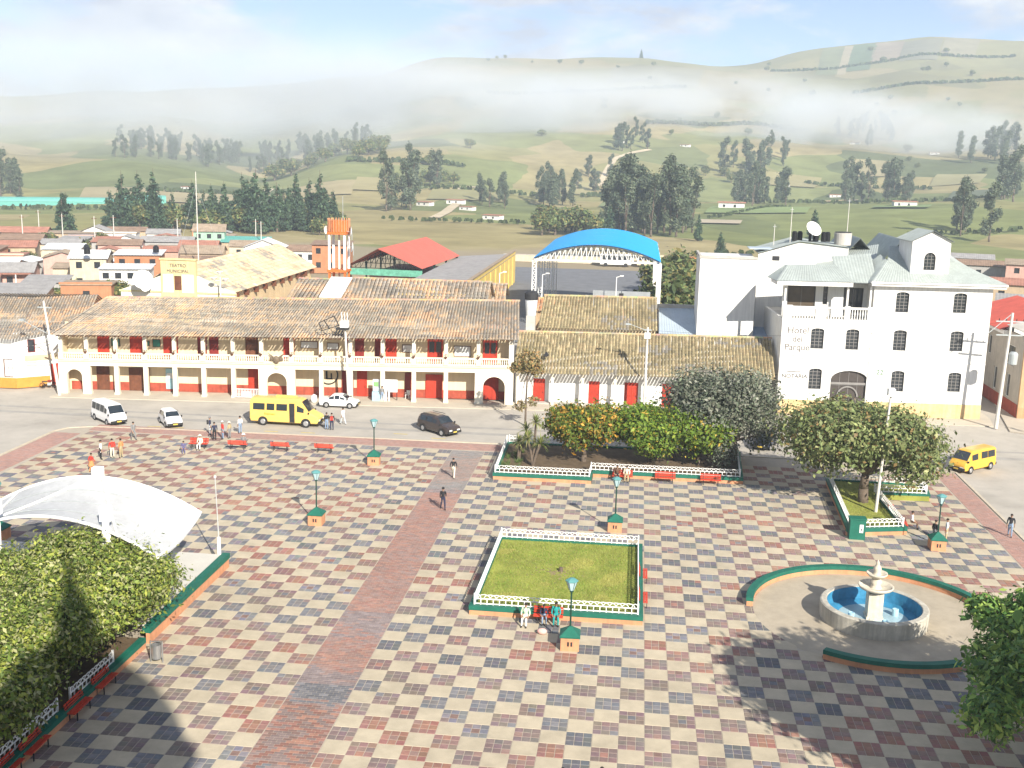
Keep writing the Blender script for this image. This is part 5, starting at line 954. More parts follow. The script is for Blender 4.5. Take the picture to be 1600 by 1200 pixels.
def trunk_mesh(base, blobs, r=.22, seed=1, h=1.4, lean=(0, 0)):
    q = random.Random(seed); m = MB(); top = Vector((base[0] + lean[0], base[1] + lean[1], h)); mid = Vector(base) * .5 + top * .5 + Vector((q.uniform(-.08, .08), q.uniform(-.08, .08), 0))
    m.path([Vector(base) - Vector((0, 0, .2)), mid, top], r * 1.25, r * .8, 9)
    for b in blobs:
        c = Vector(b[0]); k = top.lerp(c, .5) + Vector((q.uniform(-.3, .3), q.uniform(-.3, .3), q.uniform(-.1, .3)))
        m.path([top, k, c], r * .55, r * .18, 6)
        for _ in range(3): e = c + Vector((q.uniform(-.8, .8) * b[1][0], q.uniform(-.8, .8) * b[1][1], q.uniform(-.2, .8) * b[1][2])); m.path([k.lerp(c, .6), e], r * .2, r * .06, 5)
    return m.mesh('trunk', barkm, True)
def tree(name, label, loc, blobs, n, size, pal, r=.22, h=1.4, seed=1, cat='tree', lean=(0, 0), group=None, **kw):
    t = thing(name, label, cat, loc, 0, group); obj('trunk', trunk_mesh((0, 0, 0), blobs, r, seed, h, lean), t); obj('crown', leaf_mesh('crown', blobs, n, size, pal, seed=seed, **kw), t); return t
G_ROUND = [(0.112, 0.195, 0.0225), (0.165, 0.255, 0.03), (0.09, 0.15, 0.0225), (0.225, 0.285, 0.0375), (0.15, 0.225, 0.03), (0.075, 0.128, 0.018), (0.112, 0.195, 0.0225), (0.165, 0.255, 0.03), (0.09, 0.15, 0.0225), (0.225, 0.285, 0.0375), (0.15, 0.225, 0.03), (0.075, 0.128, 0.018), (0.42, 0.3, 0.045)]
G_AUT = [(0.108, 0.162, 0.027), (0.162, 0.203, 0.027), (0.135, 0.176, 0.027), (0.081, 0.121, 0.0203), (0.108, 0.162, 0.027), (0.162, 0.203, 0.027), (0.135, 0.176, 0.027), (0.081, 0.121, 0.0203), (0.486, 0.27, 0.0405), (0.297, 0.216, 0.0405), (0.405, 0.203, 0.027)]
G_GREY = [(.15, .185, .12), (.20, .22, .165), (.11, .135, .09), (.26, .265, .215), (.17, .175, .125), (.085, .10, .07)]
G_BROAD = [(0.18, 0.226, 0.081), (0.244, 0.278, 0.108), (0.134, 0.172, 0.063), (0.198, 0.226, 0.09), (0.108, 0.144, 0.054), (0.18, 0.226, 0.081), (0.244, 0.278, 0.108), (0.134, 0.172, 0.063), (0.198, 0.226, 0.09), (0.108, 0.144, 0.054), (0.342, 0.342, 0.162), (0.22, 0.15, 0.06)]
G_YEL = [(0.262, 0.294, 0.056), (0.333, 0.361, 0.071), (0.202, 0.254, 0.049), (0.285, 0.294, 0.142), (0.357, 0.361, 0.169), (0.178, 0.24, 0.042), (0.13, 0.187, 0.035), (0.1, 0.15, 0.03), (0.08, 0.12, 0.025)]
G_DARK = [(0.102, 0.218, 0.051), (0.153, 0.281, 0.0638), (0.0765, 0.166, 0.0459), (0.23, 0.357, 0.0765), (0.332, 0.459, 0.102), (0.128, 0.23, 0.051)]
def lobes(c, rad3, n, seed, k=.55):
    q = random.Random(seed); out = [(c, tuple(x * .8 for x in rad3))]
    for i in range(n):
        a = 2 * PI * i / n + q.uniform(-.3, .3); e = q.uniform(-.35, .75); d = (math.cos(a) * math.cos(e), math.sin(a) * math.cos(e), math.sin(e)); s = q.uniform(.6, 1.35) * k
        out.append((tuple(c[j] + d[j] * rad3[j] * .62 for j in range(3)), tuple(r * s for r in rad3)))
    return out
# three round trees in the long bed, grey tree, slim tree, palms
tree('round_tree', 'dense round tree with orange leaves, leftmost in the long bed', (1.9, 46.2, .3), lobes((0, 0, 3.15), (3.2, 2.8, 2.3), 10, 2), 19000, .17, G_AUT, seed=2)
tree('round_tree', 'dense green round tree in the middle of the long bed', (7.6, 47.2, .3), lobes((0, 0, 3.05), (3.3, 2.8, 2.25), 10, 3), 19000, .17, G_ROUND, seed=3)
tree('round_tree', 'smaller green round tree beside the grey tree', (11.9, 47.2, .3), lobes((0, 0, 2.8), (2.6, 2.4, 2.1), 8, 4), 12000, .17, G_ROUND, r=.16, seed=4)
tree('bare_shrub', 'dry greyish brown shrub rising between two round trees', (9.7, 48.6, .3), lobes((0, 0, 3.4), (1.0, 1.0, 1.5), 4, 5), 2200, .13, [(.30, .24, .15), (.24, .20, .12), (.35, .28, .18)], r=.08, seed=5, cat='shrub')
tree('grey_tree', 'big feathery grey leaved tree at the end of the long bed', (15.0, 48.6, .2), lobes((-.9, 1.2, 5.1), (4.7, 4.0, 3.4), 15, 6) + [((-1.3, -2.6, 2.0), (1.3, 1.1, 1.6)), ((2.6, .6, 3.0), (1.9, 1.8, 1.6))], 42000, .16, G_GREY, r=.3, h=2.2, seed=6, aspect=.5, hollow=.35)
tree('slim_tree', 'thin stemmed young tree leaning beside the street', (-4.7, 60.6, -.1), [((.2, 0, 6.6), (1.3, 1.2, 1.3)), ((-.9, .1, 6.0), (.9, .9, .6)), ((1.0, .2, 5.8), (.8, .8, .7)), ((-.5, 0, 2.0), (.7, .6, .5)), ((.7, .1, 2.6), (.7, .6, .5))], 1500, .17, [(.20, .17, .07), (.26, .2, .09), (.30, .18, .07), (.16, .15, .06)], r=.09, h=5.4, seed=7, lean=(.1, 0))
def yucca(label, loc, heads, seed):
    q = random.Random(seed); r = thing('yucca', label, 'palm', loc); m = MB(); t = MB()
    for hx, hy, hz in heads:
        t.path([(0, 0, 0), (hx * .4, hy * .4, hz * .5), (hx, hy, hz)], .13, .10, 7)
        for k in range(70):
            a = q.uniform(0, 2 * PI); e = q.uniform(-.5, 1.35); L = q.uniform(.75, 1.15); d = Vector((math.cos(a) * math.cos(e), math.sin(a) * math.cos(e), math.sin(e))); s = Vector((-math.sin(a), math.cos(a), 0)) * .045; c = Vector((hx, hy, hz)); p1 = c + d * L * .5 + Vector((0, 0, .06)); p2 = c + d * L - Vector((0, 0, .22 * math.cos(e)))
            col = q.choice([(.16, .20, .05), (.22, .25, .07), (.12, .16, .04), (.30, .28, .12)]); m.poly([c - s * .6, c + s * .6, p1 + s, p1 - s], col); m.poly([p1 - s, p1 + s, p2], col)
    t.build('stem', barkm, r); m.build('fronds', leafm, r)
yucca('spiky yucca with three heads at the left end of the long bed', (-2.3, 43.9, .4), [(-.5, .2, 2.3), (.6, -.1, 2.0), (.1, .9, 3.6)], 1); yucca('lower spiky yucca beside the bed corner', (-3.7, 45.2, .4), [(0, 0, 1.7), (.6, .6, 2.6)], 2)
m = MB()
for k in range(16):
    x, y = R2.uniform(-4.9, -3.4), R2.uniform(42, 50)
    for j in range(30): a, e = R2.uniform(0, 6.28), R2.uniform(.1, 1.3); L = R2.uniform(.3, .7); d = Vector((math.cos(a) * math.cos(e), math.sin(a) * math.cos(e), math.sin(e))) * L; m.poly([(x, y, .4), (x + .05, y + .03, .42), (x + d.x, y + d.y, .42 + d.z)], R2.choice([(.05, .10, .02), (.08, .13, .03), (.12, .15, .04)]))
m.build('ground_cover', leafm, kind='stuff')
# broad tree in the wedge bed
tree('broad_tree', 'broad spreading tree with brown tipped leaves by the right street', (24.3, 38.6, .3), lobes((-.4, .6, 5.3), (5.7, 5.0, 3.3), 16, 8, .5) + [((3.4, -.8, 3.4), (2.5, 2.2, 1.5)), ((-3.6, 0, 3.9), (2.2, 2.2, 1.5))], 34000, .17, G_BROAD, r=.36, h=2.4, seed=8, hollow=.4, aspect=.6)
# foreground trees
tree('shade_tree', 'wide yellow green tree right below the stage corner', (-23.9, 5.9, .3), lobes((.9, .6, 2.9), (4.6, 4.9, 2.35), 16, 9, .5), 75000, .115, G_YEL, r=.32, h=1.6, seed=9)
tree('shade_tree', 'yellow green tree at the left frame edge behind the stage', (-30.6, 3.6, .3), lobes((0, 0, 2.9), (5.0, 4.6, 2.0), 12, 10, .5), 50000, .12, G_YEL, r=.32, h=1.6, seed=10)
tree('shade_tree', 'yellow green tree half covered by the spire shadow', (-23.4, -.4, .3), lobes((.8, .4, 2.7), (3.9, 4.2, 2.4), 14, 14, .5), 56000, .12, G_YEL, r=.32, h=1.6, seed=14)
tree('shade_tree', 'dark leaved tree in the deepest church shadow at bottom left', (-23.4, -6.8, .3), lobes((.7, 0, 2.7), (3.8, 4.3, 2.4), 12, 11, .5), 40000, .13, G_YEL, r=.3, h=1.5, seed=11)
tree('glossy_tree', 'glossy leaved tree with bunched leaves at the right frame edge', (26.7, 1.6, 0), [((-3.0, 4.6, 4.9), (1.1, 1.0, .8)), ((-2.3, 2.3, 4.6), (1.5, 1.4, 1.1)), ((-3.7, .5, 4.0), (1.4, 1.3, 1.2)), ((-3.9, -2.6, 4.4), (1.7, 1.6, 1.3)), ((-1.0, -1.0, 5.6), (2.4, 2.2, 1.6)), ((-1.2, 4.0, 5.2), (1.3, 1.3, .9)), ((1.4, 1.0, 5.8), (2.6, 2.4, 1.8)), ((-5.4, -4.6, 3.9), (1.2, 1.2, 1.0))], 16000, .19, G_DARK, r=.26, h=2.6, seed=12, hollow=.3, aspect=.42)
tree('glossy_tree', 'tall leafy tree out at the lower right shading the fountain court', (28.2, -9.2, 0), lobes((-.4, 0, 9.2), (6.2, 5.8, 4.0), 13, 13, .5), 42000, .28, G_DARK, r=.4, h=4.2, seed=13, hollow=.35)
# bed around the foreground trees, fence, benches in front
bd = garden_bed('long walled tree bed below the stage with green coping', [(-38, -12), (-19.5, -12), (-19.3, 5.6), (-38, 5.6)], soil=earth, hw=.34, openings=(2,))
picket_fence('white hooped fence on the shaded bed, upper stretch', [(-19.75, -1.8), (-19.65, 2.3)]); picket_fence('white hooped fence on the shaded bed, lower stretch', [(-19.9, -7.8), (-19.8, -2.9)])
# ------------------------------------------------------------------ far trees: a few kinds, many copies
G_CON = [(0.0448, 0.088, 0.048), (0.064, 0.112, 0.0576), (0.0352, 0.0672, 0.0416), (0.08, 0.128, 0.064)]; G_EUC = [(0.088, 0.12, 0.072), (0.12, 0.152, 0.0928), (0.064, 0.0928, 0.0576), (0.144, 0.168, 0.104)]; G_BUSH = [(0.109, 0.145, 0.0508), (0.145, 0.189, 0.0653), (0.0798, 0.116, 0.0435), (0.232, 0.203, 0.0725)]
def conifer_proto(label, seed, h):
    q = random.Random(seed); r = thing('conifer', label, 'tree', (0, 0, 0), 0, 'conifers behind the town'); MB().path([(0, 0, -.3), (.1, 0, h * .5), (0, 0, h)], .32, .04, 6).build('trunk', barkm, r); bl = []
    for k in range(11):
        f = k / 11; z = h * (.10 + .88 * f); w = h * .20 * (1 - f) ** .8 + .25
        for j in range(4 if f < .7 else 2): a = q.uniform(0, 6.28); bl.append(((math.cos(a) * w * .5, math.sin(a) * w * .5, z), (w * .62, w * .62, h * .055)))
    obj('crown', leaf_mesh('crown', bl, 2600, .42, G_CON, seed=seed, hollow=.3, aspect=.5, up=.2, droop=.5), r); return r
CON = [conifer_proto('tall pointed conifer standing in the row behind the town', s, h) for s, h in ((21, 17), (22, 14), (23, 12))]
def far_proto(name, label, blobs, n, size, pal, seed, r, h, group): return tree(name, label, (0, 0, 0), blobs, n, size, pal, r=r, h=h, seed=seed, group=group, hollow=.25, cat='tree')
EUC = [far_proto('eucalyptus_tree', 'tall grey green eucalyptus in the grove on the plain', [((q.uniform(-2.4, 2.4), q.uniform(-2.4, 2.4), z), (q.uniform(1.7, 2.9), q.uniform(1.7, 2.9), q.uniform(1.8, 3.0))) for z in (5, 8, 11, 13, 16, 18.5, 21, 24)], 3000, .55, G_EUC, s, .4, 6, 'eucalyptus trees in the grove') for s, q in ((31, random.Random(31)), (32, random.Random(32)), (33, random.Random(33)))]
BUSH = [far_proto('bushy_tree', 'rounded bushy tree on the slopes', lobes((0, 0, 4.2), (3.6, 3.4, 3.2), 7, s), 1500, .5, G_BUSH, s, .3, 2, 'bushy trees on the slopes') for s in (41, 42)]
used = set()
def put(protos, b, rg, h, base_h, label=None, group=None, q=random):
    x, y = polar(b, rg); p = q.choice(protos); s = h / base_h; z = th(x, y) - .3
    if p.name not in used: used.add(p.name); p.location = (x, y, z); p.scale = (s * q.uniform(.8, 1.2),) * 2 + (s,); p['label'] = label or p['label']; p['group'] = group or p['group']; return p
    return dup(p, (x, y, z), q.uniform(0, 6.28), label, (s * q.uniform(.8, 1.25), s * q.uniform(.8, 1.25), s), group)
q = random.Random(5)
for b, rg in [(-28.4, 430), (-28.59, 425), (-25.87, 440), (-24.39, 445), (-22.05, 440), (-21.07, 435), (-20.2, 445), (-19.52, 430), (-18.52, 440), (-16.91, 450), (-22.59, 450), (-23.56, 455), (-17.95, 455), (-19.05, 450), (-16.37, 440), (-15.73, 450), (-20.6, 455), (-21.53, 460), (-25.13, 455), (-17.32, 445), (-19.89, 452), (-26.45, 460), (-21.7, 452), (-18.2, 448), (-16.0, 462), (-17.6, 460)]: put(CON, b, rg - 40, q.uniform(12, 19), 14.5, q=q)
for k in range(34): put(BUSH, q.uniform(-26.8, -15.2), q.uniform(385, 440), q.uniform(6, 9.5), 7.5, 'bushy green tree growing among the conifers behind the town', 'bushy trees among the conifers', q=q)
for b, rg in [(-1.73, 430), (-1.08, 440), (-.43, 435), (.22, 425), (.86, 440), (1.5, 430), (2.14, 445), (2.62, 450), (-.11, 455), (1.18, 455), (-1.4, 455), (.54, 415), (-.76, 420), (1.82, 420), (2.3, 462), (-1.2, 462), (.1, 440), (1.2, 445), (-.9, 448)]: put(EUC, b, rg, q.uniform(22, 31), 26, q=q)
for b, rg, h, lab in ((8.62, 420, 13, 'lone slim poplar on the plain behind the hotel tanks'), (2.94, 400, 12, 'slim poplar at the right edge of the grove'), (4.1, 330, 7, 'small pointed tree above the bushes by the blue roof'), (-1.57, 395, 13, 'slim poplar left of the grove')): put(CON, b, rg, h, 14.5, lab, 'single slim trees on the plain', q)
GROVES = [(-5.3, -3.4, 650, 12, 20, 'eucalyptus in the grove left of the big one'), (-8.3, -6.6, 620, 8, 16, 'eucalyptus beside the dirt track'), (4.7, 7.2, 700, 16, 22, 'dark eucalyptus in the grove on the right slope'), (9.6, 13.0, 740, 20, 24, 'eucalyptus in the long grove right of the mound'), (15.2, 16.9, 480, 5, 20, 'thin eucalyptus group on the plain at right'), (-13.2, -11.4, 560, 7, 13, 'tree in the clump on the left meadow'), (-11.9, -9.9, 720, 7, 14, 'tree on the mound beside the track'), (14.9, 18.5, 1050, 16, 24, 'tree in the misty grove at far right'), (5.6, 7.5, 1000, 9, 18, 'tree in the thin misty grove above the fields'), (9.0, 12.0, 1200, 13, 20, 'tree in the high misty grove at right'), (-31.2, -30.1, 700, 8, 22, 'tree in the grove at the left frame edge'), (2.5, 6.2, 900, 14, 14, 'tree in the hedge line above the fields'), (-3.4, -1.4, 820, 7, 18, 'tree in the grove behind the track bend'), (16.9, 17.9, 700, 6, 14, 'tree at the foot of the right slope'), (-1.4, .2, 1000, 9, 22, 'tree in the misty middle grove')]
for b0, b1, rg, n, h, lab in GROVES:
    for k in range(n): put(EUC if h > 15 else BUSH + EUC, q.uniform(b0, b1), rg * q.uniform(.95, 1.06), h * q.uniform(.7, 1.15), 26 if h > 15 else 13, lab, lab.replace('tree in', 'trees in'), q)
for k in range(46): put(EUC, q.uniform(-26.2, -21.7), q.uniform(930, 1060), q.uniform(12, 19), 26, 'dark tree in the misty left forest edge', 'trees of the misty left forest', q)
for k in range(60): put(EUC, q.uniform(-21.9, -13.8), q.uniform(930, 1080), q.uniform(12, 20), 26, 'dark tree in the misty valley forest', 'trees of the misty valley forest', q)
for k in range(18): put(BUSH, q.uniform(-18.6, -13.2), q.uniform(860, 930), q.uniform(9, 14), 7.5, 'bushy tree lining the top of the tan mound', 'trees on the tan mound', q)
for k in range(12): put(BUSH, q.uniform(-5.3, -2.1), q.uniform(405, 440), q.uniform(6, 11), 7.5, 'bushy tree at the left foot of the big grove', 'bushes left of the big grove', q)
for k in range(22): put(BUSH, q.uniform(1.0, 4.3), q.uniform(168, 250), q.uniform(6, 10), 7.5, 'bushy tree between the blue roof and the white wall', 'bushy trees by the blue roof', q)
for k in range(6): put(BUSH, q.uniform(4.6, 6.3), q.uniform(172, 195), q.uniform(5, 8), 7.5, 'brownish bushy tree above the hotel annex roof', 'bushes above the hotel annex', q)
for k in range(60):
    b = q.uniform(-12, 18); rg = q.uniform(950, 1900) if b > -9 else q.uniform(700, 850); put(BUSH, b, rg, q.uniform(4.5, 9), 7.5, 'small scattered tree on the upper slopes', 'scattered trees on the upper slopes', q)
for k in range(14): put(BUSH, q.uniform(-32, -24), q.uniform(190, 330), q.uniform(3, 5.5), 7.5, 'small yard tree among the town houses', 'yard trees in the town', q)
x, y = polar(-.35, 1985); put(CON, -.35, 1985, 16, 14.5, 'lone tree on the skyline of the middle hill', 'skyline tree', q)
# hedge rows as ground cover stuff on the slopes
m = MB()
def hedge(b0, r0, b1, r1, h):
    (x0, y0), (x1, y1) = polar(b0, r0), polar(b1, r1); L = math.hypot(x1 - x0, y1 - y0); n = int(L / 1.6)
    for i in range(n):
        t = i / n; x, y = x0 + (x1 - x0) * t + q.gauss(0, 1.0), y0 + (y1 - y0) * t + q.gauss(0, 1.0); z = th(x, y)
        for j in range(3):
            s = h * q.uniform(.4, .8); a = q.uniform(0, 6.28); c, sn = math.cos(a) * s, math.sin(a) * s; k = q.uniform(.7, 1.3); zz = z + q.uniform(0, h * .5)
            m.poly([(x - c, y - sn, zz), (x + c, y + sn, zz + .2), (x + c * .5, y + sn * .5, zz + s), (x - c * .6, y - sn * .6, zz + s * .9)], (.06 * k, .085 * k, .03 * k))
for a in [(5.2, 690, 16.5, 705, 2.5), (-11, 690, -5, 700, 3), (8, 900, 14, 880, 3), (-3, 760, 3, 780, 3), (-15, 850, -9, 830, 3.5), (3.5, 530, 7.4, 640, 1.5), (-13, 480, -5.8, 470, 2), (10, 1500, 18, 1600, 4), (-8, 1380, 2, 1450, 4), (0, 1150, 8, 1250, 4), (13, 470, 18, 500, 2), (-31, 600, -20, 590, 2.5), (-24, 720, -19, 740, 3), (6, 1750, 17, 1850, 4), (2.6, 330, 8, 345, 1.6)]: hedge(*a)
m.build('hedgerows', leafm, kind='stuff')
# ------------------------------------------------------------------ plaza furniture
def bench_proto(label, loc, rz):
    r = thing('bench', label, 'bench', loc, rz)
    for i in range(3): MB().box((-.85, .06 + i * .145, .44), (.85, .185 + i * .145, .475)).build('slat', bench_red, r)
    for i in range(3): MB().bar((-.85, .545 + i * .035, .56 + i * .135), (.85, .545 + i * .035, .56 + i * .135), .035, .11, up=(0, -.25, 1)).build('back_slat', bench_red, r)
    for x in (-.6, .6): MB().box((x - .03, .08, 0), (x + .03, .12, .44)).box((x - .03, .46, 0), (x + .03, .50, .44)).bar((x, .10, .42), (x, .50, .42), .05).bar((x, .50, .42), (x, .65, .92), .05).build('leg', dark, r)
    return r
b0 = bench_proto('red slatted bench under the seated pair at the plaza back edge', (-32.7, 45.0, 0), .05)
BN = [(-29.2, 46.0, PI + .05, 'red slatted bench with a lone man seen from behind'), (-25.3, 46.2, PI + .03, 'empty red bench third along the plaza back edge'), (-21.3, 46.4, PI, 'empty red bench nearest the walkway at the plaza back edge'), (5.4, 41.9, 0, 'red bench holding two people beside the long bed'), (8.95, 42.05, 0, 'empty red bench in the middle of the long bed front'), (12.7, 42.1, 0, 'empty red bench by the grey tree shadow'),
      (7.45, 19.9, PI / 2, 'far red bench on the right side of the lawn bed'), (7.45, 15.9, PI / 2, 'near red bench on the right side of the lawn bed'), (1.7, 11.9, 0, 'red bench with a crowd of seated people before the lawn bed'), (26.5, 37.4, PI / 2 - .1, 'red bench by the wedge bed with nobody on it'), (26.6, 33.8, PI / 2 - .1, 'red bench by the wedge bed with a man in white'),
      (-18.9, .6, PI / 2, 'shaded red bench nearest the litter bin'), (-18.9, -2.0, PI / 2, 'second shaded red bench from the litter bin'), (-19.0, -5.6, PI / 2, 'shaded red bench third down from the litter bin'), (-19.1, -7.6, PI / 2, 'shaded red bench at the very bottom left')]
for x, y, rz, lab in BN: dup(b0, (x, y, 0), rz, lab)
lampg = mat('lamp_glass', (.40, .55, .58), .25, .1)
def lamp_proto(label, loc):
    r = thing('street_lamp', label, 'street lamp', loc, 0, 'plaza lamps on orange pedestals')
    MB().box((-.5, -.5, 0), (.5, .5, .78)).build('pedestal', orange, r); MB().box((-.14, -.515, .30), (-.04, -.501, .55)).box((.04, -.515, .30), (.14, -.501, .55)).build('socket_plate', dark, r)
    c = MB(); q = [(-.56, -.56, .782), (.56, -.56, .782), (.56, .56, .782), (-.56, .56, .782)]; q2 = [(a, b, .86) for a, b, _ in q]; c.grid([q, q2], closed=True)
    for i in range(4): c.poly([q2[i], q2[(i + 1) % 4], (0, 0, 1.32)])
    c.poly(q[::-1]); c.build('cap', green, r); MB().tube((0, 0, 1.2), (0, 0, 3.25), .055, .045, 8).lathe([(.05, 3.2), (.12, 3.27), (.05, 3.33)], 10).build('pole', greend, r)
    MB().lathe([(.13, 3.34), (.31, 3.86)], 6).build('lantern_glass', lampg, r); m = MB()
    for k in range(6): a = k * PI / 3; m.bar((.13 * math.cos(a), .13 * math.sin(a), 3.34), (.315 * math.cos(a), .315 * math.sin(a), 3.87), .022)
    m.build('lantern_frame', greend, r); MB().lathe([(.36, 3.86), (.36, 3.90), (.20, 4.0), (0, 4.06)], 6).build('lantern_cap', mat('lamp_cap_teal', (.10, .27, .27), .5), r); return r
l0 = lamp_proto('plaza lamp standing alone on the open left checkers', (-16.3, 26.8, 0))
for x, y, rz, lab in [(5.1, 29.3, 0, 'plaza lamp between the lawn bed and the long bed'), (3.15, 9.1, .05, 'nearest plaza lamp in front of the lawn bed'), (-16.05, 43.2, .1, 'plaza lamp by the empty benches at the back edge'), (27.6, 29.4, 0, 'plaza lamp beside two standing people near the fountain'), (-36.4, 19.9, 0, 'plaza lamp half cut by the left frame edge')]: dup(l0, (x, y, 0), rz, lab)
r = thing('litter_bin', 'shiny steel litter bin hung on a frame by the shaded bed', 'litter bin', (-18.0, 3.75, 0)); r.scale = (1.2, 1.2, 1.2); steel = mat('brushed_steel', (.55, .56, .57), .3, .08, 3, metal=.8)
MB().lathe([(0, .22), (.2, .22), (.22, .85), (.19, .85), (.18, .3)], 16).build('drum', steel, r)
for x in (-.27, .27): MB().tube((x, 0, 0), (x, 0, 1.0), .03).build('post', steel, r)
MB().tube((-.27, 0, .98), (.27, 0, .98), .025).build('crossbar', steel, r)
def pole(label, loc, h, lean=(0, 0), r0=.17, arms=(), name='utility_pole', cat='utility pole'):
    r = thing(name, label, cat, loc); MB().tube((0, 0, 0), (lean[0], lean[1], h), r0, r0 * .62, 10).build('pole', pole_m, r)
    for z, w in arms: t = z / h; MB().box((lean[0] * t - w / 2, lean[1] * t - .06, z - .06), (lean[0] * t + w / 2, lean[1] * t + .06, z + .06)).build('crossarm', greym, r)
    return r
r = pole('leaning concrete pole at the left end of the arcade', (-55.9, 63.6, -.05), 10.3, (-1.2, 0), arms=((9.6, 1.6), (6.2, 1.2)))
for k in (-.6, .6): MB().lathe([(.05, 0), (.05, .2)], 8, (-1.1 + k, 0, 9.66)).build('insulator', dark, r)
MB().bar((-1.0, 0, 6.8), (-3.6, -.3, 8.2), .06).box((-3.9, -.5, 8.1), (-3.3, -.1, 8.3)).build('lamp_arm', greym, r)
for dz, dx in ((0, 0), (.35, .25)): MB().bar((-3.4, -.4, 4.9 + dz), (-.75, -.1, 5.6 + dz), .05).build('bracket', dark, r)
r = pole('white pole with loudspeakers before the arcade', (-24.4, 66.2, 0), 9.0, (-.4, 0))
MB().box((-.85, -.3, 8.3), (.0, .3, 9.0)).build('speaker_box', whitep, r); m = MB()
for a, b in (((-3.2, -.2, 8.7), (-1.5, -.2, 9.5)), ((-1.5, -.2, 9.5), (-1.0, -.2, 8.5)), ((-1.0, -.2, 8.5), (-2.8, -.2, 7.9)), ((-2.8, -.2, 7.9), (-3.2, -.2, 8.7)), ((-2.6, -.2, 9.0), (-2.0, -.2, 8.1))): m.bar(a, b, .09)
m.build('antenna_frame', dark, r); MB().box((-1.3, -.35, 8.05), (0, .35, 8.25)).build('platform', dark, r)
for k in range(3): MB().tube((-.7 + k * .3, 0, 9), (-.75 + k * .3, 0, 9.9), .04).build('rod', whitep, r)
r = pole('white pole with a small box before the low tiled row', (7.2, 68.3, 0), 9.3, arms=((9.0, .8),)); MB().box((-.3, -.25, 8.1), (.3, .25, 8.7)).build('meter_box', whitep, r); MB().bar((0, 0, 8.9), (-1.9, -.3, 9.6), .05).box((-2.3, -.42, 9.5), (-1.8, -.18, 9.66)).build('lamp_arm', greym, r)
r = pole('tall white lamp pole rising through the broad tree', (24.75, 36.1, .3), 9.4, (.35, 0), .13, name='lamp_pole', cat='lamp pole'); MB().box((.1, -.3, 9.2), (.6, .3, 9.75)).build('camera_box', whitep, r); MB().bar((.15, 0, 4.2), (1.5, .1, 4.1), .05).build('bracket', whitep, r)
r = pole('power pole with a transformer at the right street corner', (43.5, 69.2, 0), 12.1, (.4, 0), .2, arms=((11.2, 3.0), (9.8, 2.6))); MB().lathe([(0, 6.8), (.42, 6.85), (.45, 7.9), (.3, 8.1), (0, 8.1)], 14, (.9, -.1, 0)).build('transformer', greym, r); MB().bar((.2, 0, 6.9), (1.3, 0, 6.9), .1).build('bracket', greym, r); MB().bar((.35, 0, 12), (-1.9, 0, 9.8), .06).build('stay', greym, r)
for k in (-1.2, -.5, .5, 1.2): MB().lathe([(.06, 0), (.04, .22)], 8, (.37 + k, 0, 11.26)).build('insulator', dark, r)
def wire(label, a, b, sag):
    a, b = Vector(a), Vector(b); n = 14; m = MB(); m.path([a.lerp(b, i / n) - Vector((0, 0, sag * 4 * (i / n) * (1 - i / n))) for i in range(n + 1)], .014, n=4); o = m.build('power_cable', dark); tag(o, label, 'cable'); return o
wire('power cable from the transformer pole to the pole by the low row', (43.5, 69.2, 11.2), (7.2, 68.3, 9.0), 1.0); wire('power cable along the low row and the arcade roof', (7.2, 68.3, 9.0), (-24.7, 66.2, 8.8), .8); wire('power cable across the arcade front to the leaning pole', (-24.7, 66.2, 8.6), (-57, 63.6, 9.6), 1.0)
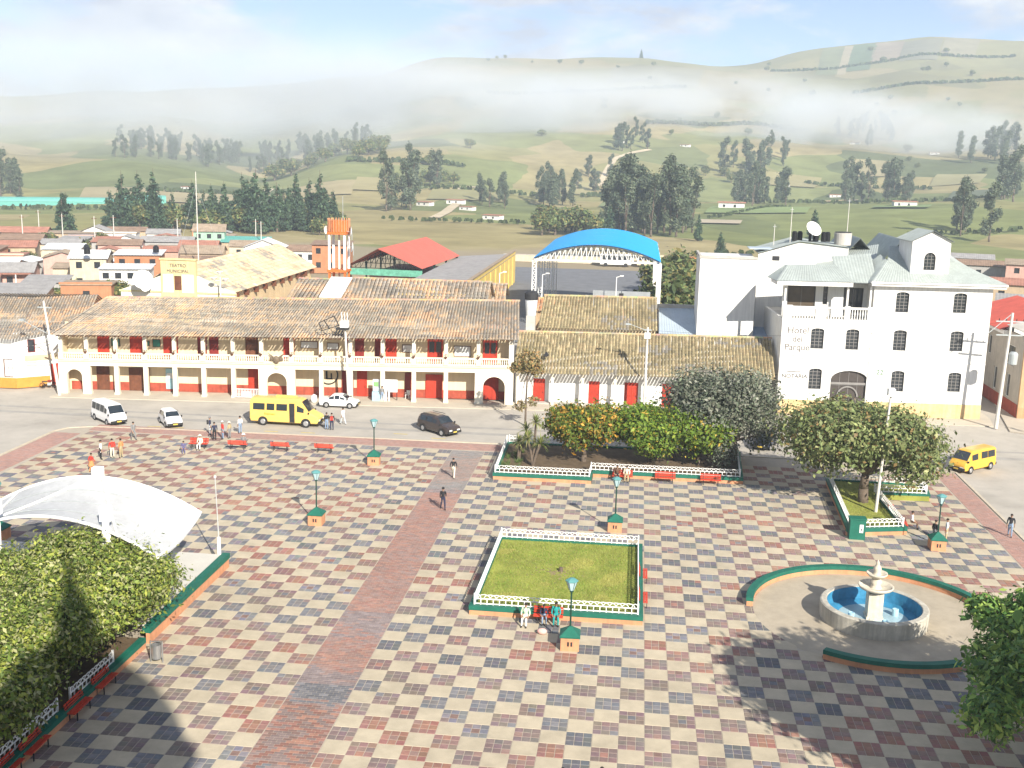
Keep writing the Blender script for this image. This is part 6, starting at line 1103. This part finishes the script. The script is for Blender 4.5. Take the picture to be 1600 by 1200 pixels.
# ------------------------------------------------------------------ vehicles
tyre = mat('tyre', (.025, .025, .026), .9); rim = mat('wheel_rim', (.50, .50, .50), .35, .1, metal=.6); glassv = mat('car_glass', (.02, .028, .035), .06, .1, spec=.7); headl = mat('headlight', (.75, .76, .74), .15, .05); taill = mat('taillight', (.4, .02, .02), .3); plate = mat('number_plate', (.62, .45, .08), .6); blackp = mat('black_bumper', (.03, .03, .03), .7)
def vehicle(name, label, cat, loc, rz, st, paint, wheels, wr, side, front, rear=None, wb=None, extra=None, loc_z=-.1):
    """st: stations from the tail to the nose (x, z low, z belt, z top, half width, half roof width)"""
    r = thing(name, label, cat, (loc[0], loc[1], loc_z), rz)
    def P(x, s, f):
        for a, b in zip(st, st[1:]):
            if a[0] <= x <= b[0]: t = (x - a[0]) / (b[0] - a[0]); zl, zb, zt, w, wt = [a[k] + (b[k] - a[k]) * t for k in range(1, 6)]; break
        return Vector((x, s * (w + (wt - w) * f), zb + (zt - zb) * f))
    def ring(q):
        x, zl, zb, zt, w, wt = q; mz = zl + (zb - zl) * .55; h = zt - zb; e = min(.10, h * .3)
        half = [(w * .90, zl), (w * .985, zl + .08), (w * 1.0, mz), (w * .97, zb), (wt + (w * .97 - wt) * .12, zt - e), (wt - .09, zt - e * .25), (wt * .55, zt + .02)]
        return [(x, y, z) for y, z in half] + [(x, -y, z) for y, z in half[::-1]]
    m = MB(); R_ = [ring(q) for q in st]; m.grid(R_, closed=True, flip=True); m.poly(R_[0]); m.poly(R_[-1][::-1]); m.build('body', paint, r, smooth=False)
    for x0, x1, f0, f1 in side:
        for s in (-1, 1):
            n = Vector((0, s * .012, .004)); c = [P(x0, s, f0), P(x1, s, f0), P(x1, s, f1), P(x0, s, f1)]
            MB().poly([p + n + Vector((0, s * .012, 0)) for p in c]).build('side_window', glassv, r)
    def cross(i0, i1, f0, f1, nm):
        a, b = P(i0, 1, 1), P(i1, 1, 1); d = (b - a); n = Vector((-d.z, 0, d.x)).normalized()
        if n.z < 0: n = -n
        n = n * .03
        MB().poly([Vector((a.x, a.y - .03, a.z)) + n * .6, Vector((a.x, 0, a.z + .02)) + n, Vector((a.x, -a.y + .03, a.z)) + n * .6, Vector((b.x, -b.y + .05, b.z)) + n * .6, Vector((b.x, 0, b.z + .02)) + n, Vector((b.x, b.y - .05, b.z)) + n * .6]).build(nm, glassv, r)
    cross(*front, 'windscreen')
    if rear: cross(*rear, 'rear_window')
    w = max(q[4] for q in st)
    for x in wheels:
        for s in (-1, 1):
            k = MB().tube((x, s * (w - .19), wr), (x, s * (w + .015), wr), wr, wr, 18).build('wheel', tyre, r); MB().tube((x, s * (w + .012), wr), (x, s * (w + .028), wr), wr * .62, wr * .55, 14).build('rim', rim, k)
            MB().lathe([(wr * 1.2, 0), (wr * 1.2, .012), (wr * .98, .012)], 16, a0=0, a1=PI).build('wheel_arch', blackp, r); o = [c for c in bpy.data.objects if c.name.startswith('wheel_arch')][-1]
            o.location = (x, s * (w + .004), wr); o.rotation_euler = (PI / 2, 0, 0 if s < 0 else PI); 
    fx, bx = st[-1][0], st[0][0]; zl = st[-1][1]; zb = st[-1][2]; wf = st[-1][4]
    MB().box((fx - .12, -wf - .02, zl - .04), (fx + .10, wf + .02, zl + .18)).build('bumper', blackp, r); MB().box((bx - .10, -st[0][4] - .02, st[0][1] - .02), (bx + .12, st[0][4] + .02, st[0][1] + .18)).build('bumper', blackp, r)
    for s in (-1, 1):
        MB().box((fx - .05, s * wf * .62 - .17, zb - .26), (fx + .03, s * wf * .62 + .17, zb - .07)).build('headlight', headl, r); MB().box((bx - .03, s * st[0][4] * .78 - .1, st[0][2] - .32), (bx + .05, s * st[0][4] * .78 + .1, st[0][2] - .05)).build('tail_light', taill, r)
        q = P(front[0], s, 0); MB().box((q.x - .02, q.y - .09 if s < 0 else q.y - .02, q.z + .02), (q.x + .12, q.y + .02 if s < 0 else q.y + .09, q.z + .18)).build('mirror', blackp, r)
    MB().box((fx + .02, -wf * .36, zb - .22), (fx + .035, wf * .36, zb - .10)).build('grille', blackp, r); MB().box((fx + .102, -.22, zl + .02), (fx + .112, .22, zl + .15)).build('number_plate', plate, r)
    if extra: extra(r, P)
    return r
pw = mat('white_car_paint', (.80, .80, .79), .3, .03, spec=.5, coat=.4); py_ = mat('yellow_bus_paint', (.78, .53, .13), .35, .05, spec=.5, coat=.3); py2 = mat('yellow_van_paint', (.74, .42, .05), .35, .05, spec=.5, coat=.3); pd = mat('dark_suv_paint', (.045, .033, .030), .25, .1, spec=.5, coat=.5)
SED = [(-2.05, .36, .78, .84, .76, .66), (-1.95, .24, .86, .95, .80, .70), (-1.2, .22, .90, 1.00, .82, .68), (-.62, .22, .92, 1.40, .83, .60), (.1, .22, .92, 1.44, .83, .62), (.42, .22, .92, 1.40, .83, .62), (1.02, .22, .90, .97, .82, .72), (1.85, .24, .74, .80, .78, .68), (2.0, .34, .66, .70, .72, .62)]
HAT = [(-1.75, .34, .82, .92, .74, .66), (-1.68, .24, .90, 1.20, .78, .62), (-1.42, .22, .92, 1.42, .80, .60), (.1, .22, .92, 1.47, .81, .61), (.35, .22, .92, 1.42, .81, .61), (.95, .22, .90, .98, .80, .70), (1.62, .24, .74, .82, .76, .66), (1.78, .34, .66, .70, .70, .60)]
SUV = [(-2.28, .42, .95, 1.05, .84, .74), (-2.2, .32, 1.05, 1.45, .88, .70), (-1.85, .30, 1.08, 1.70, .90, .68), (.25, .30, 1.08, 1.76, .91, .70), (.55, .30, 1.08, 1.70, .91, .70), (1.25, .30, 1.04, 1.14, .90, .80), (2.1, .32, .90, 1.00, .86, .76), (2.3, .42, .80, .84, .78, .68)]
VAN = [(-2.3, .40, 1.05, 1.80, .82, .72), (-2.2, .30, 1.10, 1.98, .86, .74), (1.05, .30, 1.10, 2.02, .86, .74), (1.35, .30, 1.10, 1.96, .86, .72), (2.05, .30, 1.05, 1.16, .85, .76), (2.3, .32, .86, .94, .83, .74), (2.38, .40, .74, .78, .78, .70)]
BUS = [(-3.5, .45, 1.35, 2.45, .98, .84), (-3.4, .38, 1.40, 2.66, 1.02, .86), (1.35, .38, 1.42, 2.72, 1.02, .86), (1.75, .38, 1.42, 2.60, 1.02, .84), (2.55, .38, 1.36, 1.50, 1.0, .88), (3.35, .40, 1.02, 1.12, .96, .84), (3.52, .48, .88, .94, .90, .78)]
def rack(r, P):
    for s in (-1, 1): MB().bar((-1.6, s * .6, 1.80), (.2, s * .62, 1.84), .05).build('roof_rail', blackp, r)
vehicle('parked_car', 'dark brown estate car parked at an angle on the street', 'car', (-12.7, 56.0), -.68, SUV, pd, (-1.4, 1.4), .36, [(-1.75, -.95, .12, .82), (-.85, .0, .12, .86), (.1, .62, .12, .62)], (1.2, .58, .1, .86), (-2.16, -1.9, .1, .8), extra=rack)
vehicle('parked_car', 'white saloon parked under the arcade beside the yellow bus', 'car', (-25.1, 65.0), .02, SED, pw, (-1.25, 1.28), .30, [(-.95, -.42, .12, .80), (-.34, .16, .14, .86), (.24, .72, .14, .62)], (.98, .46, .1, .86), (-1.15, -.68, .1, .86))
vehicle('parked_car', 'small white hatchback facing the plaza between van and bus', 'car', (-39.0, 53.7), -.92, HAT, pw, (-1.1, 1.12), .29, [(-1.2, -.5, .14, .82), (-.42, .22, .14, .86), (.3, .64, .14, .62)], (.92, .40, .1, .86), (-1.7, -1.46, .1, .8))
vehicle('parked_van', 'white passenger van nosing toward the plaza corner', 'van', (-45.3, 53.6), -.72, VAN, pw, (-1.5, 1.5), .32, [(-2.0, -1.1, .12, .82), (-1.0, -.1, .12, .82), (.0, .9, .12, .82), (1.02, 1.5, .12, .7)], (2.0, 1.42, .1, .9))
def busx(r, P):
    MB().box((.60, -1.05, .45), (1.12, -1.0, 2.35)).build('doorway', dark, r); MB().box((-1.2, .2, 2.70), (.9, .6, 2.85)).build('roof_hatch_or_shadow', py_, r); MB().box((2.2, -.7, 2.2), (2.3, .7, 2.45)).build('sun_visor', py_, r) if False else None
    f = lettering(r, 'Expreso', (-2.0, -1.035, 1.10), .34, mat('amber_lettering', (.62, .30, .02), .6))
vehicle('yellow_bus', 'pale yellow minibus with its side door open by the arcade', 'bus', (-28.0, 56.2), -.035, BUS, py_, (-2.15, 2.25), .42, [(-3.15, -1.95, .14, .64), (-1.75, -.95, .14, .64), (-.75, .35, .14, .64), (1.35, 2.05, .10, .58)], (2.5, 1.8, .1, .9), extra=busx)
vehicle('yellow_van', 'deep yellow passenger van on the right hand street', 'van', (36.4, 52.3), -2.42, VAN, py2, (-1.5, 1.5), .33, [(-2.0, -1.0, .12, .78), (-.9, .0, .12, .78), (.55, 1.4, .12, .72)], (2.0, 1.42, .1, .9))
vehicle('parked_car', 'dark blue car hidden in the shade under the grey tree', 'car', (18.6, 56.8), -1.9, HAT, mat('navy_paint', (.02, .03, .07), .3, .1, coat=.4), (-1.1, 1.12), .29, [(-1.2, -.5, .14, .82), (-.42, .22, .14, .86), (.3, .64, .14, .62)], (.92, .40, .1, .86))
r = thing('motorcycle', 'dark motorcycle parked by the orange dado of the corner house', 'motorcycle', (-59.0, 66.9, 0), .4)
for x in (-.62, .62): k = MB().lathe([(.22, -.05), (.31, -.05), (.31, .05), (.22, .05), (.22, -.05)], 18).build('wheel', tyre, r); k.location = (x, 0, .31); k.rotation_euler = (PI / 2, 0, 0)
MB().bar((-.62, 0, .31), (.1, 0, .5), .08).bar((.1, 0, .5), (.45, 0, .85), .07).bar((.45, 0, .85), (.62, 0, .31), .06).build('frame', dark, r); MB().ball((.15, 0, .78), (.28, .14, .14), 10).build('fuel_tank', reddark, r); MB().box((-.65, -.12, .68), (-.1, .12, .78)).build('seat', dark, r); MB().bar((.4, -.36, .98), (.4, .36, .98), .04).build('handlebar', dark, r); MB().box((-.1, -.14, .3), (.25, .14, .6)).build('engine', greym, r)
# street stall and chair by the arcade
r = thing('street_stall', 'small stall with a white backboard by the arcade pier', 'stall', (-20.9, 68.9, 0), .1); MB().box((-1.5, .0, .9), (1.2, .06, 2.3)).build('backboard', boardw, r); MB().box((-1.5, -.6, 0), (-.4, .0, 1.0)).build('counter', boardb, r); MB().box((-1.4, -.05, 1.5), (-.9, -.003, 2.0)).build('green_poster', mat('poster_green', (.2, .45, .15), .7), r); [MB().box((q, -.02, 0), (q + .08, .06, .9)).build('leg', dark, r) for q in (-1.45, 1.1)]; MB().box((-.2, -.5, 0), (.1, -.2, 1.5)).box((.25, -.5, 0), (.4, -.2, 1.3)).build('banner', whitep, r)
r = thing('plastic_chair', 'white plastic chair against the red dado of the arcade', 'chair', (-18.8, 70.2, 0), -.2); MB().box((-.22, -.22, .42), (.22, .22, .46)).build('seat', whitep, r); MB().box((-.22, .19, .46), (.22, .24, .88)).build('backrest', whitep, r); [MB().box((x, y, 0), (x + .05, y + .05, .42)).build('leg', whitep, r) for x in (-.22, .17) for y in (-.22, .17)]; [MB().box((x, -.2, .62), (x + .05, .2, .66)).build('armrest', whitep, r) for x in (-.24, .19)]
r = thing('rolled_awning', 'rolled white awning sack leaning by an arcade pier', 'sack', (-28.2, 66.0, 0)); MB().lathe([(0, 0), (.3, .02), (.36, .35), (.28, .75), (.1, .9), (0, .92)], 12).build('sack', whitep, r, smooth=True); MB().tube((.1, 0, .85), (.4, 0, 1.3), .03).build('handle', dark, r)
# ------------------------------------------------------------------ people
skin_c = [(.30, .17, .11), (.36, .22, .15)]
def body_mesh(name, J, edges, rads, seat=False):
    """one continuous skinned surface grown over a posed skeleton, with fingers rooted in the palms"""
    me = bpy.data.meshes.new(name); keys = list(J); me.from_pydata([J[k] for k in keys], [(keys.index(a), keys.index(b)) for a, b in edges], []); o = bpy.data.objects.new(name, me); COL.objects.link(o)
    mo = o.modifiers.new('s', 'SKIN'); mo.use_smooth_shade = True
    for i, k in enumerate(keys):
        rr = rads[k]; v = me.skin_vertices[0].data[i]; v.radius = rr if hasattr(rr, '__len__') else (rr, rr); v.use_root = k == 'pelvis'
    o.modifiers.new('u', 'SUBSURF').levels = 1
    dg = bpy.context.evaluated_depsgraph_get(); dg.update(); out = bpy.data.meshes.new_from_object(o.evaluated_get(dg)); bpy.data.objects.remove(o); bpy.data.meshes.remove(me); out.name = name
    bm = bmesh.new(); bm.from_mesh(out)
    for s in ('l', 'r'):                                              # fingers, unequal and slightly curled
        w, h = Vector(J['wrist_' + s]), Vector(J['hand_' + s]); d = (h - w).normalized(); side = d.orthogonal().normalized()
        if abs(side.y) < .5: side = (Vector((0, 1, 0)) - d * d.y).normalized()
        nor = d.cross(side)
        for k, L in enumerate((.07, .08, .075, .06, .055)):
            base = h + side * (.028 - .018 * k if k < 4 else .036) + (d * .02 if k < 4 else -d * .03); dd = (d if k < 4 else (d * .6 + side * .8)).normalized(); mid = base + dd * L * .55; tip = mid + (dd * .8 + nor * .5).normalized() * L * .45; pr = None
            for c, rr in ((base - dd * .02, .011), (mid, .010), (tip, .007)):
                cur = [bm.verts.new(c + side * rr * math.cos(a) + nor * rr * math.sin(a)) for a in (0, PI / 2, PI, 3 * PI / 2)]
                if pr: [bm.faces.new((pr[i], pr[(i + 1) % 4], cur[(i + 1) % 4], cur[i])) for i in range(4)]
                pr = cur
            bm.faces.new(pr)
    bm.to_mesh(out); bm.free(); return out
def skeleton(pose):
    J = dict(pelvis=(0, 0, .95), waist=(0, 0, 1.10), chest=(.01, 0, 1.30), neck=(0, 0, 1.46), chin=(.02, 0, 1.53), head=(.02, 0, 1.62), crown=(.0, 0, 1.70))
    for s, sg in (('l', 1), ('r', -1)):
        J['shoulder_' + s] = (0, sg * .19, 1.40); J['hip_' + s] = (0, sg * .10, .90)
        k, a, t, e, w, h = dict(stand=((.01, .11, .49), (0, .12, .08), (.14, .13, .03), (-.02, .25, 1.12), (.06, .26, .88), (.09, .26, .80)),
            walk=((.16 * sg + .04, .10, .50), (.26 * sg - .04, .11, .10), (.26 * sg + .10, .12, .05), (-.12 * sg, .25, 1.13), (-.16 * sg + .10, .25, .90), (-.17 * sg + .14, .25, .82)),
            sit=((.42, .12, .50), (.44, .13, .08), (.58, .14, .03), (.06, .25, 1.13), (.26, .20, .96), (.34, .17, .93)))[pose]
        for n, v in (('knee_', k), ('ankle_', a), ('toe_', t), ('elbow_', e), ('wrist_', w), ('hand_', h)): J[n + s] = (v[0], sg * v[1], v[2])
    if pose == 'sit':
        for k in J:
            if not k.startswith(('knee', 'ankle', 'toe')): J[k] = (J[k][0] + (.04 if J[k][2] > 1.2 else 0), J[k][1], J[k][2] - .40)
        for s in 'lr':
            sg = 1 if s == 'l' else -1; J['hip_' + s] = (.02, sg * .10, .53)
    E_ = [('pelvis', 'waist'), ('waist', 'chest'), ('chest', 'neck'), ('neck', 'chin'), ('chin', 'head'), ('head', 'crown')]
    for s in 'lr': E_ += [('chest', 'shoulder_' + s), ('shoulder_' + s, 'elbow_' + s), ('elbow_' + s, 'wrist_' + s), ('wrist_' + s, 'hand_' + s), ('pelvis', 'hip_' + s), ('hip_' + s, 'knee_' + s), ('knee_' + s, 'ankle_' + s), ('ankle_' + s, 'toe_' + s)]
    rd = dict(pelvis=(.15, .115), waist=(.13, .10), chest=(.16, .115), neck=.052, chin=.070, head=(.085, .098), crown=.065)
    for s in 'lr': rd.update({'shoulder_' + s: .075, 'elbow_' + s: .050, 'wrist_' + s: .034, 'hand_' + s: .038, 'hip_' + s: .098, 'knee_' + s: .068, 'ankle_' + s: .048, 'toe_' + s: .040})
    return J, E_, rd
POSE = {}
for p_ in ('stand', 'walk', 'sit'):
    J, E_, rd = skeleton(p_); me = body_mesh('body_' + p_, J, E_, rd); dz = -.40 if p_ == 'sit' else 0
    idx = []
    for f in me.polygons:
        c = f.center; d = {k: (Vector(v) - c).length for k, v in J.items()}; n = min(d, key=d.get)
        if c.z > 1.47 + dz and abs(c.y) < .14: i = 0
        elif n.startswith(('hand', 'wrist')) and d[n] < .15 and n.startswith(('hand', 'wrist')): i = 0
        elif n.startswith('toe') or n.startswith('ankle') and c.z < .12: i = 3
        elif n.startswith(('knee', 'ankle', 'hip', 'pelvis')) : i = 2
        else: i = 1
        idx.append(i)
    for _ in range(4): me.materials.append(None)
    me.polygons.foreach_set('material_index', idx); POSE[p_] = me
    hz = 1.62 + dz; hx = .02 + (.04 if p_ == 'sit' else 0)
    POSE[p_, 'hair'] = MB().ball((hx - .012, 0, hz + .045), (.104, .094, .088), 10).mesh('hair'); POSE[p_, 'cap'] = MB().lathe([(.112, hz + .05), (.108, hz + .12), (.06, hz + .165), (0, hz + .17)], 12, (hx, 0, 0)).mesh('hat')
    POSE[p_, 'hat'] = MB().lathe([(.19, hz + .055), (.19, hz + .07), (.105, hz + .075), (.10, hz + .16), (0, hz + .175)], 14, (hx, 0, 0)).mesh('hat')
    f = MB(); f.ball((hx + .105, 0, hz - .005), (.022, .016, .026), 6)
    for sg in (-1, 1): f.ball((hx, sg * .098, hz), (.02, .012, .035), 6)
    POSE[p_, 'nose'] = f.mesh('nose'); e_ = MB(); [e_.ball((hx + .092, sg * .036, hz + .022), (.012, .016, .010), 6) for sg in (-1, 1)]; e_.box((hx + .088, -.026, hz - .052), (hx + .098, .026, hz - .042)); POSE[p_, 'face'] = e_.mesh('face')
cl = lambda n, c: mat('cloth_' + n, c, .9, .12, 6)
CL = {k: cl(k, c) for k, c in dict(white=(.72, .72, .69), black=(.025, .025, .028), red=(.55, .05, .035), blue=(.16, .24, .38), jeans=(.22, .30, .42), navy=(.03, .035, .07), grey=(.22, .22, .22), khaki=(.42, .34, .20), cream=(.68, .64, .52), teal=(.02, .28, .27), mint=(.55, .68, .50), brown=(.13, .075, .05), orange=(.60, .25, .10), pale=(.50, .55, .58), violet=(.13, .12, .24)).items()}
SK = [mat('skin_a', skin_c[0], .6, .06), mat('skin_b', skin_c[1], .6, .06)]; HAIR = mat('dark_hair', (.02, .015, .012), .7); SHOE = mat('dark_shoe', (.03, .025, .02), .6)
def person(label, x, y, rz, pose, top, legs, head='hair', hc=None, z=.0, h=1.0, skirt=None, bag=None, group=None):
    r = thing('person', label, 'person', (x, y, z), rz, group); r.scale = (h, h, h); s = SK[int(R2.random() * 2)]
    def put(n, me, ms):
        o = obj(n, me, r)
        if not me.materials:
            for _ in ms: me.materials.append(None)
        for sl, m_ in zip(o.material_slots, ms): sl.link = 'OBJECT'; sl.material = m_
        return o
    b = put('body', POSE[pose], [s, CL[top], CL[legs], SHOE]); put('nose', POSE[pose, 'nose'], [s]); put('face', POSE[pose, 'face'], [HAIR]); put('hair', POSE[pose, 'hair'], [HAIR])
    if head != 'hair': put('hat', POSE[pose, head], [CL[hc or 'white']])
    dz = -.4 if pose == 'sit' else 0
    if skirt: MB().lathe([(.17, 1.02 + dz), (.21, .8 + dz), (.27, .55)], 14, (.16 if pose == 'sit' else 0, 0, 0)).build('skirt', CL[skirt], r)
    if bag: MB().box((-.28, -.14, 1.05 + dz), (-.13, .14, 1.42 + dz)).build('backpack', CL[bag], r)
    return r
S3 = 'stand'
person('man in a dark jacket and cream trousers walking up the walkway', -8.6, 40.3, PI / 2, 'walk', 'black', 'cream'); person('person in a black hooded top and jeans on the walkway', -7.95, 31.8, -PI / 2 + .4, 'walk', 'black', 'navy', 'cap', 'black')
person('child in an orange red coat on the left checkers', -38.3, 36.4, 1.0, 'walk', 'red', 'orange', 'hair', h=.92, skirt='orange'); person('man in a white shirt and dark trousers near the red group', -39.3, 40.0, .6, S3, 'white', 'black'); person('woman in a red top and white trousers in the left group', -38.6, 40.7, 2.2, S3, 'red', 'cream', bag='red'); person('person in a brownish coat behind the red topped woman', -37.9, 40.9, 2.8, S3, 'orange', 'khaki')
person('man in grey walking near the white van', -39.6, 46.9, -.6, 'walk', 'grey', 'grey'); person('seated person in dark violet on the ground by the first bench', -33.4, 43.6, -1.2, 'sit', 'violet', 'violet', z=-.05, h=.85); person('seated woman in white on the first red bench', -32.4, 44.95, -1.6, 'sit', 'cream', 'white', 'hat', 'cream', z=.02)
person('man in a dark jacket with a satchel beside the bus group', -33.6, 50.2, .4, S3, 'navy', 'pale', 'cap', 'grey', bag='black'); person('man in navy turned away in the back edge group', -32.4, 48.3, 2.2, S3, 'navy', 'black'); person('man in a red jacket and white cap in the back edge group', -31.8, 48.8, -2.5, S3, 'red', 'jeans', 'cap', 'white'); person('short person with a cream hat in tan clothes', -31.3, 49.2, 2.8, S3, 'khaki', 'grey', 'hat', 'cream', h=.93); person('man in a white shirt and pale jeans nearest the yellow bus', -31.0, 51.2, 2.6, S3, 'white', 'jeans')
person('man in a white hat sitting on the second red bench', -28.8, 46.05, PI / 2, 'sit', 'grey', 'grey', 'hat', 'white', z=.02); person('person in a black top and jeans in front of the bus', -23.6, 54.8, 1.4, S3, 'black', 'jeans', z=-.1); person('person in black with a red bag in front of the bus', -23.05, 54.7, 1.8, S3, 'black', 'navy', z=-.1, bag='red'); person('woman in a loose white blouse stepping past the bus', -22.6, 57.2, 2.6, 'walk', 'white', 'pale', z=-.1)
person('man in grey standing at the stall under the arcade', -21.2, 68.1, 1.6, S3, 'grey', 'jeans'); person('old woman in pale green cloth seated beside the front bench', .45, 11.75, -1.7, 'sit', 'mint', 'white', 'hair', z=.0); person('child in jeans and navy squeezed on the front bench', 1.45, 12.1, -1.4, 'sit', 'navy', 'jeans', h=.85, z=.06); person('person wrapped in a teal poncho on the front bench', 2.15, 12.15, -1.5, 'sit', 'teal', 'teal', z=.02)
person('person in dark brown on the bench by the long bed', 4.95, 42.25, -1.5, 'sit', 'brown', 'black', z=.02); person('person in cream on the bench by the long bed', 5.75, 42.25, -1.6, 'sit', 'cream', 'khaki', z=.02); person('man in white sitting on the bench by the wedge bed', 26.85, 33.8, -.2, 'sit', 'white', 'brown', z=.02); person('man in a dark green jacket by the lamp near the fountain', 27.75, 30.7, .5, S3, 'black', 'grey'); person('man in a pale shirt and tan trousers by the lamp', 28.7, 31.2, 2.8, S3, 'pale', 'khaki')
person('youth in a black top and jeans walking along the right band', 33.7, 33.2, -1.9, 'walk', 'black', 'jeans'); person('dark figure walking on the far right pavement', 46.4, 67.6, 2.6, 'walk', 'black', 'black', z=.03); person('person in the bus doorway in white', -27.0, 55.35, -1.5, S3, 'white', 'pale', z=.35, h=.95); person('dark haired passer-by cut off at the bottom frame edge', 5.4, -5.8, 1.5, S3, 'black', 'navy'); person('grey haired passer-by by the lawn at the bottom frame edge', 3.8, -6.1, 1.2, S3, 'grey', 'black')
r = thing('shopping_bag', 'pale pink bag on the paving before the front bench', 'bag', (1.5, 10.6, 0)); MB().ball((0, 0, .18), (.3, .2, .18), 10).build('bag', mat('pink_bag', (.66, .40, .36), .7), r, smooth=True); MB().tube((-.1, 0, .32), (.1, 0, .32), .02).build('handle', dark, r)
# ------------------------------------------------------------------ the church behind the viewpoint, whose shadow falls across the lower left
ch = thing('church', 'white church with a domed bell tower and spire', 'church', (10.7, -51.6, 0)); wallc = mat('church_wall', (.68, .64, .56), .9, .08, .6)
oct_ = lambda r_: [(r_ * math.cos(k * PI / 4 + PI / 8), r_ * math.sin(k * PI / 4 + PI / 8)) for k in range(8)]
MB().prism(oct_(4.1), 0, 31.0).build('tower', wallc, ch); MB().prism(oct_(4.5), 31.0, 31.6).build('cornice', wallc, ch)
MB().lathe([(4.15, 31.6), (4.1, 33.0), (3.6, 34.8), (2.6, 36.4), (1.6, 37.3), (1.0, 37.9), (.95, 39.2), (.55, 40.4), (.3, 42.0), (.08, 45.2)], 20).build('dome', wallc, ch, smooth=True); MB().box((-.05, -.4, 45), (.05, .4, 45.1)).box((-.05, -.05, 44.8), (.05, .05, 46)).build('cross', dark, ch)
MB().prism([(-30, -3.6), (-4, -3.6), (-4, 3.2), (-30, 3.2)], 0, 26.5).build('facade', wallc, ch); MB().prism([(-30, -40), (4, -40), (4, -4.2), (-30, -4.2)], 0, 22).build('nave', wallc, ch); MB().lathe([(3.0, 26.5), (3.0, 27.6), (2.2, 29.8), (1.0, 31.2), (.3, 32.0), (0, 34)], 16, (-11.5, -.3, 0)).build('small_dome', wallc, ch, smooth=True)
# ------------------------------------------------------------------ air: even haze, and low cloud lying on the slopes
def volume_obj(name, a, b, m_, rz=0, loc=(0, 0, 0)):
    o = MB().box(a, b).build(name, m_, None, kind='stuff'); o.location = loc; o.rotation_euler.z = rz; return o
hm = bpy.data.materials.new('haze'); hm.use_nodes = True; t = hm.node_tree; t.nodes.clear(); out = N(t, 'ShaderNodeOutputMaterial'); pv = N(t, 'ShaderNodeVolumePrincipled')
pv.inputs['Color'].default_value = (.74, .86, 1.0, 1); pv.inputs['Density'].default_value = .00031; pv.inputs['Anisotropy'].default_value = 0.0; t.links.new(pv.outputs[0], out.inputs['Volume'])
volume_obj('haze', (-2720, -2720, -2.5), (2720, 2720, 290), hm)
def mist(b, r, z, rx, ry, rz_, dens, seed, sc=.007, lo=.40, hi=.72):
    m_ = bpy.data.materials.new('mist'); m_.use_nodes = True; t = m_.node_tree; t.nodes.clear(); out = N(t, 'ShaderNodeOutputMaterial'); pv = N(t, 'ShaderNodeVolumePrincipled'); pv.inputs['Color'].default_value = (.90, .95, 1, 1); pv.inputs['Anisotropy'].default_value = 0.
    tc = N(t, 'ShaderNodeTexCoord'); le = N(t, 'ShaderNodeVectorMath', operation='LENGTH'); t.links.new(tc.outputs['Object'], le.inputs[0])
    fo = N(t, 'ShaderNodeMapRange', interpolation_type='SMOOTHSTEP'); fo.inputs['From Min'].default_value = .35; fo.inputs['From Max'].default_value = 1.0; fo.inputs['To Min'].default_value = 1; fo.inputs['To Max'].default_value = 0; t.links.new(le.outputs['Value'], fo.inputs['Value'])
    ps = N(t, 'ShaderNodeNewGeometry'); mp = N(t, 'ShaderNodeMapping'); mp.inputs['Scale'].default_value = (1, 1, 1.7); mp.inputs['Location'].default_value = (seed * 91., seed * 37., 0); t.links.new(ps.outputs['Position'], mp.inputs['Vector'])
    no = N(t, 'ShaderNodeTexNoise', Scale=sc, Detail=5, Roughness=.6); t.links.new(mp.outputs[0], no.inputs['Vector'])
    mr = N(t, 'ShaderNodeMapRange'); mr.inputs['From Min'].default_value = lo; mr.inputs['From Max'].default_value = hi; mr.inputs['To Min'].default_value = 0; mr.inputs['To Max'].default_value = dens; t.links.new(no.outputs['Fac'], mr.inputs['Value'])
    mu = N(t, 'ShaderNodeMath', operation='MULTIPLY'); t.links.new(fo.outputs[0], mu.inputs[0]); t.links.new(mr.outputs[0], mu.inputs[1]); t.links.new(mu.outputs[0], pv.inputs['Density']); t.links.new(pv.outputs[0], out.inputs['Volume'])
    x, y = polar(b, r); o = MB().ball((0, 0, 0), (1, 1, 1), 20).build('mist', m_, None, kind='stuff'); o.location = (x, y, z); o.scale = (rx, ry, rz_); o.rotation_euler.z = -rad(b)
mist(-26.5, 1230, 86, 640, 260, 98, .0080, 1, sc=.0075, lo=.40, hi=.60)
mist(-15.5, 1230, 78, 380, 230, 76, .0095, 2, sc=.0085, lo=.43, hi=.62)
mist(-5.5, 1150, 76, 300, 190, 52, .015, 3, sc=.009, lo=.44, hi=.63)
mist(10.8, 1130, 66, 220, 160, 48, .016, 4, sc=.009, lo=.44, hi=.63)
mist(-30, 1000, 52, 240, 140, 36, .007, 5)
mist(-20, 930, 40, 330, 120, 44, .0045, 7, sc=.009, lo=.36, hi=.62)
mist(16, 1050, 60, 160, 140, 40, .006, 8, sc=.009)
mist(1.5, 1250, 90, 260, 170, 46, .013, 6, sc=.009, lo=.44, hi=.63)
SC.cycles.volume_step_rate = 1.0; SC.cycles.volume_max_steps = 256
